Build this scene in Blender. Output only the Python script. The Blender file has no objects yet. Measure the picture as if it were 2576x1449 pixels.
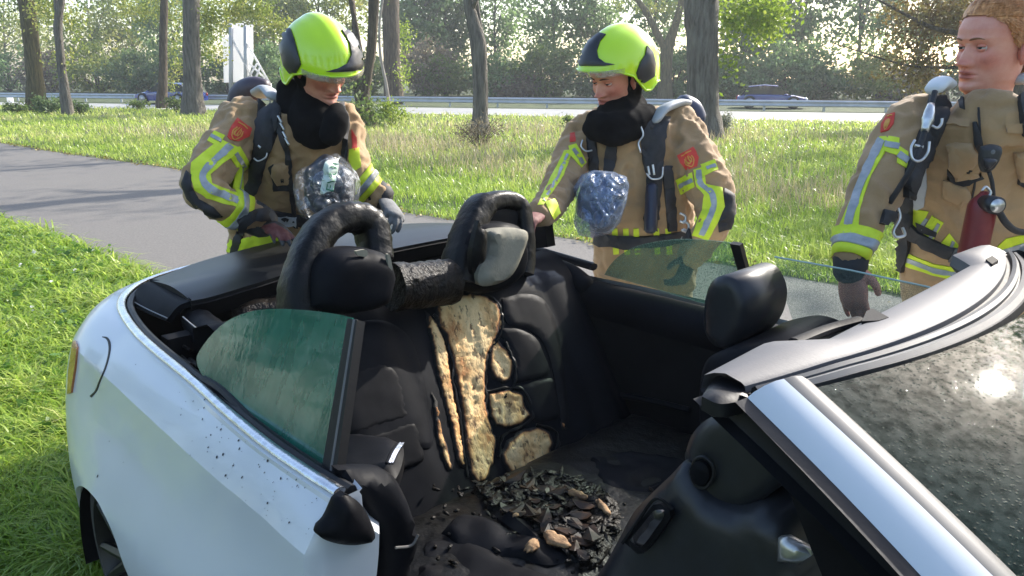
import bpy, math, random, sys
import numpy as np
from mathutils import Vector, Matrix, noise
from mathutils.bvhtree import BVHTree
from mathutils.geometry import delaunay_2d_cdt

scene = bpy.context.scene
col = scene.collection
rnd = random.Random(7)
rng = np.random.default_rng(7)

# ------------------------------------------------------------------ camera, sky, sun, exposure
VW, VH, VF, VHOR, CAMH = 2576.0, 1449.0, 1950.0, 180.0, 1.76   # photo grid the measurements were taken on
PITCH = math.atan((VH / 2 - VHOR) / VF)
cam_d = bpy.data.cameras.new('camera'); cam = bpy.data.objects.new('camera', cam_d); col.objects.link(cam)
cam.location = (0, 0, CAMH); cam.rotation_euler = (math.pi / 2 - PITCH, 0, 0)
cam_d.sensor_width = 36.0; cam_d.lens = 36.0 * VF / VW; cam_d.clip_start = 0.05; cam_d.clip_end = 1500
scene.camera = cam

SUN_AZ, SUN_EL = math.radians(46), math.radians(32)      # azimuth measured from +Y towards +X
world = bpy.data.worlds.new('World'); scene.world = world; world.use_nodes = True
wn, wl = world.node_tree.nodes, world.node_tree.links
for n in list(wn): wn.remove(n)
sky = wn.new('ShaderNodeTexSky'); sky.sky_type = 'NISHITA'; sky.sun_disc = False
sky.sun_elevation = SUN_EL; sky.sun_rotation = SUN_AZ; sky.air_density = 1.0; sky.dust_density = 1.7; sky.ozone_density = 1.0
bg = wn.new('ShaderNodeBackground'); bg.inputs['Strength'].default_value = 0.15
wo = wn.new('ShaderNodeOutputWorld')
wl.new(sky.outputs[0], bg.inputs[0]); wl.new(bg.outputs[0], wo.inputs[0])

sun_d = bpy.data.lights.new('sun', 'SUN'); sun_d.energy = 3.6; sun_d.angle = math.radians(0.6); sun_d.color = (1.0, 0.94, 0.85)
sun = bpy.data.objects.new('sun', sun_d); col.objects.link(sun)
SUNV = Vector((math.sin(SUN_AZ) * math.cos(SUN_EL), math.cos(SUN_AZ) * math.cos(SUN_EL), math.sin(SUN_EL)))
sun.rotation_euler = SUNV.to_track_quat('Z', 'Y').to_euler(); sun.location = (30, 20, 30)

vs = scene.view_settings
vs.view_transform = 'Standard'; vs.look = 'None'; vs.gamma = 1.0; vs.use_curve_mapping = False; vs.exposure = 1.4
scene.cycles.max_bounces = 6; scene.cycles.transparent_max_bounces = 12
scene.cycles.use_adaptive_sampling = True; scene.cycles.use_denoising = True
scene.cycles.sample_clamp_indirect = 6.0

# ------------------------------------------------------------------ measuring helpers (numpy)
_R = np.array([1., 0, 0]); _U = np.array([0, math.sin(PITCH), math.cos(PITCH)]); _D = np.array([0, math.cos(PITCH), -math.sin(PITCH)])
_C = np.array([0, 0, CAMH])
def ray(x, y): return ((x - VW / 2) * _R - (y - VH / 2) * _U) / VF + _D
def P(x, y, dep): return _C + ray(x, y) * dep
def G(x, y, z=0.0):
    d = ray(x, y); return _C + d * ((z - CAMH) / d[2])
_A = math.radians(44)
_f = np.array([math.sin(_A), -math.cos(_A), 0]); _l = np.array([math.cos(_A), math.sin(_A), 0])
_M = np.array([_f, _l, [0, 0, 1.]])
CAR_O = _C - _M.T @ np.array([1.90, -1.53, CAMH])
def to_car(w): return (np.asarray(w) - CAR_O) @ _M.T
def from_car(q): return CAR_O + np.asarray(q, float) @ _M
def K(x, y, ax, val):
    d = _M @ ray(x, y); c = to_car(_C); return c + d * ((val - c[ax]) / d[ax])
def unit(v):
    v = np.asarray(v, float); return v / (np.linalg.norm(v) + 1e-12)

# ------------------------------------------------------------------ mesh helpers
def mk(name, verts, faces, mat=None, parent=None, smooth=True, off=None, sharp=None):
    verts = np.asarray(verts, float)
    if off is not None: verts = verts - np.asarray(off)
    me = bpy.data.meshes.new(name)
    me.from_pydata(verts.tolist(), [], [tuple(int(i) for i in f) for f in faces])
    if mat is not None: me.materials.append(mat)
    if smooth: me.polygons.foreach_set('use_smooth', [True] * len(me.polygons))
    if sharp: me.set_sharp_from_angle(angle=math.radians(sharp))
    o = bpy.data.objects.new(name, me); col.objects.link(o)
    if parent is not None: o.parent = parent
    return o
def fast(name, verts, faces, mat=None, parent=None, tint=None, smooth=False, off=None):
    verts = np.asarray(verts, np.float32); faces = np.asarray(faces, np.int32)
    if off is not None: verts = verts - np.asarray(off, np.float32)
    me = bpy.data.meshes.new(name); n, k = faces.shape
    me.vertices.add(len(verts)); me.vertices.foreach_set('co', verts.ravel())
    me.loops.add(n * k); me.loops.foreach_set('vertex_index', faces.ravel())
    me.polygons.add(n); me.polygons.foreach_set('loop_start', np.arange(n, dtype=np.int32) * k)
    if smooth: me.polygons.foreach_set('use_smooth', np.ones(n, bool))
    if tint is not None:
        a = me.attributes.new('tint', 'FLOAT', 'POINT'); a.data.foreach_set('value', np.asarray(tint, np.float32))
    if mat is not None: me.materials.append(mat)
    me.update(calc_edges=True); me.validate()
    o = bpy.data.objects.new(name, me); col.objects.link(o)
    if parent is not None: o.parent = parent
    return o
def tag(o, label=None, cat=None, group=None, kind=None):
    if label: o['label'] = label
    if cat: o['category'] = cat
    if group: o['group'] = group
    if kind: o['kind'] = kind
    return o
def empty(name, loc, rz=0, label=None, cat=None, group=None):
    o = bpy.data.objects.new(name, None); col.objects.link(o); o.location = tuple(loc); o.rotation_euler = (0, 0, rz)
    o.empty_display_size = 0.2
    return tag(o, label, cat, group)
def join(*ms):
    V, F, n = [], [], 0
    for v, f in ms:
        V.append(np.asarray(v, float)); F += [tuple(i + n for i in q) for q in f]; n += len(v)
    return np.concatenate(V), F
def loft(rings, cap=True, closed=True):
    n = len(rings[0]); V = np.concatenate([np.asarray(r, float) for r in rings]); F = []
    for i in range(len(rings) - 1):
        for j in range(n if closed else n - 1):
            a, b = i * n + j, i * n + (j + 1) % n
            F.append((a, b, b + n, a + n))
    if cap and closed:
        V = np.concatenate([V, [np.mean(rings[0], axis=0), np.mean(rings[-1], axis=0)]])
        c0, c1, o = len(V) - 2, len(V) - 1, (len(rings) - 1) * n
        for j in range(n):
            F.append((c0, (j + 1) % n, j)); F.append((c1, o + j, o + (j + 1) % n))
    return V, F
def smooth_path(pts, n=6):
    pts = np.asarray(pts, float)
    if len(pts) < 3: return np.array([pts[0] + (pts[-1] - pts[0]) * t for t in np.linspace(0, 1, n + 1)])
    out = []; ext = np.vstack([2 * pts[0] - pts[1], pts, 2 * pts[-1] - pts[-2]])
    for i in range(1, len(ext) - 2):
        p0, p1, p2, p3 = ext[i - 1:i + 3]
        for t in np.linspace(0, 1, n, endpoint=False):
            out.append(0.5 * ((2 * p1) + (-p0 + p2) * t + (2 * p0 - 5 * p1 + 4 * p2 - p3) * t * t + (-p0 + 3 * p1 - 3 * p2 + p3) * t ** 3))
    out.append(ext[-2]); return np.array(out)
def tube(pts, rad, n=12, flat=1.0, up=None, cap=True, e=2.0, rounded=False):
    """swept ellipse; rad scalar or per point; flat = ratio of the second axis; e = superellipse exponent"""
    pts = np.asarray(pts, float); m = len(pts)
    rad = np.full(m, float(rad)) if np.isscalar(rad) else np.asarray(rad, float)
    T = np.gradient(pts, axis=0); T /= np.linalg.norm(T, axis=1)[:, None] + 1e-12
    u = np.asarray(up if up is not None else (0.13, 0.31, 0.94), float)
    rings = []
    prev = None
    for i in range(m):
        if prev is None or up is not None:
            b = np.cross(T[i], u)
            if np.linalg.norm(b) < 1e-3: b = np.cross(T[i], (1, 0, 0.1))
        else: b = prev - T[i] * (prev @ T[i])
        b = unit(b); prev = b; c = np.cross(b, T[i])
        a = np.linspace(0, 2 * math.pi, n, endpoint=False)
        ca, sa = np.cos(a), np.sin(a)
        ca = np.sign(ca) * np.abs(ca) ** (2 / e); sa = np.sign(sa) * np.abs(sa) ** (2 / e)
        rings.append(pts[i] + rad[i] * (np.outer(ca, b) + flat * np.outer(sa, c)))
    if rounded:
        r0 = [pts[0] - T[0] * rad[0] * 0.6 * s + (rings[0] - pts[0]) * k for s, k in ((1, .35), (.7, .75))]
        r1 = [pts[-1] + T[-1] * rad[-1] * 0.6 * s + (rings[-1] - pts[-1]) * k for s, k in ((.7, .75), (1, .35))]
        rings = r0 + rings + r1
    return loft(rings, cap)
def box(c, s, rot=None):
    c = np.asarray(c, float); s = np.asarray(s, float) / 2
    v = np.array([(x, y, z) for x in (-1, 1) for y in (-1, 1) for z in (-1, 1)]) * s
    if rot is not None: v = v @ np.asarray(rot).T
    return v + c, [(0, 1, 3, 2), (4, 6, 7, 5), (0, 4, 5, 1), (2, 3, 7, 6), (0, 2, 6, 4), (1, 5, 7, 3)]
def ellipsoid(c, r, nu=20, nv=12, rot=None):
    V = []; F = []
    for i in range(nv + 1):
        t = math.pi * i / nv
        for j in range(nu):
            a = 2 * math.pi * j / nu; V.append((math.sin(t) * math.cos(a) * r[0], math.sin(t) * math.sin(a) * r[1], math.cos(t) * r[2]))
    for i in range(nv):
        for j in range(nu): F.append((i * nu + j, (i + 1) * nu + j, (i + 1) * nu + (j + 1) % nu, i * nu + (j + 1) % nu))
    V = np.array(V)
    if rot is not None: V = V @ np.asarray(rot).T
    return V + np.asarray(c), F
def in_poly(p, poly):
    x, y = p[:, 0], p[:, 1]; r = np.zeros(len(p), bool); n = len(poly); j = n - 1
    for i in range(n):
        xi, yi = poly[i]; xj, yj = poly[j]
        c = ((yi > y) != (yj > y)) & (x < (xj - xi) * (y - yi) / ((yj - yi) if yj != yi else 1e-12) + xi)
        r ^= c; j = i
    return r
def edge_dist(p, poly):
    poly = np.asarray(poly, float); d = np.full(len(p), 1e9)
    for i in range(len(poly)):
        a, b = poly[i - 1], poly[i]; ab = b - a; t = np.clip(((p - a) @ ab) / (ab @ ab + 1e-12), 0, 1)
        d = np.minimum(d, np.linalg.norm(p - (a + t[:, None] * ab), axis=1))
    return d
def resample(poly, step):
    poly = np.asarray(poly, float); out = []
    for i in range(len(poly)):
        a, b = poly[i], poly[(i + 1) % len(poly)]; k = max(1, int(np.linalg.norm(b - a) / step))
        for t in range(k): out.append(a + (b - a) * t / k)
    return np.array(out)
def fill(poly, step, jit=0.25, curve=False):
    """triangulated polygon with inner points; returns 2-D points, triangles, number of border points"""
    if curve: poly = smooth_path(np.vstack([poly, poly[:1]]), 4)[:-1]
    b = resample(poly, step); lo, hi = b.min(0), b.max(0)
    gx, gy = np.meshgrid(np.arange(lo[0], hi[0], step), np.arange(lo[1], hi[1], step * 0.87))
    gx[1::2] += step / 2; g = np.c_[gx.ravel(), gy.ravel()]
    if len(g):
        g = g + rng.uniform(-jit, jit, g.shape) * step
        g = g[in_poly(g, b)]; g = g[edge_dist(g, b) > step * 0.55] if len(g) else g
    pts = np.vstack([b, g]) if len(g) else b
    nb = len(b)
    r = delaunay_2d_cdt([Vector(p) for p in pts], [(i, (i + 1) % nb) for i in range(nb)], [], 1, 1e-7)
    v2 = np.array([tuple(v) for v in r[0]]); F = [tuple(f) for f in r[2]]
    return v2, F, b
def puff(poly, T=0.03, r=0.03, step=0.02, w=0.0, curve=False, wob=0.0, back=True, seed=0.0, Tb=None):
    """pillow over a 2-D outline: returns (u, v, h) points; T = inflation, r = rounding width, w = straight wall thickness"""
    v2, F, b = fill(poly, step, curve=curve)
    d = np.minimum(edge_dist(v2, b) / max(r, 1e-6), 1.0); h = np.sqrt(np.maximum(0, 1 - (1 - d) ** 2))
    if wob: h = h * (1 + wob * np.array([noise.noise((p[0] * 14 + seed, p[1] * 14, seed)) for p in v2]))
    top = np.c_[v2, w / 2 + T * h]; bot = np.c_[v2, -w / 2 - (T if Tb is None else Tb) * h * (1 if back else 0)]
    n = len(v2); FF = list(F) + [tuple(i + n for i in reversed(f)) for f in F]
    cnt = {}
    for f in F:
        for i in range(len(f)): cnt[(f[i], f[(i + 1) % len(f)])] = 1
    for (a, c) in cnt:
        if (c, a) not in cnt: FF.append((a, a + n, c + n, c))
    return np.vstack([top, bot]), FF
def on_axis(V, ax, val, sign=1):
    """puff points (u,v,h) onto a car-axis plane: ax 0 -> (h,u,v), 1 -> (u,h,v), 2 -> (u,v,h)"""
    u, v, h = V[:, 0], V[:, 1], V[:, 2] * sign + val
    return np.c_[h, u, v] if ax == 0 else (np.c_[u, h, v] if ax == 1 else np.c_[u, v, h])
def apply_mods(o):
    dg = bpy.context.evaluated_depsgraph_get(); dg.update()
    me = bpy.data.meshes.new_from_object(o.evaluated_get(dg)); o.modifiers.clear(); old = o.data; o.data = me
    me.name = o.name; bpy.data.meshes.remove(old)
    me.polygons.foreach_set('use_smooth', [True] * len(me.polygons)); return o
def remesh(V, F, voxel, it=3, fac=0.5):
    me = bpy.data.meshes.new('t'); me.from_pydata(np.asarray(V).tolist(), [], [tuple(int(i) for i in f) for f in F])
    o = bpy.data.objects.new('t', me); col.objects.link(o)
    m = o.modifiers.new('r', 'REMESH'); m.mode = 'VOXEL'; m.voxel_size = voxel
    if it: s = o.modifiers.new('s', 'SMOOTH'); s.iterations = it; s.factor = fac
    apply_mods(o); v, f = arrays(o); m = o.data; bpy.data.objects.remove(o); bpy.data.meshes.remove(m)
    return v, f
def arrays(o):
    me = o.data; v = np.empty(len(me.vertices) * 3); me.vertices.foreach_get('co', v)
    return v.reshape(-1, 3), [tuple(p.vertices) for p in me.polygons]
def normals(V, F):
    N = np.zeros_like(V)
    for k in (3, 4):
        q = np.array([f for f in F if len(f) == k])
        if len(q):
            n = np.cross(V[q[:, 1]] - V[q[:, 0]], V[q[:, 2]] - V[q[:, 0]]) if k == 3 else np.cross(V[q[:, 2]] - V[q[:, 0]], V[q[:, 3]] - V[q[:, 1]])
            for j in range(k): np.add.at(N, q[:, j], n)
    return N / (np.linalg.norm(N, axis=1)[:, None] + 1e-12)
def crease(V, F, amp, fr, seed=0.0, stretch=(1, 1, 1)):
    """cloth folds: sharp-ridged noise pushed along the normals"""
    N = normals(V, F); s = np.array(stretch); d = np.empty(len(V))
    for i, p in enumerate(V):
        q = p * s * fr + seed
        a = noise.noise(q); b = noise.noise(q * 2.1 + np.array((3.1, 1.7, 9.2)))
        d[i] = (0.6 - 2.2 * abs(a)) * 0.6 + 0.35 * b + 0.35 * (0.4 - 2 * abs(b)) 
    return V + N * (amp * d)[:, None]
def bvh_of(V, F): return BVHTree.FromPolygons([tuple(v) for v in V], F)
def decal(name, poly, bvh, mat, root, off=0.002, th=0.004, step=9, inflate=0.0, infl_r=20, curve=False, mirror=None, xf=None, wob=0.0, seed=0.0, ori=None):
    """a patch lying on a surface: the outline is measured on the photo grid and dropped on the surface along the line of sight"""
    v2, F, b = fill(np.array(poly, float), step, curve=curve)
    o3 = Vector(_C); top = np.zeros((len(v2), 3)); bot = np.zeros((len(v2), 3)); ok = np.zeros(len(v2), bool)
    de = edge_dist(v2, b); h = np.sqrt(np.maximum(0, 1 - (1 - np.minimum(de / infl_r, 1)) ** 2)) * inflate
    for i, p in enumerate(v2):
        d = Vector(ray(p[0], p[1])).normalized(); loc, nor, idx, dist = bvh.ray_cast(o3, d)
        if loc is None: continue
        if nor.dot(d) > 0: nor = -nor
        w = wob * noise.noise((p[0] * 0.05 + seed, p[1] * 0.05, seed)) if wob else 0
        n = np.array(nor); l = np.array(loc); ok[i] = True
        top[i] = l + n * (off + th + h[i] + w); bot[i] = l + n * (off - 0.002)
    F = [f for f in F if all(ok[j] for j in f)]
    # drop faces stretched over a depth jump
    F = [f for f in F if max(np.linalg.norm(top[f[0]] - top[f[1]]), np.linalg.norm(top[f[1]] - top[f[2]])) < 0.16]
    if not F: return None
    par = {}                                           # separate pieces become objects of their own
    def find(i):
        while par.setdefault(i, i) != i: par[i] = par[par[i]]; i = par[i]
        return i
    for f in F:
        for i in f[1:]: par[find(i)] = find(f[0])
    isl = {}
    for f in F: isl.setdefault(find(f[0]), []).append(f)
    objs = []
    for Fi in sorted(isl.values(), key=len, reverse=True):
        if objs and len(Fi) < 6: continue
        use = sorted({i for f in Fi for i in f}); ix = {v: k for k, v in enumerate(use)}
        Fi = [tuple(ix[i] for i in f) for f in Fi]; n = len(use)
        FF = list(Fi) + [tuple(i + n for i in reversed(f)) for f in Fi]; E = {(f[i], f[(i + 1) % len(f)]) for f in Fi for i in range(len(f))}
        for (a, c) in E:
            if (c, a) not in E: FF.append((a, a + n, c + n, c))
        V = np.vstack([top[use], bot[use]])
        if xf is not None: V = xf(V)
        o = mk(name, V, FF, mat, root, off=ori); o.data.set_sharp_from_angle(angle=math.radians(50)); objs.append(o)
    return objs[0]
def ribbon(path, w, n=5):
    """outline (photo grid) of a strap following a path"""
    p = smooth_path(path, n); t = np.gradient(p, axis=0); t /= np.linalg.norm(t, axis=1)[:, None] + 1e-9
    q = np.c_[-t[:, 1], t[:, 0]]; w = np.interp(np.linspace(0, 1, len(p)), np.linspace(0, 1, len(np.atleast_1d(w))), np.atleast_1d(w)) / 2
    return np.vstack([p + q * w[:, None], (p - q * w[:, None])[::-1]])

# ------------------------------------------------------------------ materials
def newmat(name):
    m = bpy.data.materials.new(name); m.use_nodes = True; nt = m.node_tree
    return m, nt, nt.nodes['Principled BSDF'], nt.nodes['Material Output']
def N(nt, t, **kw):
    n = nt.nodes.new(t)
    for k, v in kw.items():
        if hasattr(n, k) and k not in n.inputs: setattr(n, k, v)
        else: n.inputs[k].default_value = v
    return n
def noise_tex(nt, scale, detail=4, rough=0.6, coord='Object', stretch=None, kind='noise'):
    tc = N(nt, 'ShaderNodeTexCoord'); src = tc.outputs[coord]
    if stretch:
        mp = N(nt, 'ShaderNodeMapping'); mp.inputs['Scale'].default_value = stretch; nt.links.new(src, mp.inputs[0]); src = mp.outputs[0]
    if kind == 'noise': t = N(nt, 'ShaderNodeTexNoise', Scale=scale, Detail=detail, Roughness=rough)
    else: t = N(nt, 'ShaderNodeTexVoronoi', Scale=scale)
    nt.links.new(src, t.inputs['Vector']); return t
def ramp(nt, src, stops):
    r = N(nt, 'ShaderNodeValToRGB'); e = r.color_ramp.elements
    while len(e) < len(stops): e.new(0.5)
    for i, (p, c) in enumerate(stops): e[i].position = p; e[i].color = (*c, 1) if len(c) == 3 else c
    nt.links.new(src, r.inputs[0]); return r
def mat(name, c1, c2=None, rough=0.6, scale=8, bump=0.0, bscale=None, metal=0.0, coat=0.0, spec=0.5, stretch=None, sheen=0.0, rvar=0.0, detail=5, lo=0.35, hi=0.65, dist=0.01):
    m, nt, b, out = newmat(name)
    b.inputs['Roughness'].default_value = rough; b.inputs['Metallic'].default_value = metal
    b.inputs['Coat Weight'].default_value = coat; b.inputs['Coat Roughness'].default_value = 0.05
    b.inputs['Specular IOR Level'].default_value = spec; b.inputs['Sheen Weight'].default_value = sheen
    b.inputs['Base Color'].default_value = (*c1, 1)
    if c2 is not None:
        t = noise_tex(nt, scale, detail, stretch=stretch); r = ramp(nt, t.outputs['Fac'], [(lo, c1), (hi, c2)])
        nt.links.new(r.outputs[0], b.inputs['Base Color'])
        if rvar:
            mr = N(nt, 'ShaderNodeMapRange'); mr.inputs['To Min'].default_value = max(0.02, rough - rvar); mr.inputs['To Max'].default_value = rough + rvar
            nt.links.new(t.outputs['Fac'], mr.inputs[0]); nt.links.new(mr.outputs[0], b.inputs['Roughness'])
    if bump:
        t = noise_tex(nt, bscale or scale * 6, 3, stretch=stretch); bp = N(nt, 'ShaderNodeBump', Strength=bump, Distance=dist)
        nt.links.new(t.outputs['Fac'], bp.inputs['Height']); nt.links.new(bp.outputs[0], b.inputs['Normal'])
    return m
def leafmat(name, cols, trans=0.45, rough=0.55):
    """foliage: colour from the per-leaf tint, light also passes through the leaf"""
    m, nt, b, out = newmat(name)
    at = N(nt, 'ShaderNodeAttribute'); at.attribute_name = 'tint'
    r = ramp(nt, at.outputs['Fac'], [(i / (len(cols) - 1), c) for i, c in enumerate(cols)])
    nt.links.new(r.outputs[0], b.inputs['Base Color']); b.inputs['Roughness'].default_value = rough
    b.inputs['Specular IOR Level'].default_value = 0.35
    tr = N(nt, 'ShaderNodeBsdfTranslucent'); nt.links.new(r.outputs[0], tr.inputs[0])
    mx = N(nt, 'ShaderNodeMixShader'); mx.inputs[0].default_value = trans
    nt.links.new(b.outputs[0], mx.inputs[1]); nt.links.new(tr.outputs[0], mx.inputs[2]); nt.links.new(mx.outputs[0], out.inputs[0])
    return m
def glassmat(name, tint, film, fr=0.5, rough=0.05, bump=0.0, bscale=120, stretch=None, film_lo=0.4, film_hi=0.65, scale=20):
    """wet, dirty glass: clear tinted part plus a film of water"""
    m, nt, b, out = newmat(name)
    b.inputs['Base Color'].default_value = (*film, 1); b.inputs['Roughness'].default_value = rough; b.inputs['Specular IOR Level'].default_value = 0.8
    t1 = N(nt, 'ShaderNodeBsdfTransparent'); t1.inputs[0].default_value = (*tint, 1)
    t = noise_tex(nt, scale, 6, stretch=stretch)
    mr = N(nt, 'ShaderNodeMapRange'); mr.inputs['From Min'].default_value = film_lo; mr.inputs['From Max'].default_value = film_hi
    mr.inputs['To Min'].default_value = max(0, fr - 0.25); mr.inputs['To Max'].default_value = min(1, fr + 0.25)
    nt.links.new(t.outputs['Fac'], mr.inputs[0])
    mx = N(nt, 'ShaderNodeMixShader'); nt.links.new(mr.outputs[0], mx.inputs[0]); nt.links.new(t1.outputs[0], mx.inputs[1]); nt.links.new(b.outputs[0], mx.inputs[2])
    nt.links.new(mx.outputs[0], out.inputs[0])
    if bump:
        v = noise_tex(nt, bscale, 3, stretch=stretch); bp = N(nt, 'ShaderNodeBump', Strength=bump, Distance=0.003)
        nt.links.new(v.outputs['Fac'], bp.inputs['Height']); nt.links.new(bp.outputs[0], b.inputs['Normal'])
    return m
VEIL_DENSITY = .0011

# ================================================================== SETTING: ground, path, motorway
M_soil = mat('verge_soil', (.035, .05, .016), (.075, .10, .03), rough=.95, scale=1.5, bump=.6, bscale=9, dist=.05)
M_path = mat('path_asphalt', (.105, .097, .087), (.175, .162, .146), rough=.85, scale=45, bump=.5, bscale=160, dist=.004, detail=9, lo=.3, hi=.7)
M_road = mat('motorway_asphalt', (.30, .29, .27), (.36, .35, .33), rough=.55, scale=.6, detail=6)
M_paint = mat('road_paint', (.75, .75, .72), rough=.6)

S = 105
tag(mk('ground', [(-S - 20, -80, 0), (S + 20, -80, 0), (S + 20, 125, 0), (-S - 20, 125, 0)], [(0, 1, 2, 3)], M_soil, smooth=False), kind='structure')
def sheet(name, a, b, z, m):
    V = [(p[0], p[1], z) for p in a] + [(p[0], p[1], z) for p in b]; n = len(a)
    return tag(mk(name, V, [(i, i + 1, n + i + 1, n + i) for i in range(n - 1)], m, smooth=False), kind='structure')
far_px = [(480, 432), (1022, 536), (1159, 556), (1375, 590), (1489, 612), (2000, 698), (2210, 733)]
far_e = [(-60, 62), (-30, 35.5), tuple(G(0, 360)[:2])] + [tuple(G(*p)[:2]) for p in far_px] + [(4.6, 4.2), (9, .6)]
far_e = smooth_path(far_e, 6)
near_e = smooth_path([(-60, 52), (-30, 28.5), (-10.5, 13.2), tuple(G(0, 552)[:2]), tuple(G(115, 588)[:2]), tuple(G(350, 692)[:2]), (-1.7, 5.1), (0.2, 3.0), (3, .2), (7, -4)], 6)
def resamp(p, n):
    s = np.r_[0, np.cumsum(np.linalg.norm(np.diff(p, axis=0), axis=1))]; t = np.linspace(0, s[-1], n)
    return np.c_[np.interp(t, s, p[:, 0]), np.interp(t, s, p[:, 1])]
near_r, far_r = resamp(near_e, 60), resamp(far_e, 60)
sheet('cycle_path', near_r, far_r, .004, M_path)
def side(p, line):
    """signed side of points relative to a polyline given left to right (positive = farther away)"""
    p = np.asarray(p); line = np.asarray(line)
    y = np.interp(p[:, 0], line[:, 0], line[:, 1]); return p[:, 1] - y
def lin(a, b, xs):
    A, B = G(*a)[:2], G(*b)[:2]; d = (B - A) / (B[0] - A[0]); return np.array([A + d * (x - A[0]) for x in xs])
XS = np.linspace(-110, 90, 21)
road_n, road_f = lin((0, 268), (2100, 306), XS), lin((0, 257.5), (2100, 284), XS)
sheet('motorway', road_n, road_f, .006, M_road)
road_dir = unit(np.r_[road_n[-1] - road_n[0], 0]); road_nor = np.array([-road_dir[1], road_dir[0], 0])
l0 = np.array([road_n[i] + (road_f[i] - road_n[i]) * .10 for i in range(21)]); l1 = np.array([road_n[i] + (road_f[i] - road_n[i]) * .13 for i in range(21)])
sheet('edge_line', l0, l1, .010, M_paint)
far_road = [np.array([q + road_nor[:2] * k for q in road_f]) for k in (7.0, 15.0)]
sheet('far_carriageway', far_road[0], far_road[1], .006, M_road)

# ------------------------------------------------------------------ grass
M_grass = leafmat('grass_blades', [(.06, .12, .016), (.17, .30, .032), (.32, .46, .06), (.47, .56, .125), (.60, .55, .26)], trans=.54, rough=.3)
M_dry = leafmat('dry_grass', [(.16, .22, .05), (.34, .32, .13), (.50, .41, .24), (.58, .48, .34)], trans=.4)
def blades(name, p, h, w, lean, tint, m, segs=2, droop=.5, parent=None):
    n = len(p); a = rng.uniform(0, 2 * math.pi, n); b = a + rng.uniform(.9, 2.2, n)
    wd = np.c_[np.cos(a), np.sin(a), np.zeros(n)] * (w / 2)[:, None]; ld = np.c_[np.cos(b), np.sin(b), np.zeros(n)]
    base = np.c_[p[:, 0], p[:, 1], np.full(n, -.01)]
    if p.shape[1] > 2: base[:, 2] = p[:, 2]
    V = []; ts = np.linspace(0, 1, segs + 1)
    for t in ts[:-1]:
        c = base + ld * (lean * h * t ** 1.7)[:, None]; c[:, 2] += h * (t - droop * lean * t * t * .6)
        k = 1 - .45 * t; V += [c - wd * k, c + wd * k]
    c = base + ld * (lean * h)[:, None]; c[:, 2] += h * (1 - droop * lean * .6 - .15 * lean); V.append(c)
    k = len(V); V = np.stack(V, 1).reshape(-1, 3); F = []
    for s in range(segs - 1): F += [(2 * s, 2 * s + 1, 2 * s + 3), (2 * s, 2 * s + 3, 2 * s + 2)]
    F.append((2 * segs - 2, 2 * segs - 1, 2 * segs))
    F = (np.arange(n)[:, None, None] * k + np.array(F)[None]).reshape(-1, 3)
    return tag(fast(name, V, F, m, tint=np.repeat(np.clip(tint, 0, 1), k), smooth=True, parent=parent), kind='stuff')
def nz(p, s, o=0.0): return np.array([noise.noise((x * s + o, y * s - o, o)) for x, y in p[:, :2]])
# near verge beside the car
q = np.c_[np.where(rng.random(135000) < .82, rng.uniform(-160, 1100, 135000), rng.uniform(-900, -160, 135000)), 1449 - 1000 * rng.uniform(0, 1, 135000) ** 1.1]
gp = np.array([G(x, y)[:2] for x, y in q])
gp = gp[(side(gp, near_e) < -.0 + .10 * nz(gp, 3))]
lc = (np.c_[gp, np.zeros(len(gp))] - CAR_O) @ _M.T
gp = gp[~((np.abs(lc[:, 1]) < .80) & (lc[:, 0] > -1.5))]
near_tuft = nz(gp, 2.2, 5.); n = len(gp); dist = np.linalg.norm(gp, axis=1)
blades('verge_grass', gp, (.13 + .15 * rng.random(n) + .09 * near_tuft) * np.clip(1.15 - dist * .02, .5, 1.2), (.004 + .0045 * rng.random(n)) * np.clip(dist / 2.6, 1, 3), .45 + 1.15 * rng.random(n),
       .30 + .30 * near_tuft + .42 * rng.random(n), M_grass, segs=3, droop=.75)
# field beyond the path: short green edge, tall dry mix under the trees, short bright green up to the motorway
q = np.c_[rng.uniform(-200, 2780, 230000), 268 + 520 * rng.uniform(0, 1, 230000) ** 1.35]
gp = np.array([G(x, y)[:2] for x, y in q])
sf = side(gp, far_e); gp = gp[(sf > .02 + .12 * nz(gp, 3.)) & (side(gp, road_n) < -.3)]
sf = side(gp, far_e); d = np.linalg.norm(gp, axis=1); n = len(gp)
dryness = np.clip((sf - 3.0) / 2.5, 0, 1) * np.clip((28 - d) / 5, 0, 1) * np.clip(.62 + 1.2 * nz(gp, .22, 2.) + .9 * nz(gp, .9, 7.), 0, 1) * np.clip(1.1 - gp[:, 0] / 9, .35, 1)
isdry = rng.random(n) < dryness * .58
fine = nz(gp, 1.3, 9.); big = nz(gp, .35, 4.)
gs = np.clip(d / 9, 1, 4.2)
g = ~isdry
hh = (.09 + .09 * rng.random(n) + .07 * fine) * np.where(sf < .9, .8, 1.25) * np.where(d > 24, .8, 1)
blades('field_grass', gp[g], hh[g] * np.clip(gs[g] ** .3, 1, 2), (.006 + .005 * rng.random(g.sum())) * gs[g], .3 + .8 * rng.random(g.sum()), (.40 + .30 * rng.random(n) + .25 * fine + .18 * big + np.clip((d - 16) / 60, 0, .15))[g], M_grass)
hd = (.32 + .34 * rng.random(n) + .12 * big)
blades('dry_field_grass', gp[isdry], hd[isdry] * .8, (.004 + .004 * rng.random(isdry.sum())) * gs[isdry], .2 + .55 * rng.random(isdry.sum()), (.25 + .7 * rng.random(n))[isdry], M_dry)
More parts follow.
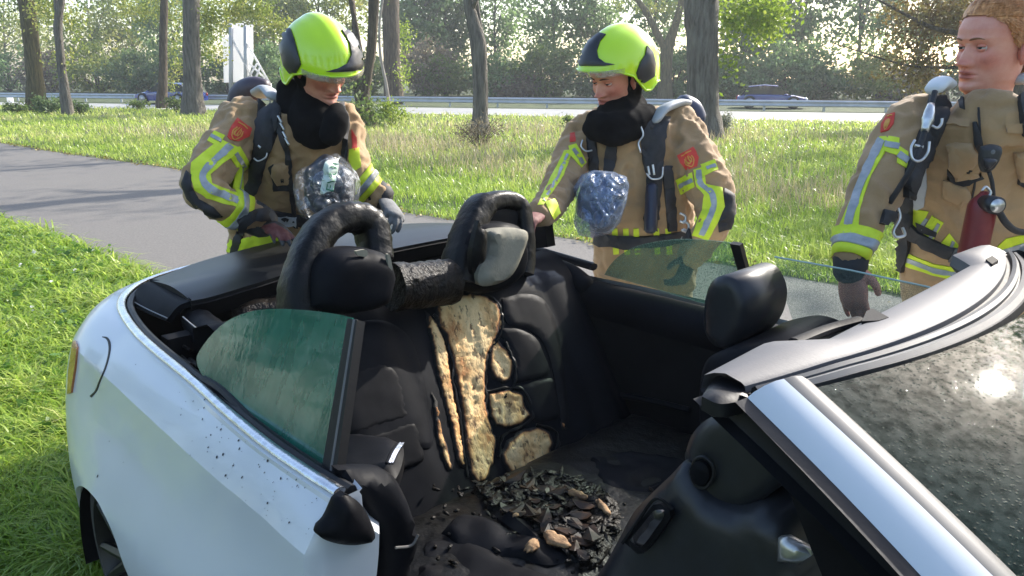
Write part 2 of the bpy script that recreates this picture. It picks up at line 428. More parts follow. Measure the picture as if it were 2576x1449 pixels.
# fallen leaves along the path edge and on the verge
M_dead = leafmat('fallen_leaves', [(.10, .045, .015), (.22, .13, .04), (.40, .33, .05), (.20, .22, .05)], trans=.15)
def leafquads(c, L, flatness=0.0, aspect=.55, droop=0.0):
    n = len(c); u = rng.normal(size=(n, 3)); u[:, 2] = u[:, 2] * (1 - flatness) - droop; u /= np.linalg.norm(u, axis=1)[:, None]
    r = rng.normal(size=(n, 3)); r[:, 2] *= (1 - flatness); v = np.cross(u, np.cross(u, r)); v /= np.linalg.norm(v, axis=1)[:, None] + 1e-9
    L = np.asarray(L)[:, None] if np.ndim(L) else np.full((n, 1), L)
    V = np.stack([c - u * L * .5, c + v * L * aspect * .5 - u * L * .05, c + u * L * .5, c - v * L * aspect * .5 - u * L * .05], 1).reshape(-1, 3)
    return V, np.arange(n * 4).reshape(-1, 4)
fp = np.vstack([far_r + rng.normal(0, .12, far_r.shape) for _ in range(30)] + [resamp(far_e[12:48], 200) + rng.normal(0, .09, (200, 2)) for _ in range(4)])
V, F = leafquads(np.c_[fp, rng.uniform(.02, .05, len(fp))], rng.uniform(.03, .07, len(fp)), .85)
tag(fast('fallen_leaves', V, F, M_dead, tint=np.repeat(rng.random(len(fp)), 4)), kind='stuff')

# broad leaved weeds, white flowers and one big dead leaf in the near verge
M_weed = leafmat('weed_leaves', [(.05, .11, .02), (.12, .24, .03), (.22, .34, .06)], trans=.4, rough=.35)
wc = np.array([G(x, y)[:2] for x, y in np.c_[rng.uniform(0, 330, 70), rng.uniform(580, 1300, 70)]]); wc = wc[side(wc, near_e) < -.05]
wp = np.repeat(wc, 14, 0) + rng.normal(0, .05, (len(wc) * 14, 2)); V, F = leafquads(np.c_[wp, rng.uniform(.05, .15, len(wp))], rng.uniform(.03, .07, len(wp)), .6, .75)
tag(fast('verge_weeds', V, F, M_weed, tint=np.repeat(rng.random(len(wp)), 4)), kind='stuff')
M_petal = leafmat('white_petals', [(.6, .6, .55), (.8, .8, .76)], trans=.3)
wc = np.array([G(x, y)[:2] for x, y in ((150, 590), (190, 602), (205, 612), (262, 640), (275, 655), (95, 690), (240, 668), (60, 720), (310, 668), (140, 760), (90, 830), (200, 742), (1040, 545), (1065, 548), (1100, 556), (980, 500), (1250, 545))]); wc = wc[(side(wc, near_e) < -.03) | (side(wc, far_e) > .03)]
V, F = leafquads(np.repeat(np.c_[wc, rng.uniform(.14, .22, len(wc))], 5, 0) + rng.normal(0, .008, (len(wc) * 5, 3)), .022, .7, .9); tag(fast('white_flowers', V, F, M_petal, tint=np.repeat(rng.random(len(wc) * 5), 4)), kind='stuff')
b = G(22, 1232, .09); ll = [(-.07, 0, 0), (-.045, .035, .012), (0, .05, .0), (.05, .03, .014), (.08, 0, .02), (.045, -.035, .012), (0, -.045, .018), (-.045, -.03, .02), (0, 0, -.006)]
tag(mk('dead_leaf', [np.array(q) + b for q in ll] + [np.array(q) + b - (0, 0, .002) for q in ll], [(i, (i + 1) % 8, 8) for i in range(8)] + [((i + 1) % 8 + 9, i + 9, 17) for i in range(8)] + [(i, i + 9, (i + 1) % 8 + 9, (i + 1) % 8) for i in range(8)], mat('dead_leaf_brown', (.14, .055, .02), (.26, .12, .05), rough=.8, scale=40)), 'curled brown dead leaf lying in the near grass at the left edge', 'leaf')
# ------------------------------------------------------------------ trees
def bark(name, a, b, s=9):
    return mat(name, a, b, rough=.95, scale=s * 1.4, stretch=(1, 1, .14), bump=1.0, bscale=s * 2.2, detail=9, lo=.36, hi=.66, dist=.09)
M_bark = [bark('bark_brown', (.045, .035, .022), (.13, .10, .065)), bark('bark_grey', (.07, .062, .05), (.19, .17, .14)), bark('bark_moss', (.05, .045, .018), (.15, .12, .05)), bark('bark_pale', (.22, .19, .15), (.40, .36, .30))]
M_leaf = dict(
    yellow=leafmat('leaves_yellow_green', [(.10, .15, .025), (.20, .26, .045), (.30, .33, .07), (.40, .37, .11)], .55),
    green=leafmat('leaves_green', [(.06, .10, .025), (.10, .16, .035), (.15, .21, .05), (.21, .26, .08)], .5),
    grey=leafmat('leaves_grey_green', [(.095, .16, .058), (.155, .245, .085), (.215, .32, .12), (.29, .38, .17)], .58),
    dark=leafmat('leaves_dark', [(.06, .105, .038), (.095, .155, .054), (.135, .20, .07), (.18, .24, .09)], .5),
    rust=leafmat('leaves_rust', [(.06, .042, .014), (.13, .085, .025), (.18, .15, .04), (.24, .20, .07)], .45),
    dusk=leafmat('leaves_brownish', [(.11, .095, .06), (.17, .14, .09), (.22, .19, .12), (.26, .24, .15)], .45),
    bright=leafmat('leaves_bright', [(.10, .17, .015), (.20, .30, .02), (.30, .40, .04), (.40, .46, .08)], .55),
    white=leafmat('leaves_pale_flowers', [(.10, .13, .06), (.22, .24, .15), (.42, .42, .34), (.55, .54, .46)], .4))
def knobbly(path, rad, n=14, seed=0.0, amp=.10):
    V, F = tube(path, rad, n, up=(1, .2, 0.05)); c = np.repeat(np.asarray(path), n, axis=0)
    k = np.array([1 + amp * noise.noise((p[0] * 5 + seed, p[1] * 5, p[2] * 1.6)) + amp * .7 * noise.noise((p[0] * 14 + seed, p[1] * 14, p[2] * 3)) for p in V[:len(c)]])
    V[:len(c)] = c + (V[:len(c)] - c) * k[:, None]; return V, F
def clusters(c, r, n, spread, L, rngk):
    """leaf positions in clumps inside an ellipsoid"""
    k = rngk.normal(size=(n[0], 3)); k /= np.linalg.norm(k, axis=1)[:, None]; k = k * rngk.uniform(.25, 1, (n[0], 1)) ** .6 * np.array(r) + np.array(c)
    idx = rngk.integers(0, n[0], n[1]); s = spread * rngk.uniform(.6, 1.3, n[0])
    return k[idx] + rngk.normal(size=(n[1], 3)) * s[idx][:, None] * np.array([1, 1, .8]), rngk.uniform(0, 1, n[0])[idx], k
def near_tree(name, label, trunk, m, top, leaf=None, crown=None, hang=(), cat='tree', fork=(), group='trees standing in the grass', lsize=.13, dens=900, flare=1.25):
    """trunk: (x, y, width) on the photo grid at the distance of its foot"""
    b = G(trunk[0][0], trunk[0][1]); dep = (b - _C) @ _D; root = empty(name, b, 0, label, cat, group)
    pts = [P(x, y, dep + .0) for x, y, w in trunk]; base_y = b[1]
    pts = [np.array([_C[0] + (ray(x, y) * (base_y / ray(x, y)[1]))[0], base_y, (_C + ray(x, y) * (base_y / ray(x, y)[1]))[2]]) for x, y, w in trunk]
    rad = [w / VF * dep / 2 for x, y, w in trunk]
    d = unit(pts[-1] - pts[-2]); d = unit(d + np.array([0, 0, .6])); pts.append(pts[-1] + d * max(.5, (top - pts[-1][2]) * .55)); rad.append(rad[-1] * .7)
    pts.append(pts[-1] + np.array([d[0] * .3, .2, .95]) * max(.4, (top - pts[-1][2]))); rad.append(rad[-2] * .25)
    pts[0] = pts[0] + np.array([0, 0, -.1]); rad[0] *= flare
    sp = smooth_path(pts, 8); sr = np.interp(np.linspace(0, 1, len(sp)), np.linspace(0, 1, len(pts)), rad)
    obs = [knobbly(sp, sr, 16, b[0])]
    tips = [sp[-4], sp[-12]]
    for f in fork:
        fp = [np.array([(_C + ray(x, y) * (base_y / ray(x, y)[1]))[0], base_y + .15 * i, (_C + ray(x, y) * (base_y / ray(x, y)[1]))[2]]) for i, (x, y, w) in enumerate(f)]
        fr = [w / VF * dep / 2 for x, y, w in f]; dd = unit(fp[-1] - fp[-2]); fp.append(fp[-1] + dd * 2.2 + np.array([0, .3, .6])); fr.append(fr[-1] * .35)
        s2 = smooth_path(fp, 6); obs.append(knobbly(s2, np.interp(np.linspace(0, 1, len(s2)), np.linspace(0, 1, len(fp)), fr), 10, b[0] + 3)); tips.append(s2[-2])
    hgt = sp[-1][2]
    for i in range(6 if crown else 0):
        k = int(len(sp) * (.62 + .05 * i)); k = min(k, len(sp) - 3); a = i * 2.4 + b[0]; e = sp[k] + np.array([math.cos(a) * 1.6, math.sin(a) * 1.6, .9 + .5 * rnd.random()])
        obs.append(knobbly(smooth_path([sp[k], (sp[k] + e) / 2 + np.array([0, 0, .25]), e], 4), np.linspace(sr[k] * .45, .02, 9), 7, b[0])); tips.append(e)
    V, F = join(*obs); mk('trunk', V, F, m, root, off=b)
    if leaf:
        rk = np.random.default_rng(int(abs(b[0]) * 100) + 3); cs = []; ts = []
        if crown:
            c, t, _ = clusters((sp[-1][0], base_y, crown[0]), crown[1], (26, dens), .38, 0, rk); cs.append(c); ts.append(t)
        for (x, y, rx, ry, k, dz) in hang:
            dd = dep + dz; c0 = P(x, y, dd); s = dd / VF
            k = int(k * 2.4); nb = max(3, k // 45); off = rk.normal(size=(nb, 3)) * np.array([rx * s, .7, ry * s]) * .6
            idx = rk.integers(0, nb, k); c = c0 + off[idx] + rk.normal(size=(k, 3)) * np.array([.22, .25, .24]); c[:, 2] -= np.abs(rk.normal(size=k)) * .12
            cs.append(c); ts.append(rk.random(nb)[idx])
        c = np.vstack(cs); t = np.concatenate(ts); V, F = leafquads(c, lsize * rk.uniform(.7, 1.4, len(c)), 0, .6, droop=.4)
        fast('crown', V, F, leaf, root, tint=np.repeat(np.clip(t * .55 + rk.random(len(c)) * .45, 0, 1), 4), off=b)
    return root
near_tree('tree', 'stout mossy trunk leaning left, leftmost of the trees on the grass', [(92, 282, 44), (88, 200, 38), (78, 100, 35), (66, 0, 36)], M_bark[2], 9, M_leaf['green'], (6.6, (2.2, 2.2, 2.4)), [(20, 10, 90, 30, 260, 0), (110, 5, 60, 40, 200, 1)], fork=[[(78, 70, 16), (56, 30, 14), (36, -10, 12)]])
near_tree('tree', 'slim grey forked trunk just right of the stout mossy trunk', [(172, 292, 26), (160, 210, 21), (150, 120, 19), (146, 60, 20), (156, -20, 16)], M_bark[1], 8, M_leaf['yellow'], (6.5, (1.8, 1.8, 2.0)), [(180, 60, 40, 50, 160, 1), (130, 20, 60, 30, 200, 0), (170, 150, 20, 30, 60, 0)], fork=[[(146, 90, 14), (138, 40, 12), (128, -20, 10)]])
near_tree('tree', 'slender trunk under yellow green leaves, left of the thick straight trunk', [(405, 272, 24), (410, 190, 21), (411, 90, 19), (413, -10, 18)], M_bark[0], 9, M_leaf['yellow'], (7, (2.2, 2.2, 2.2)), [(400, 20, 60, 34, 420, 0), (330, 10, 60, 30, 300, 0), (440, 90, 20, 60, 200, 1), (430, 215, 14, 40, 120, 1)])
near_tree('tree', 'thick straight grey brown trunk left of the white sign', [(487, 290, 52), (484, 200, 43), (481, 100, 40), (481, -10, 38)], M_bark[1], 11, M_leaf['yellow'], (8, (2.6, 2.6, 2.6)), [(520, 40, 40, 40, 380, 0), (540, 110, 20, 50, 200, 1), (580, 20, 50, 24, 300, 0), (640, 12, 50, 24, 300, 0), (690, 40, 30, 40, 240, 1)])
near_tree('tree', 'dark leaning trunk with a broken ivy covered stump, behind the left helmet', [(925, 322, 46), (912, 250, 34), (926, 180, 24), (936, 100, 24), (941, -10, 26)], M_bark[0], 8, M_leaf['green'], (6.5, (1.8, 1.8, 2)), [(905, 240, 20, 40, 120, -.5), (928, 290, 30, 20, 160, -.6)], fork=[[(906, 130, 14), (892, 60, 12), (876, -10, 11)], [(915, 300, 26), (902, 230, 30), (897, 203, 28)]])
near_tree('tree', 'thick ridged brown trunk right of the leaning dark trunk', [(992, 262, 46), (986, 180, 40), (984, 80, 42), (980, -10, 44)], M_bark[0], 10, M_leaf['bright'], (7.6, (2.2, 2.2, 2.4)), [(1016, 80, 14, 30, 160, 0), (1012, 180, 12, 40, 100, 0), (1008, 210, 12, 30, 80, 0)])
near_tree('sapling', 'thin pale curved stem in front of the ridged brown trunk', [(980, 275, 8), (972, 215, 8), (957, 140, 7), (955, 60, 6), (964, -10, 5)], M_bark[3], 6, None, None, group=None)
near_tree('tree', 'smooth grey trunk forking near the top of the photo, between the two helmeted men', [(1208, 345, 44), (1209, 280, 38), (1208, 190, 37), (1202, 110, 40), (1186, 40, 29), (1178, -10, 27)], M_bark[1], 9, M_leaf['grey'], (7, (2.2, 2.2, 2.2)), [], fork=[[(1206, 108, 18), (1206, 60, 12), (1196, -10, 10)]])
near_tree('tree', 'trunk splitting into a wide fork behind the helmet of the man in the middle', [(1672, 250, 34), (1676, 190, 29), (1679, 128, 30), (1700, 60, 18), (1718, -10, 17)], M_bark[2], 8, M_leaf['yellow'], (6.4, (2.2, 2.2, 2)), [(1650, 12, 50, 16, 130, 0), (1560, 4, 40, 14, 90, 0)], fork=[[(1678, 132, 18), (1652, 80, 17), (1628, 30, 15), (1602, -10, 13)]])
near_tree('tree', 'massive grey trunk standing right of the middle man', [(1772, 352, 92), (1768, 280, 82), (1767, 180, 76), (1766, 80, 77), (1764, -10, 80)], M_bark[1], 12, M_leaf['bright'], (8, (2.8, 2.8, 2.6)), [(1836, 28, 18, 22, 220, 0), (1900, 10, 30, 20, 200, 0), (1935, 30, 28, 22, 360, 0), (1925, 60, 22, 12, 90, 0), (1820, 130, 10, 60, 60, 0), (1895, 48, 26, 12, 40, 0)])
near_tree('tree', 'rust brown leaved tree behind the bareheaded man on the right', [(2560, 330, 50), (2556, 240, 40), (2550, 120, 38), (2548, -10, 36)], M_bark[0], 8, M_leaf['rust'], (6.5, (2.5, 2.2, 2.3)), [(2380, 40, 90, 60, 900, 0), (2300, 120, 60, 60, 420, 0), (2330, 190, 60, 26, 260, 0), (2290, 20, 60, 40, 260, 0), (2470, 20, 80, 40, 400, .5), (2230, 160, 30, 20, 60, 0)], fork=[[(2552, 150, 20), (2440, 90, 14), (2340, 60, 9)], [(2552, 190, 16), (2450, 170, 11), (2300, 165, 6)]], lsize=.12)

# shrubs at the feet of the trees
def shrub(name, label, x, y, w, h, leaf, n, L, stems=9, twig=None, depth_off=0.0, dry=False, group=None):
    b = G(x, y); b = b + np.array([0, depth_off, 0]); dep = (b - _C) @ _D; s = dep / VF; root = empty(name, b, 0, label, 'shrub', group)
    rk = np.random.default_rng(int(x * 7 + y)); sv = []
    ends = []
    for i in range(stems):
        a = rk.uniform(0, 6.28); r = rk.uniform(.2, 1) * w * s / 2; e = b + np.array([math.cos(a) * r, math.sin(a) * r * .7, h * s * rk.uniform(.55, 1.0)])
        sv.append(tube(smooth_path([b + np.array([math.cos(a) * .05, math.sin(a) * .05, -.03]), b + (e - b) * .5 + np.array([0, 0, .08]), e], 3), np.linspace(.012, .004, 7), 5)); ends.append(e)
    V, F = join(*sv); mk('stem', V, F, twig or M_bark[0], root, off=b)
    c = b + rk.normal(size=(n, 3)) * np.array([w * s * .22, w * s * .18, h * s * .2]) + np.array([0, 0, h * s * .42]); k = rk.integers(0, len(ends), n); mixk = rk.random(n) < .6
    c[mixk] = (np.array(ends)[k] * .8 + b * .2 + rk.normal(size=(n, 3)) * w * s * .08)[mixk]; c[:, 2] = np.maximum(c[:, 2], .03)
    V, F = leafquads(c, L * rk.uniform(.6, 1.4, n), 0, .5); fast('foliage', V, F, leaf, root, tint=np.repeat(rk.random(n), 4), off=b)
    return root
shrub('shrub', 'low dark green shrub between the two leftmost trunks', 125, 288, 90, 42, M_leaf['dark'], 900, .14)
shrub('shrub', 'low spreading green shrub at the left edge of the photo by the mossy trunk', 45, 286, 70, 26, M_leaf['green'], 500, .13)
shrub('shrub', 'dark bushy shrub right of the slim forked trunk', 205, 290, 56, 34, M_leaf['dark'], 500, .13)
shrub('shrub', 'leafy weeds between the slender trunk and the thick straight trunk', 445, 282, 60, 40, M_leaf['green'], 500, .12)
shrub('shrub', 'olive weeds left of the slender trunk', 350, 278, 60, 24, M_leaf['green'], 400, .12)
shrub('shrub', 'bright leafy shrub at the foot of the ridged brown trunk', 985, 318, 100, 68, M_leaf['bright'], 1300, .09)
shrub('shrub', 'dark ivy clump round the stump behind the left man', 922, 322, 56, 60, M_leaf['dark'], 600, .09)
shrub('shrub', 'dry twiggy bush at the foot of the smooth grey forked trunk', 1205, 372, 170, 76, M_leaf['dusk'], 1300, .055, 30, M_bark[0])
shrub('sapling', 'little green sapling in the dry grass left of the middle man', 1425, 335, 40, 56, M_leaf['green'], 170, .09, 5)
shrub('shrub', 'bush with pale flowers at the right foot of the massive trunk', 1822, 340, 56, 60, M_leaf['white'], 900, .07)
shrub('shrub', 'tuft of dry weeds left of the massive trunk foot', 1735, 350, 40, 30, M_leaf['dusk'], 300, .06)

# ------------------------------------------------------------------ hedge bushes and tall trees beyond the guardrail
def far_point(x, beyond):
    """ground point on the line of sight through column x, so many metres beyond the guardrail"""
    r = ray(x, 190); d = r[:2] / np.linalg.norm(r[:2]); A = G(0, 253)[:2] + road_nor[:2] * beyond; rd = road_dir[:2]
    t = np.linalg.solve(np.c_[d, -rd], A); return np.r_[d * t[0], 0.0]
def far_bush(label, x, top, w, leaf, beyond=17, n=3600, L=.27):
    b = far_point(x, beyond); dep = (b - _C) @ _D; s = dep / VF; h = CAMH + (180 - top) * s * 1.02; root = empty('bush', b, 0, label, 'bush', 'bushes of the hedge beyond the guardrail')
    rk = np.random.default_rng(abs(int(x)) + 11); c, t, k = clusters((b[0], b[1], h * .48), (w * s / 2, w * s / 2 * .8, h * .52), (34, n), .42, 0, rk)
    c = c[c[:, 2] > .05]; t = t[:len(c)]
    V, F = leafquads(c, L * rk.uniform(.6, 1.4, len(c)), 0, .6); fast('foliage', V, F, leaf, root, tint=np.repeat(np.clip(.5 * rk.random(len(c)) + .5 * np.resize(t, len(c)), 0, 1), 4), off=b)
    sv = [tube(smooth_path([b + np.array([0, 0, -.05]), (b + e) / 2 + np.array([0, 0, .2]), e], 3), np.linspace(.07, .02, 7), 5) for e in k[:9]]
    V, F = join(*sv); mk('stem', V, F, M_bark[0], root, off=b)
for a in [('pale bush at the left edge of the hedge behind the mossy trunk', 20, 110, 240, 'grey'), ('dull brownish bush showing left of the slim forked trunk', 130, 125, 170, 'dusk'),
          ('yellowish bush right of the slim forked trunk', 245, 118, 200, 'yellow'), ('dark rounded bush left of the slender trunk', 345, 140, 170, 'dark'),
          ('dark low bush between the slender and the thick trunks', 440, 130, 150, 'dark'), ('dark bush behind the legs of the white sign', 570, 150, 190, 'dark'),
          ('grey green bush under the white sign braces', 665, 120, 160, 'grey'), ('brown tinged tall bush right of the ridged brown trunk', 1075, 108, 150, 'dusk'),
          ('fresh green bush left of the smooth forked trunk', 1120, 150, 180, 'green'), ('grey green bush just right of the smooth forked trunk', 1265, 150, 150, 'grey'),
          ('tall fresh green bush left of the middle helmet', 1365, 118, 170, 'green'), ('purplish dull bush low behind the rail beside the middle man', 1310, 195, 150, 'dusk'),
          ('bush showing inside the wide fork of the tree behind the middle man', 1690, 140, 170, 'grey'), ('low pale bush right of the massive trunk', 1880, 165, 190, 'grey'),
          ('big round dark green bush above the right blue car', 2050, 140, 210, 'dark'), ('tall soft green bush behind the round dark bush', 1985, 108, 230, 'grey'),
          ('yellow green bush left of the bareheaded man', 2215, 140, 170, 'yellow'), ('pale low bush beside the shoulder of the bareheaded man', 2310, 178, 170, 'dusk'),
          ('green bush between the right blue car and the massive trunk', 1830, 140, 130, 'green'), ('dark bush at the right edge behind the bareheaded man', 2540, 130, 260, 'dark'),
          ('bushes of the hedge running on past the left edge of the photo', -120, 120, 260, 'grey'), ('last hedge bush far past the left edge of the photo', -330, 118, 260, 'green'), ('dark bush behind the head of the left man', 800, 130, 190, 'dark'), ('dark bush behind the leaning trunk and stump', 915, 140, 150, 'green'), ('dark bush behind the face of the middle man', 1500, 150, 200, 'dark'), ('grey bush behind the neck of the middle man', 1600, 150, 160, 'grey')]:
    far_bush(a[0], a[1], a[2], a[3], M_leaf[a[4]], beyond=17 + (hash(a[1]) % 5) * .6)
def far_tree(label, x, w, leaf, beyond, h=13, n=2600, low=.10, L=.38, ncl=80):
    n = int(n * 2.9); h = h * .86
    b = far_point(x, beyond); dep = (b - _C) @ _D; s = dep / VF; rk = np.random.default_rng(int(x) + 5)
    root = empty('tree', b, 0, label, 'tree', 'tall trees beyond the motorway')
    tr = smooth_path([b + np.array([0, 0, -.1]), b + np.array([rk.normal() * .3, 0, h * .4]), b + np.array([rk.normal() * .5, 0, h])], 6); obs = [knobbly(tr, np.linspace(.17, .04, len(tr)), 8, x)]
    W = w * s / 2
    c, t, k = clusters((b[0], b[1], h * (.55 + low / 2)), (W * 1.15, W, h * (.5 - low / 2)), (ncl, n), .62, 0, rk)
    for e in k[:16]:
        q = tr[min(len(tr) - 1, max(2, int(len(tr) * (e[2] / h) * .7)))]; obs.append(tube(smooth_path([q, (q + e) / 2 + np.array([0, 0, -.2]), e], 3), np.linspace(.055, .015, 7), 5))
    V, F = join(*obs); mk('trunk', V, F, M_bark[1], root, off=b)
    V, F = leafquads(c, L * rk.uniform(.5, 1.4, len(c)), 0, .55, droop=.3); fast('crown', V, F, leaf, root, tint=np.repeat(np.clip(.55 * t + .45 * rk.random(len(c)), 0, 1), 4), off=b)
for a in [('thin yellowing tree at the far left behind the mossy trunk', 30, 190, 'yellow', 26, 10, 1100), ('pale yellowing tree left of the slender trunk', 240, 200, 'yellow', 25, 10, 1100),
          ('feathery tree behind the slender trunk', 345, 160, 'yellow', 28, 12, 1000), ('green tree behind the thick straight trunk', 450, 170, 'grey', 25, 12, 1500),
          ('yellow green tree right of the white sign', 690, 220, 'yellow', 25, 12, 2000), ('tall grey tree right of the ridged brown trunk', 1060, 150, 'grey', 24, 14, 2200),
          ('dark tall tree left of the smooth forked trunk', 1130, 160, 'dark', 27, 14, 2000), ('tall grey tree just right of the smooth forked trunk', 1255, 110, 'grey', 29, 13, 900),
          ('tall pale tree left of the middle helmet', 1385, 140, 'grey', 25, 14, 1700), ('pale tree above the middle helmet', 1500, 120, 'grey', 26, 13, 1300),
          ('tree between the middle helmet and the massive trunk', 1640, 140, 'grey', 25, 13, 1500), ('tall grey green tree right of the massive trunk', 1880, 170, 'grey', 24, 14, 2000),
          ('tall tree above the right blue car', 2010, 170, 'grey', 26, 14, 1900), ('slender pale tree left of the rust brown tree', 2160, 110, 'grey', 28, 13, 900),
          ('pale tree behind the rust brown tree', 2300, 200, 'grey', 26, 13, 1600), ('tree behind the head of the bareheaded man', 2500, 220, 'dark', 25, 13, 2200), ('leafy tree behind the helmet of the left man', 830, 200, 'yellow', 26, 13, 2000)]:
    far_tree(a[0], a[1], a[2], M_leaf[a[3]], a[4], a[5], a[6])
# trees on the photographer's side and to the right, seen only in the car's glass and paint
for i, (az, dist, h, w) in enumerate(((36, 30, 15, 4.6), (42, 27, 13, 4.4), (48, 31, 16, 5), (54, 28, 14, 4.6), (63, 22, 8.6, 4.0), (72, 23, 9.4, 4.4), (84, 20, 9.5, 4.5), (98, 19, 9.5, 4.5), (125, 17, 8, 4.2), (150, 18, 8.5, 4.5), (172, 16, 8, 4.2), (196, 18, 9, 4.5), (218, 16, 7.5, 4.0), (240, 19, 8.5, 4.5), (258, 21, 8, 4.3), (270, 20, 7.5, 3.6), (281, 25, 8.5, 3.6), (290, 21, 7, 3.2), (299, 27, 9, 3.8))):
    a = math.radians(az); b = np.array([dist * math.sin(a), dist * math.cos(a), 0.]); root = empty('tree', b, 0, 'leafy tree outside the picture, seen only as a reflection', 'tree', 'trees around the photographer'); rk = np.random.default_rng(i + 900)
    c, t, k = clusters((b[0], b[1], h * .58), (w * .62, w * .62, h * .42), (50, 1900), .5, 0, rk); tr = smooth_path([b - (0, 0, .1), b + (.1, 0, h * .4), b + (0, .2, h * .9)], 5); V, F = join(knobbly(tr, np.linspace(.2, .04, len(tr)), 8, i), *[tube(smooth_path([tr[6], (tr[6] + e) / 2, e], 3), np.linspace(.07, .02, 7), 5) for e in k[:9]]); mk('trunk', V, F, M_bark[1], root, off=b)
    V, F = leafquads(c, .30 * rk.uniform(.5, 1.4, len(c)), 0, .6); fast('crown', V, F, M_leaf['green' if i % 2 else 'grey'], root, tint=np.repeat(rk.random(len(c)), 4), off=b)
# far wood that closes the view low down
q = np.array([far_point(x, rng.uniform(30, 36)) for x in rng.uniform(-300, 2900, 5000)]); q[:, 2] = rng.uniform(.1, 3.6, 5000) * rng.uniform(.6, 1, 5000)
V, F = leafquads(q, rng.uniform(.3, .7, 5000), 0, .6); tag(fast('far_wood', V, F, M_leaf['dark'], tint=np.repeat(rng.random(5000), 4)), kind='stuff')

# ------------------------------------------------------------------ air: thin volume added to imitate lens veiling glare
mh = bpy.data.materials.new('glare_veil_volume'); mh.use_nodes = True; nt = mh.node_tree
for n_ in list(nt.nodes): nt.nodes.remove(n_)
pv_ = nt.nodes.new('ShaderNodeVolumePrincipled'); pv_.inputs['Color'].default_value = (.90, .94, 1.0, 1); pv_.inputs['Density'].default_value = VEIL_DENSITY; pv_.inputs['Anisotropy'].default_value = .35
ho = nt.nodes.new('ShaderNodeOutputMaterial'); nt.links.new(pv_.outputs[0], ho.inputs['Volume'])
hv_, hf_ = box((0, 20, 8), (260, 220, 18)); tag(mk('glare_veil', hv_, hf_, mh, smooth=False), kind='stuff')
# ------------------------------------------------------------------ guardrail, sign, passing cars
M_zinc = mat('galvanised_steel', (.42, .44, .47), (.52, .54, .57), rough=.45, scale=2, metal=.35)
A, B = G(0, 253.5), G(2200, 282.5); rd = unit(B - A); ru = np.array([0, 0, 1.]); rn = np.array([-rd[1], rd[0], 0])
root = empty('guardrail', A, 0, 'long grey steel guardrail along the motorway', 'guardrail')
prof = [(-.02, .20), (.05, .23), (.05, .27), (-.01, .31), (-.01, .37), (.05, .41), (.05, .45), (-.02, .49)]
L0, L1 = -22, 72
rings = [[A + rd * t - rn * a * 1.2 + ru * z for a, z in prof] for t in np.linspace(L0, L1, 40)]
V, F = loft(rings, cap=False, closed=False); V2 = V + np.tile(rn * .012, (len(V), 1)); F2 = [tuple(i + len(V) for i in reversed(f)) for f in F]
mk('beam', np.vstack([V, V2]), F + F2, M_zinc, root, off=A)
pv, pf = box((0, 0, .2), (.10, .06, .5)); pm = None
for i, t in enumerate(np.arange(L0, L1, 2.6)):
    p = A + rd * t + rn * .06
    if pm is None:
        o = mk('post', pv, pf, M_zinc, root, smooth=False); pm = o.data
    else: o = bpy.data.objects.new('post', pm); col.objects.link(o); o.parent = root
    o.location = tuple(p - A)
# white sign seen from behind
M_white = leafmat('white_translucent_sheet', [(.82, .82, .82), (.82, .82, .82)], trans=.6); M_post = mat('grey_post', (.42, .43, .43), rough=.5, metal=.3)
b = G(588, 262); dep = (b - _C) @ _D; by = b[1]
def at_y(x, y, Y): r = ray(x, y); return _C + r * (Y / r[1])
root = empty('road_sign', b, 0, 'big white road sign on two grey posts with slanting braces', 'road sign')
for poly in ([(560, 93), (577, 93), (577, 58), (612, 58), (612, 206), (563, 208)], [(616, 62), (636, 62), (637, 150), (622, 205), (616, 205)]):
    pts = [at_y(x, y, by + .25) for x, y in poly]; n = len(pts); V = pts + [p + np.array([0, .05, 0]) for p in pts]
    mk('panel', V, [tuple(range(n)), tuple(range(2 * n - 1, n - 1, -1))] + [(i, (i + 1) % n + 0, (i + 1) % n + n, i + n)[::-1] for i in range(n)], M_white, root, smooth=False, off=b)
for x, y0, y1 in ((581, 60, 262), (618, 66, 262)):
    V, F = tube([at_y(x, y1, by) - (0, 0, .05), at_y(x, y0, by)], 5.5 * dep / VF, 8); mk('post', V, F, M_post, root, off=b)
for a_, b_ in (((582, 95), (640, 206)), ((622, 110), (680, 212)), ((650, 155), (618, 206)), ((628, 160), (676, 206)), ((640, 206), (655, 166))):
    V, F = tube([at_y(*a_, by - .02), at_y(*b_, by - .12)], 2.6 * dep / VF, 6); mk('brace', V, F, M_white, root, off=b)
# a leg under the slanting braces, mostly hidden by the man
for x in (680,):
    V, F = tube([at_y(x, 210, by - .1), G(x, 262) * 1.0 - (0, 0, .05)], 3.2 * dep / VF, 6); mk('leg', V, F, M_post, root, off=b)
# small white marker post at the far left
b = G(27, 259); root = empty('marker_post', b, 0, 'small pale marker box in the grass strip at the left edge', 'marker')
V, F = join(box(b + (0, 0, .16), (.34, .08, .30))); mk('panel', V, F, M_white, root, smooth=False, off=b); V, F = box(b + (0, .06, .04), (.06, .04, .14)); mk('foot', V, F, M_post, root, smooth=False, off=b)

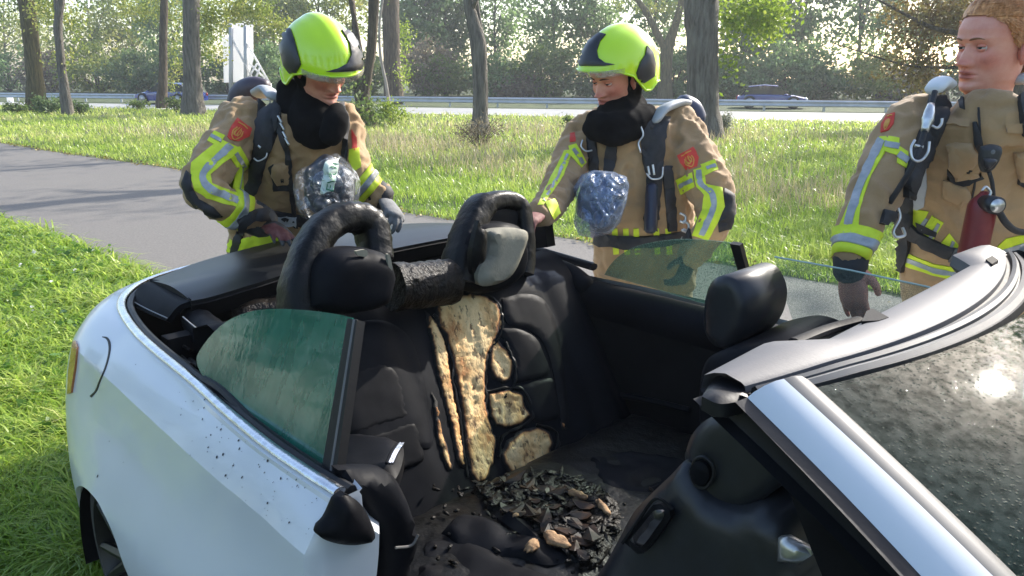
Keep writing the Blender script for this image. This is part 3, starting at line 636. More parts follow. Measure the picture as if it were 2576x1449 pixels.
M_blue = mat('blue_car_paint', (.015, .035, .20), rough=.25, coat=.8); M_cglass = mat('dark_car_glass', (.02, .025, .03), rough=.05, spec=.9); M_tyre = mat('tyre_rubber', (.012, .012, .013), (.022, .022, .022), rough=.85, scale=30)
M_rim = mat('alloy_rim', (.35, .35, .36), rough=.35, metal=.8); M_lamp_r = mat('red_lamp', (.35, .02, .02), rough=.2); M_lamp_w = mat('clear_lamp', (.6, .62, .65), rough=.1)
def small_car(root, pos, d, L, H, W):
    """hatchback from side profile sections; x along travel"""
    d = unit(d); n = np.array([-d[1], d[0], 0]); m = lambda x, y, z: pos + d * x + n * y + np.array([0, 0, z])
    bot = [(-.5, .34), (-.497, .2), (.5, .2), (.498, .36)]
    low = [(-.5, .30, .30), (-.49, .52, .46), (-.40, .60, .50), (-.2, .62, .5), (.1, .61, .5), (.30, .58, .49), (.46, .48, .45), (.5, .36, .38)]
    rings = []
    for x, zt, w in low:
        zz = zt * H / 1.0; hw = w * W
        rings.append([m(x * L, s * hw * k, z) for s, k, z in ((1, .94, .2), (1, 1, .42 * H), (1, .97, zz * .94), (1, .86, zz), (-1, .86, zz), (-1, .97, zz * .94), (-1, 1, .42 * H), (-1, .94, .2))])
    V, F = loft(rings); mk('body', V, F, M_blue, root, off=pos, sharp=35)
    cab = [(-.45, .56, .46), (-.34, .93, .37), (-.12, 1.0, .37), (.08, .96, .36), (.27, .60, .44)]
    rings = [[m(x * L, s * w * W, z * H) for s, z in ((1, .56), (1, zt), (-1, zt), (-1, .56))] for x, zt, w in cab]
    V, F = loft(rings); mk('window', V, F, M_cglass, root, off=pos, sharp=35)
    rings = [[m(x * L, y * w * W, z * H + .012) for y, z in ((1.02, zt - .03), (.9, zt + .012), (-.9, zt + .012), (-1.02, zt - .03))] for x, zt, w in cab[1:4]]
    V, F = loft(rings, cap=False, closed=False); mk('roof', V, F, M_blue, root, off=pos)
    for sx in (-.31, .31):
        for sy in (1, -1):
            c = m(sx * L, sy * W * .46, .31); V, F = tube([c - n * .1, c + n * .1], .31, 18, up=(0, 0, 1)); o = mk('wheel', V, F, M_tyre, root, off=pos, sharp=40)
            V, F = tube([c + n * sy * .098, c + n * sy * .112], .2, 14, up=(0, 0, 1)); mk('rim', V, F, M_rim, o, off=pos)
    for sy in (1, -1):
        V, F = ellipsoid(m(.485 * L, sy * W * .36, .40 * H), (.09, .09, .07)); mk('headlight', V, F, M_lamp_w, root, off=pos)
        V, F = ellipsoid(m(-.492 * L, sy * W * .38, .46 * H), (.06, .07, .10)); mk('tail_light', V, F, M_lamp_r, root, off=pos)
        V, F = ellipsoid(m(.2 * L, sy * W * .53, .60 * H), (.09, .07, .05)); mk('mirror', V, F, M_blue, root, off=pos)
b = G(432, 261.5); r = empty('passing_car', b, 0, 'blue car passing on the near lane behind the slender trunk at the left', 'car', 'cars passing on the motorway'); small_car(r, b, -road_dir, 3.9, 1.15, 1.7)
b = far_point(1946, 4.2); r = empty('passing_car', b, 0, 'blue car half hidden behind the guardrail right of the massive trunk', 'car', 'cars passing on the motorway'); small_car(r, b, road_dir, 3.3, 1.12, 1.7)

# ================================================================== THE BURNT CONVERTIBLE
CAR = empty('convertible_car', CAR_O, math.radians(-46), 'white convertible with burnt rear seats and its roof folded away', 'car')
def m_paint():
    m = mat('white_car_paint', (.52, .55, .575), (.57, .60, .62), rough=.34, scale=1.6, coat=.55, detail=2)
    return m
M_wpaint = m_paint()
M_chrome = mat('chrome', (.62, .62, .63), (.80, .80, .80), rough=.22, scale=30, metal=1.0, bump=.15, bscale=60)
M_black = mat('cabin_black', (.004, .004, .0045), (.008, .008, .009), rough=.75, scale=9, spec=.15)
M_leather = mat('black_leather', (.0042, .0047, .0064), (.008, .0088, .0115), rough=.52, scale=6, bump=.15, bscale=140, dist=.002, rvar=.1, spec=.05)
M_leather2 = mat('leather_panel', (.004, .0042, .0055), (.008, .0083, .010), rough=.5, scale=14, bump=.2, bscale=260, dist=.0015, spec=.07)
M_lid = mat('matte_lid', (.010, .0105, .011), (.014, .0145, .015), rough=.38, scale=2, bump=.1, bscale=300, dist=.001, spec=.35)
M_char = mat('charred_padding', (.002, .002, .002), (.006, .006, .006), rough=.40, scale=22, bump=.45, bscale=34, dist=.008, rvar=.2, detail=8, spec=.2)
M_ash = mat('ash_crust', (.003, .0025, .002), (.030, .020, .013), rough=.45, scale=30, bump=1.0, bscale=70, dist=.010, lo=.45, hi=.78, detail=9, spec=.22)
M_plastic = mat('header_plastic', (.095, .093, .098), (.125, .123, .128), rough=.56, scale=4, bump=.3, bscale=220, dist=.001, rvar=.08, spec=.26)
M_seal = mat('rubber_seal', (.006, .0065, .008), rough=.5, bump=.1, bscale=40, spec=.3)
M_hrest = mat('smooth_black_leather', (.010, .0115, .015), (.015, .017, .022), rough=.36, scale=20, bump=.12, bscale=240, dist=.001, spec=.38)
M_mould = mat('grey_moulding', (.10, .097, .094), (.14, .135, .13), rough=.52, scale=8, spec=.3)
M_amber = mat('amber_lens', (.30, .10, .02), (.42, .16, .04), rough=.2, scale=30, coat=.6)
M_stitch = mat('pale_stitching', (.35, .34, .32), rough=.8)
M_padgrey = mat('bare_headrest_foam', (.15, .14, .105), (.27, .25, .19), rough=.75, scale=7, bump=.3, bscale=60, dist=.004)
def foam_mat():
    m, nt, b, out = newmat('burnt_foam')
    at = N(nt, 'ShaderNodeAttribute'); at.attribute_name = 'tint'
    t = noise_tex(nt, 26, 8, .7); s = noise_tex(nt, 48, 6, .65, stretch=(1, 1, .09))
    a = N(nt, 'ShaderNodeMath', operation='MULTIPLY_ADD'); nt.links.new(t.outputs['Fac'], a.inputs[0]); a.inputs[1].default_value = .34; nt.links.new(at.outputs['Fac'], a.inputs[2])
    r = ramp(nt, a.outputs[0], [(.50, (.006, .005, .004)), (.62, (.05, .022, .008)), (.74, (.34, .15, .05)), (.95, (.68, .42, .17)), (1.0, (.82, .58, .28))])
    mr = N(nt, 'ShaderNodeMapRange'); mr.inputs['From Min'].default_value = .1; mr.inputs['From Max'].default_value = 1.38; nt.links.new(a.outputs[0], mr.inputs[0]); nt.links.new(mr.outputs[0], r.inputs[0])
    for e, p in zip(r.color_ramp.elements, (.20, .32, .42, .55, .80)): e.position = p
    t3 = noise_tex(nt, 11, 5, .6, stretch=(1, 1, .5)); sc_ = ramp(nt, t3.outputs['Fac'], [(.34, (.50, .26, .12)), (.44, (.92, .80, .66)), (.54, (1, 1, 1))])
    m0 = N(nt, 'ShaderNodeMix', data_type='RGBA', blend_type='MULTIPLY'); m0.inputs[0].default_value = .9; nt.links.new(r.outputs[0], m0.inputs[6]); nt.links.new(sc_.outputs[0], m0.inputs[7])
    cr = ramp(nt, s.outputs['Fac'], [(.37, (.06, .025, .010)), (.46, (1, 1, 1))])
    mx = N(nt, 'ShaderNodeMix', data_type='RGBA', blend_type='MULTIPLY'); mx.inputs[0].default_value = .85
    nt.links.new(m0.outputs[2], mx.inputs[6]); nt.links.new(cr.outputs[0], mx.inputs[7]); nt.links.new(mx.outputs[2], b.inputs['Base Color'])
    b.inputs['Roughness'].default_value = .8
    bp = N(nt, 'ShaderNodeBump', Strength=.9, Distance=.012); nt.links.new(s.outputs['Fac'], bp.inputs['Height']); nt.links.new(bp.outputs[0], b.inputs['Normal'])
    return m
M_foam = foam_mat()
def cpart(name, V, F, m, parent=CAR, sharp=40, smooth=True): return mk(name, V, F, m, parent, smooth=smooth, sharp=sharp)
def KP(x, y, pt, nr):
    d = _M @ ray(x, y); c = to_car(_C); nr = np.asarray(nr, float); return c + d * (((np.asarray(pt) - c) @ nr) / (d @ nr))
def plate(poly3, nrm, th):
    """thin plate from a planar outline"""
    p = np.asarray(poly3, float); n = len(p); o = unit(nrm) * th
    V = np.vstack([p, p + o]); return V, [tuple(range(n)), tuple(range(2 * n - 1, n - 1, -1))] + [(i, i + n, (i + 1) % n + n, (i + 1) % n) for i in range(n)]
def patch(curves, th=0.0, nrm=(0, 0, 1), nv=4):
    """surface through a few curves with the same number of points, with thickness"""
    C3 = [smooth_path(c, 6) for c in curves]; k = len(C3[0]); rows = [smooth_path(np.array([c[i] for c in C3]), nv) for i in range(k)]
    m = len(rows[0]); V = np.concatenate(rows); F = [(i * m + j, i * m + j + 1, (i + 1) * m + j + 1, (i + 1) * m + j) for i in range(k - 1) for j in range(m - 1)]
    if th:
        N3 = normals(V, F); s = 1 if (N3.mean(0) @ np.asarray(nrm)) > 0 else -1; n = len(V); W = V - N3 * th * s
        FF = F + [tuple(q + n for q in reversed(f)) for f in F]; E = {(f[i], f[(i + 1) % 4]) for f in F for i in range(4)}
        FF += [(a, a + n, c + n, c) for (a, c) in E if (c, a) not in E]; return np.vstack([V, W]), FF
    return V, F

# ---- body shell: belt line in plan, swept outwards and down
WX, WZ, WR, WY = -.375, .205, .365, -1.03
belt = [(.690, -.837), (.57, -.842), (.403, -.843), (.177, -.831), (-.069, -.811), (-.403, -.793), (-.623, -.772), (-.836, -.736), (-.979, -.697), (-1.10, -.638), (-1.20, -.555), (-1.275, -.44), (-1.335, -.27), (-1.36, 0)]
belt = smooth_path(belt + [(x, -y) for x, y in belt[-2::-1]] + [(1.2, .82), (1.9, .80), (2.5, .76), (3.1, .66)], 10)
bl = resamp(belt, 330)
tg = np.gradient(bl, axis=0); tg /= np.linalg.norm(tg, axis=1)[:, None]; nout = np.c_[tg[:, 1], -tg[:, 0]]
if nout[3] @ np.array([0, -1]) < 0: nout = -nout
ZC = .865
_tl = np.array([K(x, y, 2, ZC)[:2] for x, y in [(207, 890), (235, 919), (283, 966), (367, 1046), (467, 1139), (567, 1226), (667, 1306), (742, 1379)]])
def sh_off(x):
    """shoulder width: from the crease measured on the near flank"""
    by = np.interp(x, [-.979, -.836, -.623, -.403, -.069, .177, .403, .69], [.697, .736, .772, .793, .811, .831, .843, .837])
    return float(np.clip(np.interp(x, _tl[:, 0], -_tl[:, 1]) - by, .05, .19)) if -1.0 < x < .72 else (.15 if x <= -1 else .07)
def lo_off(x): return float(np.interp(x, [-1.35, -1.1, -.75, -.4, -.05, .3, .65, 3], [.20, .215, .225, .235, .21, .175, .15, .10]))
zp = [.962, .957, .948, .930, .912, .893, ZC + .003, ZC - .003]
rings = []
for i, (p, n) in enumerate(zip(bl, nout)):
    sh, lo = sh_off(p[0]), lo_off(p[0]); dx = p[0] - WX
    zl = .22
    if abs(dx) < WR and abs(p[1]) > .5: zl = max(.22, WZ + math.sqrt(WR * WR - dx * dx))
    zs = zp + list(np.linspace(.845, zl, 15)); row = []
    for z in zs:
        lo2 = max(lo, sh + .015)
        o = np.interp(-z, [-.962, -.957, -.948, -.930, -.912, -.893, -ZC - .003, -ZC + .003, -.80, -.72, -.64, -.56, -.48, -.35, -.2], [0, .012, .20 * sh, .42 * sh, .62 * sh, .80 * sh, sh, sh + .001, sh + .10 * (lo2 - sh), sh + .30 * (lo2 - sh), sh + .62 * (lo2 - sh), sh + .90 * (lo2 - sh), lo2, lo2 * .97, lo2 * .82])
        kr = float(np.clip((-.62 - p[0]) / .45, 0, 1)); kr = kr * kr * (3 - 2 * kr)
        o = (1 - kr) * o + kr * lo2 * max(0, 1 - (max(0, z - .45) / .512) ** 2.5) ** .42
        row.append((p[0] + n[0] * o, p[1] + n[1] * o, z))
    e = row[-1]; row += [(e[0] - n[0] * .012, e[1] - n[1] * .012, e[2] - .006), (e[0] - n[0] * .05, e[1] - n[1] * .05, e[2] + .004)]
    rings.append(row)
V, F = loft(rings, cap=False, closed=False)
body = cpart('body', V, F, M_wpaint, sharp=14)
BODY_W = from_car(V); body_bvh = bvh_of(BODY_W, F)
# door opening edge at the near side
r0 = np.array(rings[0][:23]); iw = lambda k: np.array([k * min(1, .30 + max(0, .962 - z) * 6) for z in r0[:, 2]]); jam = [r0, r0 + (.008, .010, 0), r0 + np.c_[np.full(23, .014), iw(.05), np.zeros(23)], r0 + np.c_[np.full(23, .012), iw(.165), np.zeros(23)], r0 + np.c_[np.full(23, -.04), iw(.20), np.zeros(23)]]
V, F = loft(jam, cap=False, closed=False); cpart('door_jamb', V, F, M_wpaint)
# front wings and bonnet (ahead of the windscreen, out of view)
secs = []
for x, hw, zt in ((1.78, .93, .93), (2.1, .95, .96), (2.6, .96, .90), (3.05, .90, .80), (3.32, .70, .66), (3.40, .45, .55)):
    secs.append([(x, -hw, .25), (x, -hw * 1.0, .6), (x, -hw * .93, zt - .05), (x, -hw * .8, zt), (x, 0, zt + .04), (x, hw * .8, zt), (x, hw * .93, zt - .05), (x, hw, .6), (x, hw, .25)])
V, F = loft(secs, cap=True); cpart('bonnet', V, F, M_wpaint)
# near sill
V, F = box((1.2, -.86, .30), (1.3, .16, .2)); cpart('sill', V, F, M_wpaint, smooth=False)
# ---- chrome belt trim and seal inside it
k1 = int(np.argmin(np.hypot(bl[:, 0] + 1.33, bl[:, 1] - .3)))
tp = np.c_[bl[:k1], np.full(k1, .967)] - np.c_[nout[:k1] * .006, np.zeros(k1)]
V, F = tube(tp, .0145, 12, flat=.62, up=(0, 0, 1)); cpart('belt_trim', V, F, M_chrome)
tp = np.c_[bl[:k1], np.full(k1, .956)] - np.c_[nout[:k1] * .034, np.zeros(k1)]
V, F = tube(tp, .013, 8, up=(0, 0, 1)); cpart('belt_seal', V, F, M_seal)
# ---- cabin tub
inn = np.c_[bl - nout * .03, np.full(len(bl), .945)]; inn2 = np.c_[bl - nout * .07, np.full(len(bl), .70)]; inn3 = np.c_[bl - nout * .10, np.full(len(bl), .30)]
sel = bl[:, 0] < 1.75; V, F = loft([inn[sel], inn2[sel], inn3[sel]], cap=False, closed=False); cpart('cabin_wall', V, F, M_black)
V, F = box((.6, 0, .28), (3.6, 1.52, .05)); cpart('cabin_floor', V, F, M_black, smooth=False)
V, F = box((-.62, 0, .62), (.06, 1.36, .6)); cpart('rear_bulkhead', V, F, M_black, smooth=False)
# ---- wheels (near rear seen through the arch)
def wheel(x, y, s):
    c = np.array([x, y, .325]); prof = [(.0, .225), (.0, .268), (.012, .30), (.04, .322), (.10, .326), (.18, .326), (.215, .30), (.22, .23)]
    rr = [[c + np.array([math.cos(a) * R_, s * d, math.sin(a) * R_]) for a in np.linspace(0, 2 * math.pi, 40, endpoint=False)] for d, R_ in prof]
    V, F = loft(rr, cap=False); w = cpart('wheel', V, F, M_tyre)
    prof = [(.004, .235), (-.004, .228), (.02, .215), (.09, .21), (.12, .03)]
    rr = [[c + np.array([math.cos(a) * R_, s * d, math.sin(a) * R_]) for a in np.linspace(0, 2 * math.pi, 40, endpoint=False)] for d, R_ in prof]
    V, F = loft(rr, cap=False); cpart('rim', V, F, M_rimdark, w); V, F = tube([c + (0, s * .10, 0), c + (0, s * .14, 0)], .22, 24, up=(0, 0, 1)); cpart('brake_disc', V, F, M_black, w)
    for k in range(10):
        a = k * math.pi / 5 + (k % 2) * .18; d = np.array([math.cos(a), 0, math.sin(a)])
        V, F = tube([c + d * .03 + (0, s * .035, 0), c + d * .22 + (0, s * .012, 0)], [.020, .013], 6); cpart('spoke', V, F, M_rimdark, w)
    V, F = ellipsoid(c + (0, s * .03, 0), (.04, .02, .04)); cpart('hub_cap', V, F, M_rimdark, w)
M_rimdark = mat('dark_rim', (.016, .015, .013), (.03, .028, .024), rough=.4, metal=.3)
wheel(WX, WY + .06, 1); wheel(WX, -WY - .06, -1); wheel(2.35, -.93, 1); wheel(2.35, .93, -1)
for s in (-1, 1):
    arc = [[(WX + math.cos(a) * (WR + .01), s * y, WZ + math.sin(a) * (WR + .01)) for a in np.linspace(-.15, math.pi + .15, 24)] for y in (.985, .72)]
    V, F = loft(arc, cap=False, closed=False); cpart('wheel_arch_liner', V, F, M_black)
# ---- tail light, fuel flap, soot
decal('tail_light', [(174, 992), (177, 930), (187, 862), (194, 858), (198, 874), (193, 925), (183, 988)], body_bvh, M_amber, CAR, off=.001, th=.006, step=7, xf=to_car)
decal('fuel_flap', [(232, 855), (262, 850), (272, 862), (274, 882), (268, 920), (250, 958), (236, 990), (226, 985), (214, 940), (214, 890)], body_bvh, M_wpaint, CAR, off=.0005, th=.0012, step=7, xf=to_car, curve=True)
decal('flap_gap', ribbon([(258, 848), (270, 852), (276, 866), (275, 890), (266, 925), (252, 958), (243, 982), (229, 998)], [1.5, 6, 5.5, 3.5, 3, 3, 3.5, 5]), body_bvh, M_seal, CAR, off=.001, th=.0012, step=3, xf=to_car)
M_soot = mat('soot_flecks', (.012, .013, .02), rough=.7)
VV, FF = [], []
quad = np.array([(330, 900), (500, 985), (855, 1245), (745, 1375), (420, 1095)])
cand = np.c_[rng.uniform(300, 860, 900), rng.uniform(880, 1400, 900)]; cand = cand[in_poly(cand, quad)]
wgt = np.clip((cand[:, 0] - 330) / 330, .12, 1) * np.clip((1010 - cand[:, 0]) / 300, .3, 1); cand = cand[rng.random(len(cand)) < wgt][:75]
cand = np.vstack([cand, [(341, 917), (540, 1015), (622, 1080), (575, 1103), (545, 1150), (688, 1212), (735, 1225), (275, 1110), (245, 1198), (310, 1163)]])
for i, (x, y) in enumerate(cand):
    L = 1.3 + 3.6 * rnd.random() ** 3; wv = L * (.3 + .3 * rnd.random()); a = math.radians(-62 + rnd.uniform(-14, 14)); d = np.array([math.cos(a), math.sin(a)]); e = np.array([-d[1], d[0]]); pts = []
    for t in range(6):
        q = np.array([x, y]) + d * L * math.cos(t * math.pi / 3) * rnd.uniform(.8, 1.3) + e * wv * math.sin(t * math.pi / 3); loc, nor, ix, ds = body_bvh.ray_cast(Vector(_C), Vector(ray(*q)).normalized())
        if loc is None: break
        pts.append(to_car(np.array(loc) - ray(*q) * .0025))
    if len(pts) == 6: n0 = len(VV); VV += pts; FF.append(tuple(range(n0, n0 + 6)))
tag(mk('soot_fleck', VV, FF, M_soot, CAR, smooth=False), kind='stuff')

# ---- lid over the folded roof
def lidpt(x, y, z): return K(x, y, 2, z)
fr = [lidpt(480, 757, .998), lidpt(533, 746, 1.003), lidpt(633, 716, 1.013), lidpt(730, 687, 1.022), lidpt(860, 655, 1.03), lidpt(982, 627, 1.036), lidpt(1139, 597, 1.04), lidpt(1230, 586, 1.035)]
re = [lidpt(377, 705, .998), lidpt(430, 685, 1.003), lidpt(500, 659, 1.013), lidpt(600, 631, 1.022), lidpt(743, 597, 1.03), lidpt(900, 573, 1.036), lidpt(1060, 561, 1.04), lidpt(1200, 562, 1.03)]
mid = [(a + b) / 2 + np.array([0, 0, .018]) for a, b in zip(fr, re)]
q1 = [a * .8 + b * .2 + np.array([0, 0, .012]) for a, b in zip(fr, re)]
V, F = patch([fr, q1, mid, re], .03); cpart('roof_lid', V, F, M_lid, sharp=30)
low = [p + np.array([.004, 0, -.012]) for p in fr]; low2 = [p + np.array([-.03, 0, -.075]) for p in fr]
V, F = patch([low, low2], .006); cpart('lid_lip', V, F, M_black)
seam = [lidpt(377, 706, .997), lidpt(417, 713, .999), lidpt(457, 736, .999), lidpt(480, 757, .997)]
out_ = [lidpt(329, 752, .95), lidpt(334, 766, .945), lidpt(370, 786, .94), lidpt(418, 807, .935)]
mid_ = [(a + b) / 2 + np.array([0, 0, .016]) for a, b in zip(seam, out_)]
V, F = patch([seam, mid_, out_], .02); cpart('lid_flap', V, F, M_leather2)
st = [o_ * .9 + m_ * .1 + np.array([0, 0, .005]) for o_, m_ in zip(out_, mid_)]; V, F = tube(smooth_path(st), .0022, 5); cpart('stitching', V, F, M_stitch)
V, F = tube(smooth_path([s_ + (0, 0, .004) for s_ in seam]), .003, 5); cpart('lid_seam', V, F, M_black)
# leather bolster beside the rear seat and charred shelf
bp = [(457, 779), (487, 777), (520, 788), (560, 812), (590, 840), (545, 872), (500, 858), (456, 800)]
V, F = puff([K(x, y, 2, .93)[:2] for x, y in bp], T=.035, r=.06, step=.02, w=.03, curve=True, wob=.3); cpart('side_bolster', on_axis(V, 2, .915), F, M_leather)
V, F = tube(smooth_path([K(460, 797, 2, .965), K(490, 822, 2, .965), K(545, 862, 2, .96)]), .0022, 5); cpart('stitching', V, F, M_stitch)
bp = [(580, 756), (640, 742), (715, 728), (722, 778), (650, 782), (600, 790)]
V, F = puff([K(x, y, 2, .93)[:2] for x, y in bp], T=.02, r=.03, step=.02, w=.05, wob=.8, seed=3); cpart('charred_shelf', on_axis(V, 2, .90), F, M_ash)
# loose wiring and debris in the well behind the quarter window
for i in range(9):
    x0, y0 = rnd.uniform(440, 500), rnd.uniform(850, 930); V, F = tube(smooth_path([K(x0, y0, 2, .86), K(x0 + rnd.uniform(10, 40), y0 + rnd.uniform(-10, 30), 2, .89), K(x0 + rnd.uniform(30, 80), y0 + rnd.uniform(20, 60), 2, .84)]), rnd.uniform(.003, .008), 6); cpart('burnt_wire', V, F, M_ash)

# ---- rear seat: backrest, burnt foam, headrests
ny, nzz = 78, 56; V = []; F = []
for j in range(nzz):
    t = j / (nzz - 1); z = .40 + .66 * t
    for i in range(ny):
        y = -.70 + 1.40 * i / (ny - 1); x = .30 - .42 * t
        s = abs(abs(y) - .34); x += .055 * math.exp(-(s / .21) ** 4) * (1 - .35 * math.exp(-((s - .16) / .04) ** 2)); x += .05 * math.exp(-((abs(y) - .60) / .07) ** 2) * (1 - t * .5)
        x -= .04 * max(0, (t - .88) / .12) ** 2 + .03 * max(0, (.06 - t) / .06)
        if -.16 < y < .34 : x += .004 * noise.noise((y * 22, z * 6, 1.3))
        x += .0012 * noise.noise((y * 30, z * 30, 2.2))
        V.append((x, y, z))
for j in range(nzz - 1):
    for i in range(ny - 1): a = j * ny + i; F.append((a, a + 1, a + ny + 1, a + ny))
V = np.array(V); top = V[-ny:] + (-.05, 0, .008); tb = V[-ny:] + (-.16, 0, -.03); tb2 = V[-ny:] + (-.18, 0, -.5); n0 = len(V); V = np.vstack([V, top, tb, tb2])
for r_ in range(3):
    a0 = n0 - ny + r_ * ny
    for i in range(ny - 1): F.append((a0 + i, a0 + i + 1, a0 + ny + i + 1, a0 + ny + i))
RS = cpart('rear_seat_back', V, F, M_leather); rs_w = from_car(V); rs_bvh = bvh_of(rs_w, F)
def seat_decal(name, poly, m, inflate=.0, r=20, th=.003, step=8, wob=0.0, curve=True, parent=None, bv=None, off=.001):
    o = decal(name, poly, bv or rs_bvh, m, parent or CAR, off=off, th=th, step=step, inflate=inflate, infl_r=r, curve=curve, xf=to_car, wob=wob, seed=poly[0][0])
    return o
for poly in ([(893, 812), (945, 806), (990, 818), (1028, 850), (1050, 900), (1064, 960), (1076, 1040), (1086, 1120), (1040, 1130), (900, 1150), (872, 1060)],):
    seat_decal('seat_panel', poly, M_leather, .005, 9)
for poly in ([(886, 945), (915, 925), (955, 914), (985, 925), (1008, 960), (1024, 1040), (1034, 1052), (960, 1072), (868, 1092)], [(890, 1110), (960, 1085), (1040, 1062), (1058, 1120), (1062, 1160), (1000, 1185), (930, 1190)],
             [(1250, 826), (1300, 828), (1345, 850), (1366, 890), (1380, 940), (1330, 958), (1290, 962), (1292, 920), (1280, 880)], [(1300, 975), (1385, 952), (1400, 1000), (1405, 1050), (1345, 1060), (1322, 1010)],
             [(1262, 752), (1310, 740), (1360, 750), (1392, 800), (1412, 900), (1425, 1000), (1428, 1070), (1410, 1060), (1395, 960), (1370, 870), (1330, 830), (1275, 815)]):
    seat_decal('seat_panel', poly, M_leather2, .006, 9)
def foam(poly, inflate=.012, r=13, seed=0):
    inflate *= .7; p = np.array(poly, float); q = resample(p, 9); c = q.mean(0)
    q = q + np.array([[4.5 * noise.noise((a * .10, b * .11, seed)), 4.5 * noise.noise((a * .10, b * .11, seed + 7))] for a, b in q]); v2, F2, b = fill(q, 6.5)
    de = np.minimum(edge_dist(v2, b) / r, 1.0); T = []; pts = []; nn = []; ok = np.zeros(len(v2), bool)
    for i, a in enumerate(v2):
        d = Vector(ray(*a)).normalized(); loc, nor, ix, ds = rs_bvh.ray_cast(Vector(_C), d)
        if loc is None: pts.append((0, 0, 0)); continue
        if nor.dot(d) > 0: nor = -nor
        cr = abs(noise.noise((a[0] * .16 + a[1] * .02, a[1] * .011, seed + 3))); h = .004 + inflate * math.sqrt(1 - (1 - de[i]) ** 2) - .007 * max(0, .10 - cr) / .10 + .003 * noise.noise((a[0] * .05, a[1] * .03, seed))
        pts.append(np.array(loc) + np.array(nor) * h); ok[i] = True
    F2 = [f for f in F2 if all(ok[j] for j in f)]; n = len(pts); P3 = to_car(np.array(pts, float)); back = P3 + (-.03, 0, 0)
    E = {(f[i], f[(i + 1) % 3]) for f in F2 for i in range(3)}; FF = list(F2) + [(a, a + n, c_ + n, c_) for (a, c_) in E if (c_, a) not in E]
    o = mk('burnt_foam', np.vstack([P3, back]), FF, M_foam, CAR); at = o.data.attributes.new('tint', 'FLOAT', 'POINT'); at.data.foreach_set('value', np.r_[de, np.zeros(n)].astype(np.float32)); return o
foam([(1108, 748), (1160, 741), (1214, 740), (1252, 764), (1262, 800), (1250, 852), (1228, 890), (1220, 950), (1222, 1010), (1230, 1060), (1246, 1105), (1240, 1170), (1218, 1214), (1195, 1220), (1176, 1192), (1166, 1120), (1158, 1040), (1143, 960), (1132, 900), (1116, 850), (1098, 812), (1092, 772)], .018, 15, 1)
foam([(1070, 785), (1088, 800), (1110, 840), (1124, 890), (1138, 980), (1153, 1050), (1162, 1130), (1166, 1180), (1150, 1168), (1136, 1100), (1126, 1050), (1112, 1000), (1096, 930), (1084, 870)], .014, 9, 2)
foam([(1086, 985), (1098, 1010), (1110, 1080), (1125, 1130), (1138, 1182), (1126, 1185), (1112, 1150), (1096, 1090)], .010, 8, 3)
foam([(1230, 860), (1250, 846), (1262, 870), (1280, 880), (1294, 920), (1284, 955), (1265, 966), (1240, 955), (1228, 920)], .010, 14, 4)
foam([(1224, 990), (1275, 980), (1312, 990), (1320, 1020), (1336, 1045), (1310, 1068), (1275, 1078), (1245, 1074), (1230, 1040)], .012, 11, 5)
foam([(1258, 1142), (1275, 1110), (1310, 1082), (1350, 1072), (1382, 1085), (1392, 1115), (1380, 1150), (1345, 1190), (1310, 1206), (1278, 1192), (1264, 1165)], .014, 16, 6)
foam([(1252, 775), (1264, 792), (1260, 835), (1248, 850), (1246, 800)], .008, 6, 8)
foam([(1410, 1060), (1422, 1058), (1426, 1078), (1412, 1084)], .006, 5, 9)
# ragged char rims round the bare foam
for i, pth in enumerate(([(1100, 760), (1118, 745), (1170, 738), (1225, 742), (1256, 770), (1264, 810), (1254, 850), (1228, 885)], [(1092, 790), (1116, 820), (1132, 880), (1142, 960), (1156, 1050), (1166, 1130), (1174, 1200)], [(1224, 885), (1220, 950), (1222, 1020), (1232, 1080), (1250, 1110)],
          [(1225, 985), (1280, 976), (1318, 984), (1340, 1045), (1300, 1078), (1262, 1100), (1256, 1150)], [(1268, 1000), (1296, 960), (1290, 900), (1270, 860)], [(1350, 1068), (1395, 1085), (1400, 1130), (1370, 1180)])):
    p = smooth_path(pth, 10); pts = []; rr = []
    for k, (x, y) in enumerate(p):
        x += 5 * noise.noise((k * .22, i * 7.7, 1)); y += 3 * noise.noise((k * .22, i * 7.7, 5)); loc, nor, ix, ds = rs_bvh.ray_cast(Vector(_C), Vector(ray(x, y)).normalized())
        if loc: pts.append(to_car(np.array(loc) - ray(x, y) * .006)); rr.append(.0055 + .0045 * noise.noise((k * .35, i * 3.1, 0)))
    V, F = tube(pts, rr, 7); cpart('char_rim', V, F, M_char)
def wob_tube(p, r, n, amp, seed, flat=1.0, up=None, e=2.0):
    V, F = tube(p, r, n, flat=flat, up=up, rounded=False, e=e); m = len(p) * n; c = np.repeat(np.asarray(p), n, 0)
    k = np.array([1 + amp * noise.noise((q[0] * 26 + seed, q[1] * 26, q[2] * 26)) + amp * .8 * noise.noise((q[0] * 70 + seed, q[1] * 70, q[2] * 70)) for q in V[:m]]); V[:m] = c + (V[:m] - c) * k[:, None]; return V, F
def hr_path(px, x, n=7): return smooth_path([K(a, b, 0, x + d) for a, b, d in px], n)
HR = cpart('headrest', *wob_tube(hr_path([(748, 790, .02), (752, 720, .0), (768, 660, -.02), (790, 610, -.04), (822, 568, -.06), (868, 547, -.07), (910, 552, -.07), (934, 575, -.06), (941, 615, -.04), (944, 655, -.02)], -.06), [.050] * 10 + [.047] * 20 + [.047] * 34, 28, .06, 1, flat=1.25, up=(1, 0, .25), e=3.0), M_char)
def pad(poly, x, T, m, parent, r=.06, w=.05, name='pad', seed=0):
    V, F = puff([K(a, b, 0, x)[1:] for a, b in poly], T=T, r=r, step=.02, w=w, curve=True, wob=.15, seed=seed); return cpart(name, on_axis(V, 0, x - w / 2), F, m, parent)
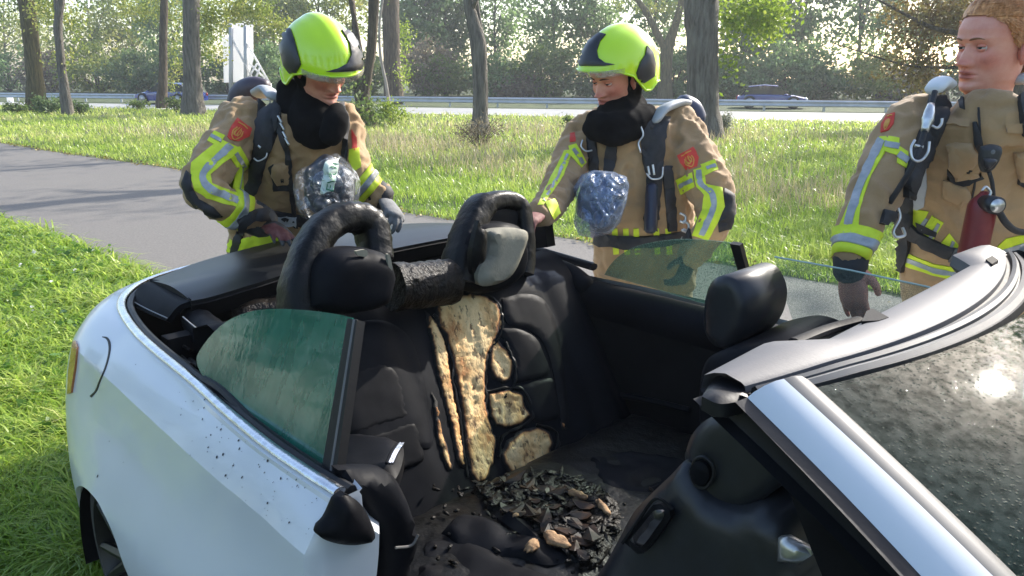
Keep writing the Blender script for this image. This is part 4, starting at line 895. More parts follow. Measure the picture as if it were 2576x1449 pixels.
pad([(784, 772), (790, 720), (805, 672), (832, 640), (872, 626), (930, 628), (968, 640), (986, 665), (988, 720), (972, 766), (900, 786), (830, 790)], .02, .045, M_leather, HR)
for poly in ([(895, 632), (918, 628), (926, 636), (920, 646), (900, 642)], [(974, 640), (981, 642), (987, 672), (984, 692), (977, 670)]): pad(poly, .058, .006, M_padgrey, HR, r=.01, w=.01, name='bare_patch')
HR2 = cpart('headrest', *wob_tube(hr_path([(1150, 710, .02), (1158, 650, .0), (1170, 600, -.02), (1186, 560, -.04), (1210, 520, -.06), (1248, 505, -.07), (1285, 510, -.07), (1306, 530, -.06), (1312, 580, -.04), (1316, 640, -.02), (1312, 690, .0)], -.06), [.050] * 10 + [.046] * 20 + [.036] * 41, 28, .05, 5, flat=1.3, up=(1, 0, .25), e=3.0), M_char)
pad([(1150, 700), (1160, 640), (1185, 590), (1215, 570), (1270, 560), (1310, 575), (1326, 620), (1318, 680), (1290, 715), (1240, 735), (1180, 735)], -.02, .035, M_leather, HR2, seed=2)
pad([(1226, 584), (1248, 577), (1290, 575), (1322, 580), (1328, 600), (1312, 648), (1290, 690), (1258, 712), (1215, 720), (1202, 704), (1208, 672), (1226, 648), (1232, 612)], .035, .016, M_padgrey, HR2, r=.022, w=.03, name='bare_pad', seed=4)
pad([(1186, 600), (1196, 556), (1222, 528), (1262, 520), (1300, 530), (1312, 575), (1312, 660), (1200, 660)], -.10, .01, M_black, HR2, r=.02, w=.03, name='back_shell', seed=8)
for poly in ([(1205, 555), (1212, 575), (1225, 585), (1222, 650), (1204, 668), (1190, 690), (1186, 640), (1196, 590)],): pad(poly, .062, .012, M_char, HR2, r=.02, w=.02, name='char_flap', seed=6)
V, F = wob_tube(smooth_path([K(985, 722, 0, -.03), K(1050, 718, 0, -.03), K(1132, 708, 0, -.03)], 10), .075, 20, .10, 9); cpart('charred_roll', V, F, M_ash)
# ---- rear cushion and floor mess
V, F = puff([(.28, -.66), (.86, -.66), (.90, -.3), (.90, .3), (.86, .66), (.28, .66)], T=.07, r=.14, step=.045, w=.16, wob=.15); cpart('rear_cushion', on_axis(V, 2, .42), F, M_char)
for i, (poly, z, m) in enumerate((([(1110, 1330), (1150, 1290), (1220, 1290), (1300, 1330), (1400, 1360), (1440, 1390), (1380, 1410), (1280, 1390), (1170, 1370)], .585, M_leather), ([(1250, 1290), (1300, 1285), (1345, 1320), (1370, 1370), (1340, 1350), (1290, 1320)], .595, M_leather2), ([(1060, 1360), (1160, 1330), (1280, 1400), (1420, 1449), (1400, 1520), (1060, 1520)], .572, M_leather2), ([(1480, 1150), (1580, 1130), (1720, 1150), (1760, 1200), (1640, 1240), (1520, 1220)], .575, M_leather))):
    V, F = puff([K(x, y, 2, z)[:2] for x, y in poly], T=.016, r=.03, step=.02, w=.012, curve=True, wob=1.0, seed=i); cpart('cushion_scrap', on_axis(V, 2, z - .02), F, m)
V, F = puff([K(x, y, 2, .57)[:2] for x, y in [(1190, 1225), (1290, 1196), (1420, 1192), (1540, 1250), (1560, 1330), (1490, 1425), (1400, 1395), (1320, 1310), (1220, 1275)]], T=.012, r=.05, step=.009, w=.02, curve=True, wob=1.2, seed=2); V[:, 2] += np.array([.012 * noise.noise((a * 45, b * 45, 0)) + .008 * noise.noise((a * 110, b * 110, 3)) for a, b in V[:, :2]]); cpart('burnt_cushion_patch', on_axis(V, 2, .558), F, M_ash)
def chunk(c, s):
    v, f = ellipsoid((0, 0, 0), s, 6, 4); v = v * rng.uniform(.65, 1.3, v.shape); a = rnd.uniform(0, 6.3); b_ = rnd.uniform(-.5, .5); R_ = np.array(Matrix.Rotation(a, 3, 'Z') @ Matrix.Rotation(b_, 3, 'X')); return v @ R_.T + c, f
dv = []
area = np.array([(1195, 1225), (1300, 1200), (1420, 1195), (1530, 1260), (1545, 1330), (1480, 1420), (1400, 1385), (1330, 1300), (1230, 1270)])
c = np.c_[rng.uniform(1180, 1550, 1600), rng.uniform(1190, 1430, 1600)]; c = c[in_poly(c, area)][:620]
for x, y in c: q = K(x, y, 2, .572); dv.append(chunk(q + (0, 0, rnd.uniform(-.01, .02)), (rnd.uniform(.006, .045), rnd.uniform(.004, .022), rnd.uniform(.002, .006))))
c = np.c_[rng.normal(1330, 140, 110), rng.normal(1310, 70, 110)]; c = c[(c[:, 1] > 1215) & (c[:, 1] < 1445) & (c[:, 0] > 1070) & (c[:, 0] < 1640)]
for x, y in c: dv.append(chunk(K(x, y, 2, .58), (rnd.uniform(.004, .02), .006, .005)))
fl = []
for i in range(46):
    x, y = rnd.gauss(1370, 90), rnd.gauss(1310, 50)
    if not in_poly(np.array([[x, y]]), area)[0]: continue
    s_ = rnd.uniform(.014, .040); q = K(x, y, 2, .592); a_ = rnd.uniform(0, 6.3); ol = [(s_ * (1 + .5 * noise.noise((t, i, 2))) * math.cos(t), s_ * .6 * (1 + .6 * noise.noise((t, i, 9))) * math.sin(t)) for t in np.linspace(0, 2 * math.pi, 9, endpoint=False)]
    top_ = [np.array([u * math.cos(a_) - v * math.sin(a_), u * math.sin(a_) + v * math.cos(a_), 9 * u * u + rnd.uniform(-.003, .004)]) + q for u, v in ol]; n_ = len(ol)
    fl.append((np.array(top_ + [t_ - (0, 0, .003) for t_ in top_]), [tuple(range(n_)), tuple(range(2 * n_ - 1, n_ - 1, -1))] + [(j, j + n_, (j + 1) % n_ + n_, (j + 1) % n_) for j in range(n_)]))
V, F = join(*fl); tag(mk('charred_flakes', from_car(V), F, mat('charred_leather_flake', (.005, .004, .004), (.08, .04, .02), rough=.5, scale=18, detail=6, lo=.45, hi=.75, spec=.2), smooth=False), kind='stuff')
V, F = join(*dv); o = mk('charred_debris', from_car(V), F, M_ash); tag(o, kind='stuff')
M_scrap = mat('scorched_foam_scrap', (.09, .045, .02), (.42, .26, .13), rough=.85, scale=30, bump=.6, bscale=50)
for i, (a, b_, s, lab) in enumerate((((1368, 1345), (1432, 1380), .016, 'pale scorched strip of foam lying on the burnt rear cushion'), ((1325, 1374), (1352, 1384), .020, 'lump of yellowish burnt foam at the end of the leather scrap'), ((1430, 1240), (1478, 1258), .011, 'reddish burnt foam curl in the middle of the charred debris'), ((1500, 1262), (1535, 1300), .008, 'thin tan burnt strip at the right side of the charred debris'), ((1290, 1297), (1304, 1302), .008, 'tiny reddish scrap beside the folded leather piece'))):
    qa, qb = K(*a, 2, .592), K(*b_, 2, .592); dd_ = unit(qb - qa); ee_ = np.array([-dd_[1], dd_[0], 0]); hl = np.linalg.norm(qb - qa) / 2; ol = [(qa + qb)[:2] / 2 + dd_[:2] * hl * math.cos(t) * (1 + .25 * noise.noise((t * 2, i, 0))) + ee_[:2] * s * 1.3 * math.sin(t) * (1 + .7 * noise.noise((t * 3, i, 5))) for t in np.linspace(0, 2 * math.pi, 18, endpoint=False)]; V, F = puff(ol, T=.007, r=.01, step=.006, w=.004, wob=1.2, seed=i); V = on_axis(V, 2, .598); tag(mk('foam_scrap', from_car(V), F, M_scrap), lab, 'foam scrap', 'burnt foam scraps on the rear seat')

# ---- side windows
M_qglass = glassmat('wet_glass_painted_reflection', (.30, .55, .45), (.026, .145, .100), .80, rough=.03, bump=.10, bscale=60, stretch=(1, 1, .12), scale=16, film_lo=.3, film_hi=.7)  # green film colour stands in for trees reflected in the wet pane
M_fglass = glassmat('wet_far_glass', (.80, .92, .87), (.15, .25, .20), .40, rough=.3, bump=.5, bscale=260, scale=300)
M_dglass = glassmat('door_glass', (.93, .98, .96), (.26, .32, .30), .20, rough=.3, bump=.4, bscale=240, scale=320)
pN, nN = (0, -.795, .95), (0, 1, -.42); pF, nF = (0, .81, .95), (0, 1, .30)
g = smooth_path([(545, 972), (513, 950), (494, 905), (513, 866), (547, 827), (583, 801), (633, 783), (687, 777), (767, 780), (840, 789), (886, 799)], 5)
g = np.vstack([g, [(868, 900), (845, 1040), (820, 1184), (733, 1128), (633, 1052)]])
def clean(p):
    out = [p[0]]
    for q in p[1:]:
        if np.linalg.norm(q - out[-1]) > 1.5: out.append(q)
    return np.array(out)
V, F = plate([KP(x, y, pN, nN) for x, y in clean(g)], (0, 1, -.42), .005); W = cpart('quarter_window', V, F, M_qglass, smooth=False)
V, F = plate([KP(x, y, pN, nN) for x, y in [(882, 799), (906, 803), (851, 1206), (816, 1182)]], (0, 1, -.42), .022); cpart('window_post', V - np.array([0, .008, 0]), F, M_seal, W, smooth=False)
V, F = tube([KP(x, y, pN, nN) + np.array([0, -.004, 0]) for x, y in [(898, 803), (838, 1196)]], .006, 8); cpart('post_edge', V, F, M_mould, W)
sealp = [KP(x, y, pN, nN) for x, y in ((513, 955), (560, 985), (633, 1056), (733, 1132), (822, 1190))]
V, F = tube(smooth_path(sealp), .012, 8); cpart('window_seal', V, F, M_seal, W)
g = smooth_path([(1522, 690), (1535, 668), (1560, 642), (1600, 620), (1660, 606), (1717, 601), (1777, 603), (1848, 610)], 5)
g = np.vstack([g, [(1868, 672), (1885, 750), (1830, 775), (1764, 760), (1640, 722)]])
V, F = plate([KP(x, y, pF, nF) for x, y in clean(g)], (0, -1, -.3), .005); W2 = cpart('far_quarter_window', V, F, M_fglass, smooth=False)
V, F = plate([KP(x, y, pF, nF) for x, y in [(1844, 607), (1869, 611), (1905, 745), (1886, 750)]], (0, -1, -.3), .02); cpart('window_post', V, F, M_seal, W2, smooth=False)
g = np.array([(1949, 646), (2140, 680), (2340, 723), (2475, 758), (2475, 842), (2200, 868), (2064, 840), (2000, 818), (1975, 740)], float)
V, F = plate([KP(x, y, pF, nF) for x, y in g], (0, -1, -.3), .005); cpart('far_door_window', V, F, M_dglass, smooth=False)
V, F = tube([KP(x, y, pF, nF) for x, y in [(1949, 646), (2140, 680), (2340, 723)]], .003, 6); cpart('glass_edge', V, F, M_qedge := mat('green_glass_edge', (.40, .52, .47), rough=.2))
# mirror glass seen behind the tab of the header
# ---- far side trim
x0, x1 = -.30, 1.95
ring = lambda x, sc=1.0: [(x, .70 + a, .90 + b) for a, b in ((.02, -.07), (.0, -.03), (.005, .02), (.03, .05), (.07, .058), (.11, .05), (.13, .0), (.13, -.07))]
V, F = loft([ring(x) for x in np.linspace(x0, x1, 12)]); cpart('far_side_rail', V, F, M_leather)
V, F = box(((x0 + x1) / 2, .745, .58), (x1 - x0, .05, .52)); cpart('far_door_panel', V, F, M_black, smooth=False)
V, F = tube(smooth_path([K(1500, 985, 1, .70), K(1620, 1005, 1, .69), K(1735, 1032, 1, .70)]), .012, 10); cpart('door_pull', V, F, M_leather)
V, F = tube(smooth_path([K(1330, 655, 1, .74), K(1380, 672, 1, .74), K(1430, 690, 1, .74), K(1470, 720, 1, .73)]), .045, 14, rounded=True); cpart('rear_side_padding', V, F, M_leather)
V, F = tube([K(1346, 628, 1, .86), K(1494, 672, 1, .84)], .022, 8, flat=.7, up=(0, 0, 1)); cpart('roof_linkage', V, F, M_leather2)
V, F = tube([K(1350, 622, 1, .86), K(1494, 664, 1, .84)], .006, 8); cpart('linkage_edge', V, F, M_mould)
V, F = plate([K(x, y, 1, .80) for x, y in [(1333, 562), (1369, 560), (1377, 622), (1342, 626)]], (0, 1, 0), .05); cpart('belt_guide', V, F, M_leather2, smooth=False)

# ---- driver's seat on the far side
def seatpart(name, poly, y, T, w, m, r=.04, parent=CAR, step=.025, wob=.1):
    """outline of the near face on the plane y, thickness w away from the viewer"""
    q = [K(a, b, 1, y) for a, b in poly]; V, F = puff([(p[0], p[2]) for p in q], T=T, r=r, step=step, w=w, curve=True, wob=wob, Tb=T); return cpart(name, on_axis(V, 1, y + w / 2 + T), F, m, parent, sharp=60)
D = seatpart('driver_seat', [(1742, 1110), (1742, 990), (1752, 930), (1776, 900), (1830, 882), (1900, 880), (1960, 930), (1990, 1110), (1900, 1180), (1800, 1180)], .16, .035, .36, M_leather, r=.06)
seatpart('headrest', [(1764, 800), (1766, 764), (1775, 728), (1791, 704), (1818, 695), (1848, 706), (1867, 736), (1876, 770), (1873, 808), (1860, 842), (1840, 868), (1816, 880), (1785, 868), (1767, 838)], .255, .014, .21, M_hrest, r=.03, parent=D, step=.016)
# ---- passenger seat, folded forward, near side
D = seatpart('passenger_seat', [(1455, 1500), (1500, 1430), (1535, 1365), (1568, 1305), (1612, 1258), (1660, 1212), (1704, 1172), (1730, 1220), (1770, 1266), (1830, 1290), (1900, 1285), (1960, 1330), (1990, 1440), (1980, 1560), (1600, 1600)], -.56, .03, .40, M_hrest, r=.05)
seatpart('headrest', [(1712, 1150), (1729, 1102), (1760, 1066), (1802, 1046), (1850, 1040), (1900, 1060), (1945, 1115), (1966, 1178), (1953, 1222), (1910, 1264), (1858, 1290), (1800, 1288), (1750, 1260), (1722, 1212)], -.53, .012, .16, M_hrest, r=.02, parent=D, step=.016)
q = [K(x, y, 1, -.535) for x, y in [(1742, 1175), (1752, 1160), (1768, 1158), (1784, 1170), (1790, 1192), (1782, 1212), (1768, 1220), (1752, 1212), (1743, 1195)]]
V, F = puff([(p[0], p[2]) for p in q], T=.006, r=.012, step=.008, w=.008, curve=True); cpart('headrest_button', on_axis(V, 1, -.538), F, M_leather, D)
V, F = tube(smooth_path([K(x, y, 1, -.54) for x, y in [(1738, 1190), (1748, 1158), (1770, 1150), (1792, 1170), (1794, 1200), (1776, 1226), (1750, 1220), (1738, 1190)]]), .003, 6); cpart('button_ring', V, F, M_seal, D)
q = [K(x, y, 1, -.575) for x, y in [(1572, 1362), (1608, 1315), (1646, 1268), (1664, 1266), (1686, 1284), (1690, 1300), (1660, 1345), (1622, 1390), (1606, 1392)]]
V, F = puff([(p[0], p[2]) for p in q], T=.008, r=.012, step=.012, w=.012); cpart('seat_tilt_handle', on_axis(V, 1, -.572), F, M_leather2, D)
q = [K(x, y, 1, -.585) for x, y in [(1586, 1358), (1620, 1316), (1650, 1282), (1672, 1294), (1650, 1330), (1614, 1374)]]
V, F = puff([(p[0], p[2]) for p in q], T=.007, r=.010, step=.01, w=.006, curve=True); cpart('handle_grip', on_axis(V, 1, -.584), F, mat('gloss_black', (.012, .012, .014), rough=.2), D)
V, F = tube(smooth_path([K(x, y, 1, -.582) for x, y in [(1566, 1366), (1606, 1310), (1650, 1254), (1694, 1282)]]), .003, 6); cpart('handle_seam', V, F, M_black, D)
# ---- near rear side trim beside the door opening
q = [K(x, y, 2, .90) for x, y in [(852, 1090), (892, 1094), (950, 1100), (1000, 1108), (1016, 1134), (996, 1198), (950, 1204), (880, 1198), (846, 1190)]]
V, F = puff([(p[0], p[1]) for p in q], T=.02, r=.04, step=.02, w=.03, curve=True, wob=.2); cpart('side_armrest', on_axis(V, 2, .88), F, M_leather2)
V, F = puff([K(x, y, 0, .66)[1:] for x, y in [(862, 1190), (930, 1186), (990, 1196), (1026, 1250), (1050, 1316), (1056, 1362), (1042, 1410), (1022, 1480), (968, 1480), (956, 1362), (930, 1330), (890, 1250)]], T=.035, r=.04, step=.018, w=.03, curve=True, wob=.25); cpart('pillar_trim', on_axis(V, 0, .63), F, M_leather)
V, F = puff([K(x, y, 0, .72)[1:] for x, y in [(866, 1240), (900, 1262), (925, 1300), (940, 1352), (900, 1368), (850, 1366), (808, 1352), (800, 1334), (828, 1296), (846, 1256)]], T=.022, r=.03, step=.014, w=.02, curve=True, wob=.3); cpart('latch_cover', on_axis(V, 0, .715), F, M_leather2)
for dx in (0, 7, 14):
    V, F = tube(smooth_path([K(972 + dx, 1166, 2, .945), K(984 + dx, 1140, 2, .95), K(1000 + dx, 1116, 2, .945)]), .004, 6); cpart('belt_slot_rib', V, F, M_chrome if dx else M_leather)
V, F = tube(smooth_path([K(995, 1378, 0, .70), K(1035, 1372, 0, .70), K(1052, 1345, 0, .70)]), .003, 6); cpart('trim_edge', V, F, M_mould)

# ---- windscreen frame
def hx(y): return 1.515 - .28 * y * y
ys = np.linspace(-.605, .605, 45)
def strip(name, secs, m, th=0.0):
    """secs: functions y -> (x, z) swept across the car"""
    V, F = loft([[(f(y)[0], y, f(y)[1]) for f in secs] for y in ys], cap=False, closed=False); return cpart(name, V, F, m, sharp=30)
inn_x = lambda y: 1.405 - .02 * y * y - .06 * np.clip((abs(y) - .36) / .08, 0, 1)
HZ = lambda y: 1.352 - .05 * max(0, abs(y) - .45)
strip('windscreen_header', [lambda y: (inn_x(y) + .03, HZ(y) - .06), lambda y: (inn_x(y), HZ(y) - .03), lambda y: (inn_x(y) + .004, HZ(y) - .006), lambda y: (inn_x(y) + .02, HZ(y) + .002), lambda y: ((inn_x(y) + hx(y)) / 2, HZ(y) + .006), lambda y: (hx(y) - .012, HZ(y)), lambda y: (hx(y) - .006, HZ(y) - .004), lambda y: (hx(y) - .004, HZ(y) - .014)], M_plastic)
gx = lambda y: 1.575 - .36 * y * y
w1 = lambda y, t: hx(y) + (gx(y) - hx(y)) * t
strip('header_channel', [lambda y: (hx(y) - .004, HZ(y) - .013), lambda y: (w1(y, .12), HZ(y) - .013), lambda y: (w1(y, .14), HZ(y) - .003)], M_seal)
strip('header_strip', [lambda y: (w1(y, .14), HZ(y) - .003), lambda y: (w1(y, .3), HZ(y) + .001), lambda y: (w1(y, .42), HZ(y) - .003), lambda y: (w1(y, .43), HZ(y) - .010)], M_mould)
strip('header_channel', [lambda y: (w1(y, .43), HZ(y) - .010), lambda y: (w1(y, .52), HZ(y) - .010), lambda y: (w1(y, .53), HZ(y) - .004)], M_seal)
strip('header_strip', [lambda y: (w1(y, .53), HZ(y) - .004), lambda y: (w1(y, .7), HZ(y) - .002), lambda y: (w1(y, .86), HZ(y) - .008)], M_mould)
strip('screen_seal', [lambda y: (w1(y, .86), HZ(y) - .008), lambda y: (w1(y, .93), HZ(y) - .007), lambda y: (w1(y, 1.03), HZ(y) - .018)], M_seal)
# latch tab and recess on the header
for poly, z, m, nm in (([(2168, 808), (2180, 782), (2196, 776), (2236, 798), (2210, 806)], 1.357, M_leather2, 'latch_tab'), ([(2480, 652), (2496, 643), (2512, 654), (2496, 664)], 1.362, M_leather2, 'latch_recess')):
    V, F = plate([K(x, y, 2, z) for x, y in poly], (0, 0, -1), .02); cpart(nm, V, F, m, smooth=False)
V, F = tube(smooth_path([K(2000, 862, 2, 1.34), K(2080, 830, 2, 1.335), K(2165, 806, 2, 1.34)]), .012, 8, flat=.6); cpart('sun_visor_edge', V, F, M_leather)
# pillar strips on both sides; lines run from the header down to the bonnet
def ext(a, b, k): a, b = np.asarray(a), np.asarray(b); return a + (b - a) * k
PL = dict(a=(K(1772, 993, 1, -.60), K(2217, 1449, 1, -.70)), b=(K(1880, 1000, 1, -.64), K(2290, 1449, 1, -.75)), c=(K(1972, 953, 1, -.605), K(2467, 1449, 1, -.72)), d=(K(2040, 968, 1, -.565), K(2514, 1449, 1, -.675)))
KX = 2.0
def pil(l1, l2, m, name, side_=1, bulge=.006, th=.012):
    a0, a1 = PL[l1][0], ext(*PL[l1], KX); b0, b1 = PL[l2][0], ext(*PL[l2], KX); rows = []
    for t in np.linspace(0, 1, 14):
        bow = np.array([0, 0, .012 * math.sin(math.pi * t)]); a = a0 + (a1 - a0) * t + bow; b = b0 + (b1 - b0) * t + bow; nrm = unit(np.cross(a1 - a0, b0 - a0)); nrm = nrm if nrm[2] > 0 else -nrm
        rows.append([a - nrm * th, a, a * .8 + b * .2 + nrm * bulge * .7, (a + b) / 2 + nrm * bulge, a * .2 + b * .8 + nrm * bulge * .7, b, b - nrm * th])
    V, F = loft(rows, cap=False, closed=False); V = V * (1, side_, 1); return cpart(name, V, F, m, sharp=50)
for s in (1, -1):
    pil('a', 'b', M_seal, 'pillar_seal', s, .010, .02); pil('b', 'c', M_wpaint, 'windscreen_pillar', s, .006); pil('c', 'd', M_mould, 'pillar_moulding', s, .010)
# end caps joining header and pillar
for s in (1, -1):
    q = [K(x, y, 2, 1.33) for x, y in [(1766, 994), (1784, 966), (1806, 942), (1836, 950), (1872, 962), (1892, 976), (1884, 996), (1850, 1008), (1806, 1012)]]
    V, F = puff([(c[0], c[1] * s) for c in (q if s > 0 else q[::-1])], T=.006, r=.014, step=.010, w=.02, curve=True); cpart('header_corner', on_axis(V, 2, 1.318), F, M_seal)
# windscreen glass
M_screen = glassmat('wet_windscreen', (.30, .40, .37), (.014, .028, .022), .58, rough=.032, scale=60, film_lo=.35, film_hi=.6)
nt = M_screen.node_tree; bsdf = nt.nodes['Principled BSDF']; bsdf.inputs['Specular IOR Level'].default_value = .16
vo = noise_tex(nt, 155, kind='voronoi'); mr = N(nt, 'ShaderNodeMapRange'); mr.interpolation_type = 'SMOOTHSTEP'; mr.inputs['From Min'].default_value = .04; mr.inputs['From Max'].default_value = .32; mr.inputs['To Min'].default_value = 1; mr.inputs['To Max'].default_value = 0
nt.links.new(vo.outputs['Distance'], mr.inputs[0]); vo2 = noise_tex(nt, 90, 2); mu = N(nt, 'ShaderNodeMath', operation='MULTIPLY'); nt.links.new(mr.outputs[0], mu.inputs[0]); nt.links.new(vo2.outputs['Fac'], mu.inputs[1])
bp = N(nt, 'ShaderNodeBump', Strength=.45, Distance=.003); nt.links.new(mu.outputs[0], bp.inputs['Height']); nt.links.new(bp.outputs[0], bsdf.inputs['Normal'])
d0, d1 = PL['d'][0], ext(*PL['d'], KX); rows = []
for t in np.linspace(0, 1, 30):
    e = d0 + (d1 - d0) * t + np.array([0, 0, .012 * math.sin(math.pi * t)]); yy = np.linspace(-1, 1, 41); hw = abs(e[1]); xc = e[0] + .36 * hw * hw * (1 + .3 * t); row = []
    for s in yy: row.append((e[0] + (xc - e[0]) * (1 - s * s), s * hw, e[2] - .006 + .012 * (1 - s * s) * (1 - t) + .03 * t * (1 - s * s)))
    rows.append(row)
V, F = loft(rows, cap=False, closed=False); n0 = len(V); V2 = np.vstack([V, V - np.array([0, 0, .006])]); SCR = cpart('windscreen', V2, F + [tuple(i + n0 for i in reversed(f)) for f in F], M_screen); SCR_V, SCR_F = from_car(V), F
# inner near door corner: mirror triangle, handle
V, F = plate([K(x, y, 1, -.62) for x, y in [(1985, 1235), (2010, 1200), (2190, 1400), (2230, 1500), (2090, 1500), (2040, 1380)]], (0, 1, 0), .03); cpart('mirror_triangle', V, F, M_leather2, smooth=False)
q = [K(x, y, 1, -.60) for x, y in [(1962, 1350), (1985, 1348), (2045, 1380), (2046, 1394), (2012, 1416), (1960, 1408)]]
V, F = puff([(p[0], p[2]) for p in q], T=.010, r=.014, step=.008, w=.01); cpart('belt_anchor', on_axis(V, 1, -.60), F, mat('satin_metal', (.30, .30, .29), (.5, .5, .48), rough=.3, scale=40, metal=.8))
V, F = box((1.72, 0, .72), (.34, 1.30, .42)); cpart('dashboard', V, F, M_leather)
sw = [(1.42 + .06 * math.sin(a), .37 + .18 * math.cos(a), .82 + .17 * math.sin(a)) for a in np.linspace(0, 6.283, 28)]; V, F = tube(sw, .015, 8, cap=False); cpart('steering_wheel', V, F, M_leather)

# ================================================================== PEOPLE
M_khaki = mat('khaki_turnout_cloth', (.285, .178, .085), (.39, .252, .125), rough=.85, scale=5, bump=.45, bscale=120, dist=.003, sheen=.15, detail=8)
M_hood = mat('black_hood_knit', (.004, .004, .0045), (.010, .010, .011), rough=.95, spec=.1, scale=20, bump=.25, bscale=240, dist=.003)
M_yellow = mat('fluorescent_yellow_tape', (.56, .68, .02), (.64, .76, .03), rough=.6, scale=30, bump=.25, bscale=180, dist=.001)
M_silver = mat('silver_reflective_tape', (.27, .29, .30), (.36, .38, .39), rough=.4, scale=40, metal=.25, bump=.15, bscale=200, dist=.001)
M_patch = mat('black_reinforcement', (.010, .010, .012), (.020, .020, .022), rough=.7, scale=24, bump=.3, bscale=160, dist=.002)
M_strap = mat('black_webbing', (.010, .011, .013), (.022, .022, .026), rough=.65, scale=40, bump=.35, bscale=220, dist=.002)
M_greycl = mat('light_grey_padding', (.33, .35, .37), (.42, .44, .46), rough=.6, scale=12, bump=.2, bscale=120, dist=.002)
M_red = mat('red_badge', (.55, .035, .020), (.62, .05, .03), rough=.65, scale=40)
M_gold = mat('gold_thread', (.62, .30, .05), rough=.6)
M_helm = mat('helmet_yellow', (.50, .78, .008), (.54, .82, .012), rough=.22, scale=3, coat=.6)
M_hblack = mat('helmet_black', (.012, .013, .017), (.02, .02, .025), rough=.35, scale=20, bump=.1, bscale=180, dist=.001)
M_visor = glassmat('clear_visor', (.95, .93, .88), (.55, .50, .42), .35, rough=.08)
M_glove = mat('dark_work_glove', (.022, .025, .030), (.05, .055, .062), rough=.7, scale=18, bump=.5, bscale=90, dist=.004)
M_glove2 = mat('grey_work_glove', (.09, .095, .10), (.16, .165, .17), rough=.75, scale=18, bump=.5, bscale=90, dist=.004)
M_grip = mat('worn_red_glove_palm', (.10, .02, .018), (.20, .08, .07), rough=.75, scale=30, bump=.4, bscale=100, dist=.003)
M_metal = mat('worn_steel', (.45, .45, .44), (.65, .65, .64), rough=.3, scale=30, metal=.9)
M_hair = mat('ginger_blond_hair', (.40, .155, .05), (.80, .40, .16), rough=.5, scale=110, bump=.1, bscale=160, stretch=(1, 1, .3), dist=.004)
M_eye = mat('eye_white', (.55, .52, .50), rough=.2); M_iris = mat('eye_iris', (.03, .04, .05), rough=.15); M_lash = mat('eyelid_line', (.06, .025, .018), rough=.7)
M_brow = mat('ginger_brow', (.20, .085, .035), rough=.7)
M_boot = mat('black_boot', (.012, .012, .012), rough=.5)
def skin_mat():
    m, nt, b, out = newmat('skin')
    at = N(nt, 'ShaderNodeAttribute'); at.attribute_name = 'tint'
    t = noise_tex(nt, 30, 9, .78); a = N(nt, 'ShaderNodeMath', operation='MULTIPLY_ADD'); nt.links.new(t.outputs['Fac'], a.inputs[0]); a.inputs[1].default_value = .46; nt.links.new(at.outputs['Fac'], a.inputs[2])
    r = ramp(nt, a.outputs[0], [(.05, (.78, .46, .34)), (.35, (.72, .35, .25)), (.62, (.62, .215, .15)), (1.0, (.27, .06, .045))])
    nt.links.new(r.outputs[0], b.inputs['Base Color']); b.inputs['Roughness'].default_value = .48; b.inputs['Subsurface Weight'].default_value = .12; b.inputs['Subsurface Radius'].default_value = (.012, .004, .002); b.inputs['Subsurface Scale'].default_value = .5
    bp = N(nt, 'ShaderNodeBump', Strength=.15, Distance=.001); t2 = noise_tex(nt, 420, 2); nt.links.new(t2.outputs['Fac'], bp.inputs['Height']); nt.links.new(bp.outputs[0], b.inputs['Normal'])
    return m
M_skin = skin_mat()

def frame(fwd, up=(0, 0, 1)):
    """matrix whose columns are the person's left, back and up (the face looks along -Y of the head)"""
    f = unit(fwd); b = -f; x = unit(np.cross(b, np.asarray(up, float)) * 1.0); u = np.cross(x, b); return np.c_[x, b, u]
_hz = np.array([-.16, -.10, -.03, -.014, -.004, .006, .018, .03, .05, .075, .10, .12, .14, .165, .19, .21, .225, .234, .238])
_yf = np.array([-.050, -.050, -.044, -.050, -.070, -.086, -.091, -.086, -.087, -.088, -.087, -.087, -.094, -.092, -.081, -.062, -.040, -.016, -.001])
_yb = np.array([.062, .058, .056, .057, .058, .06, .063, .066, .073, .083, .092, .097, .100, .101, .095, .081, .058, .028, .006])
_hw = np.array([.066, .060, .056, .056, .055, .055, .057, .062, .066, .069, .0715, .0735, .0765, .0775, .0735, .063, .047, .022, .003])
_ex = np.array([2, 2, 2, 1.9, 1.6, 1.65, 1.75, 1.85, 2.0, 2.15, 2.25, 2.3, 2.3, 2.25, 2.15, 2.05, 2, 2, 2])
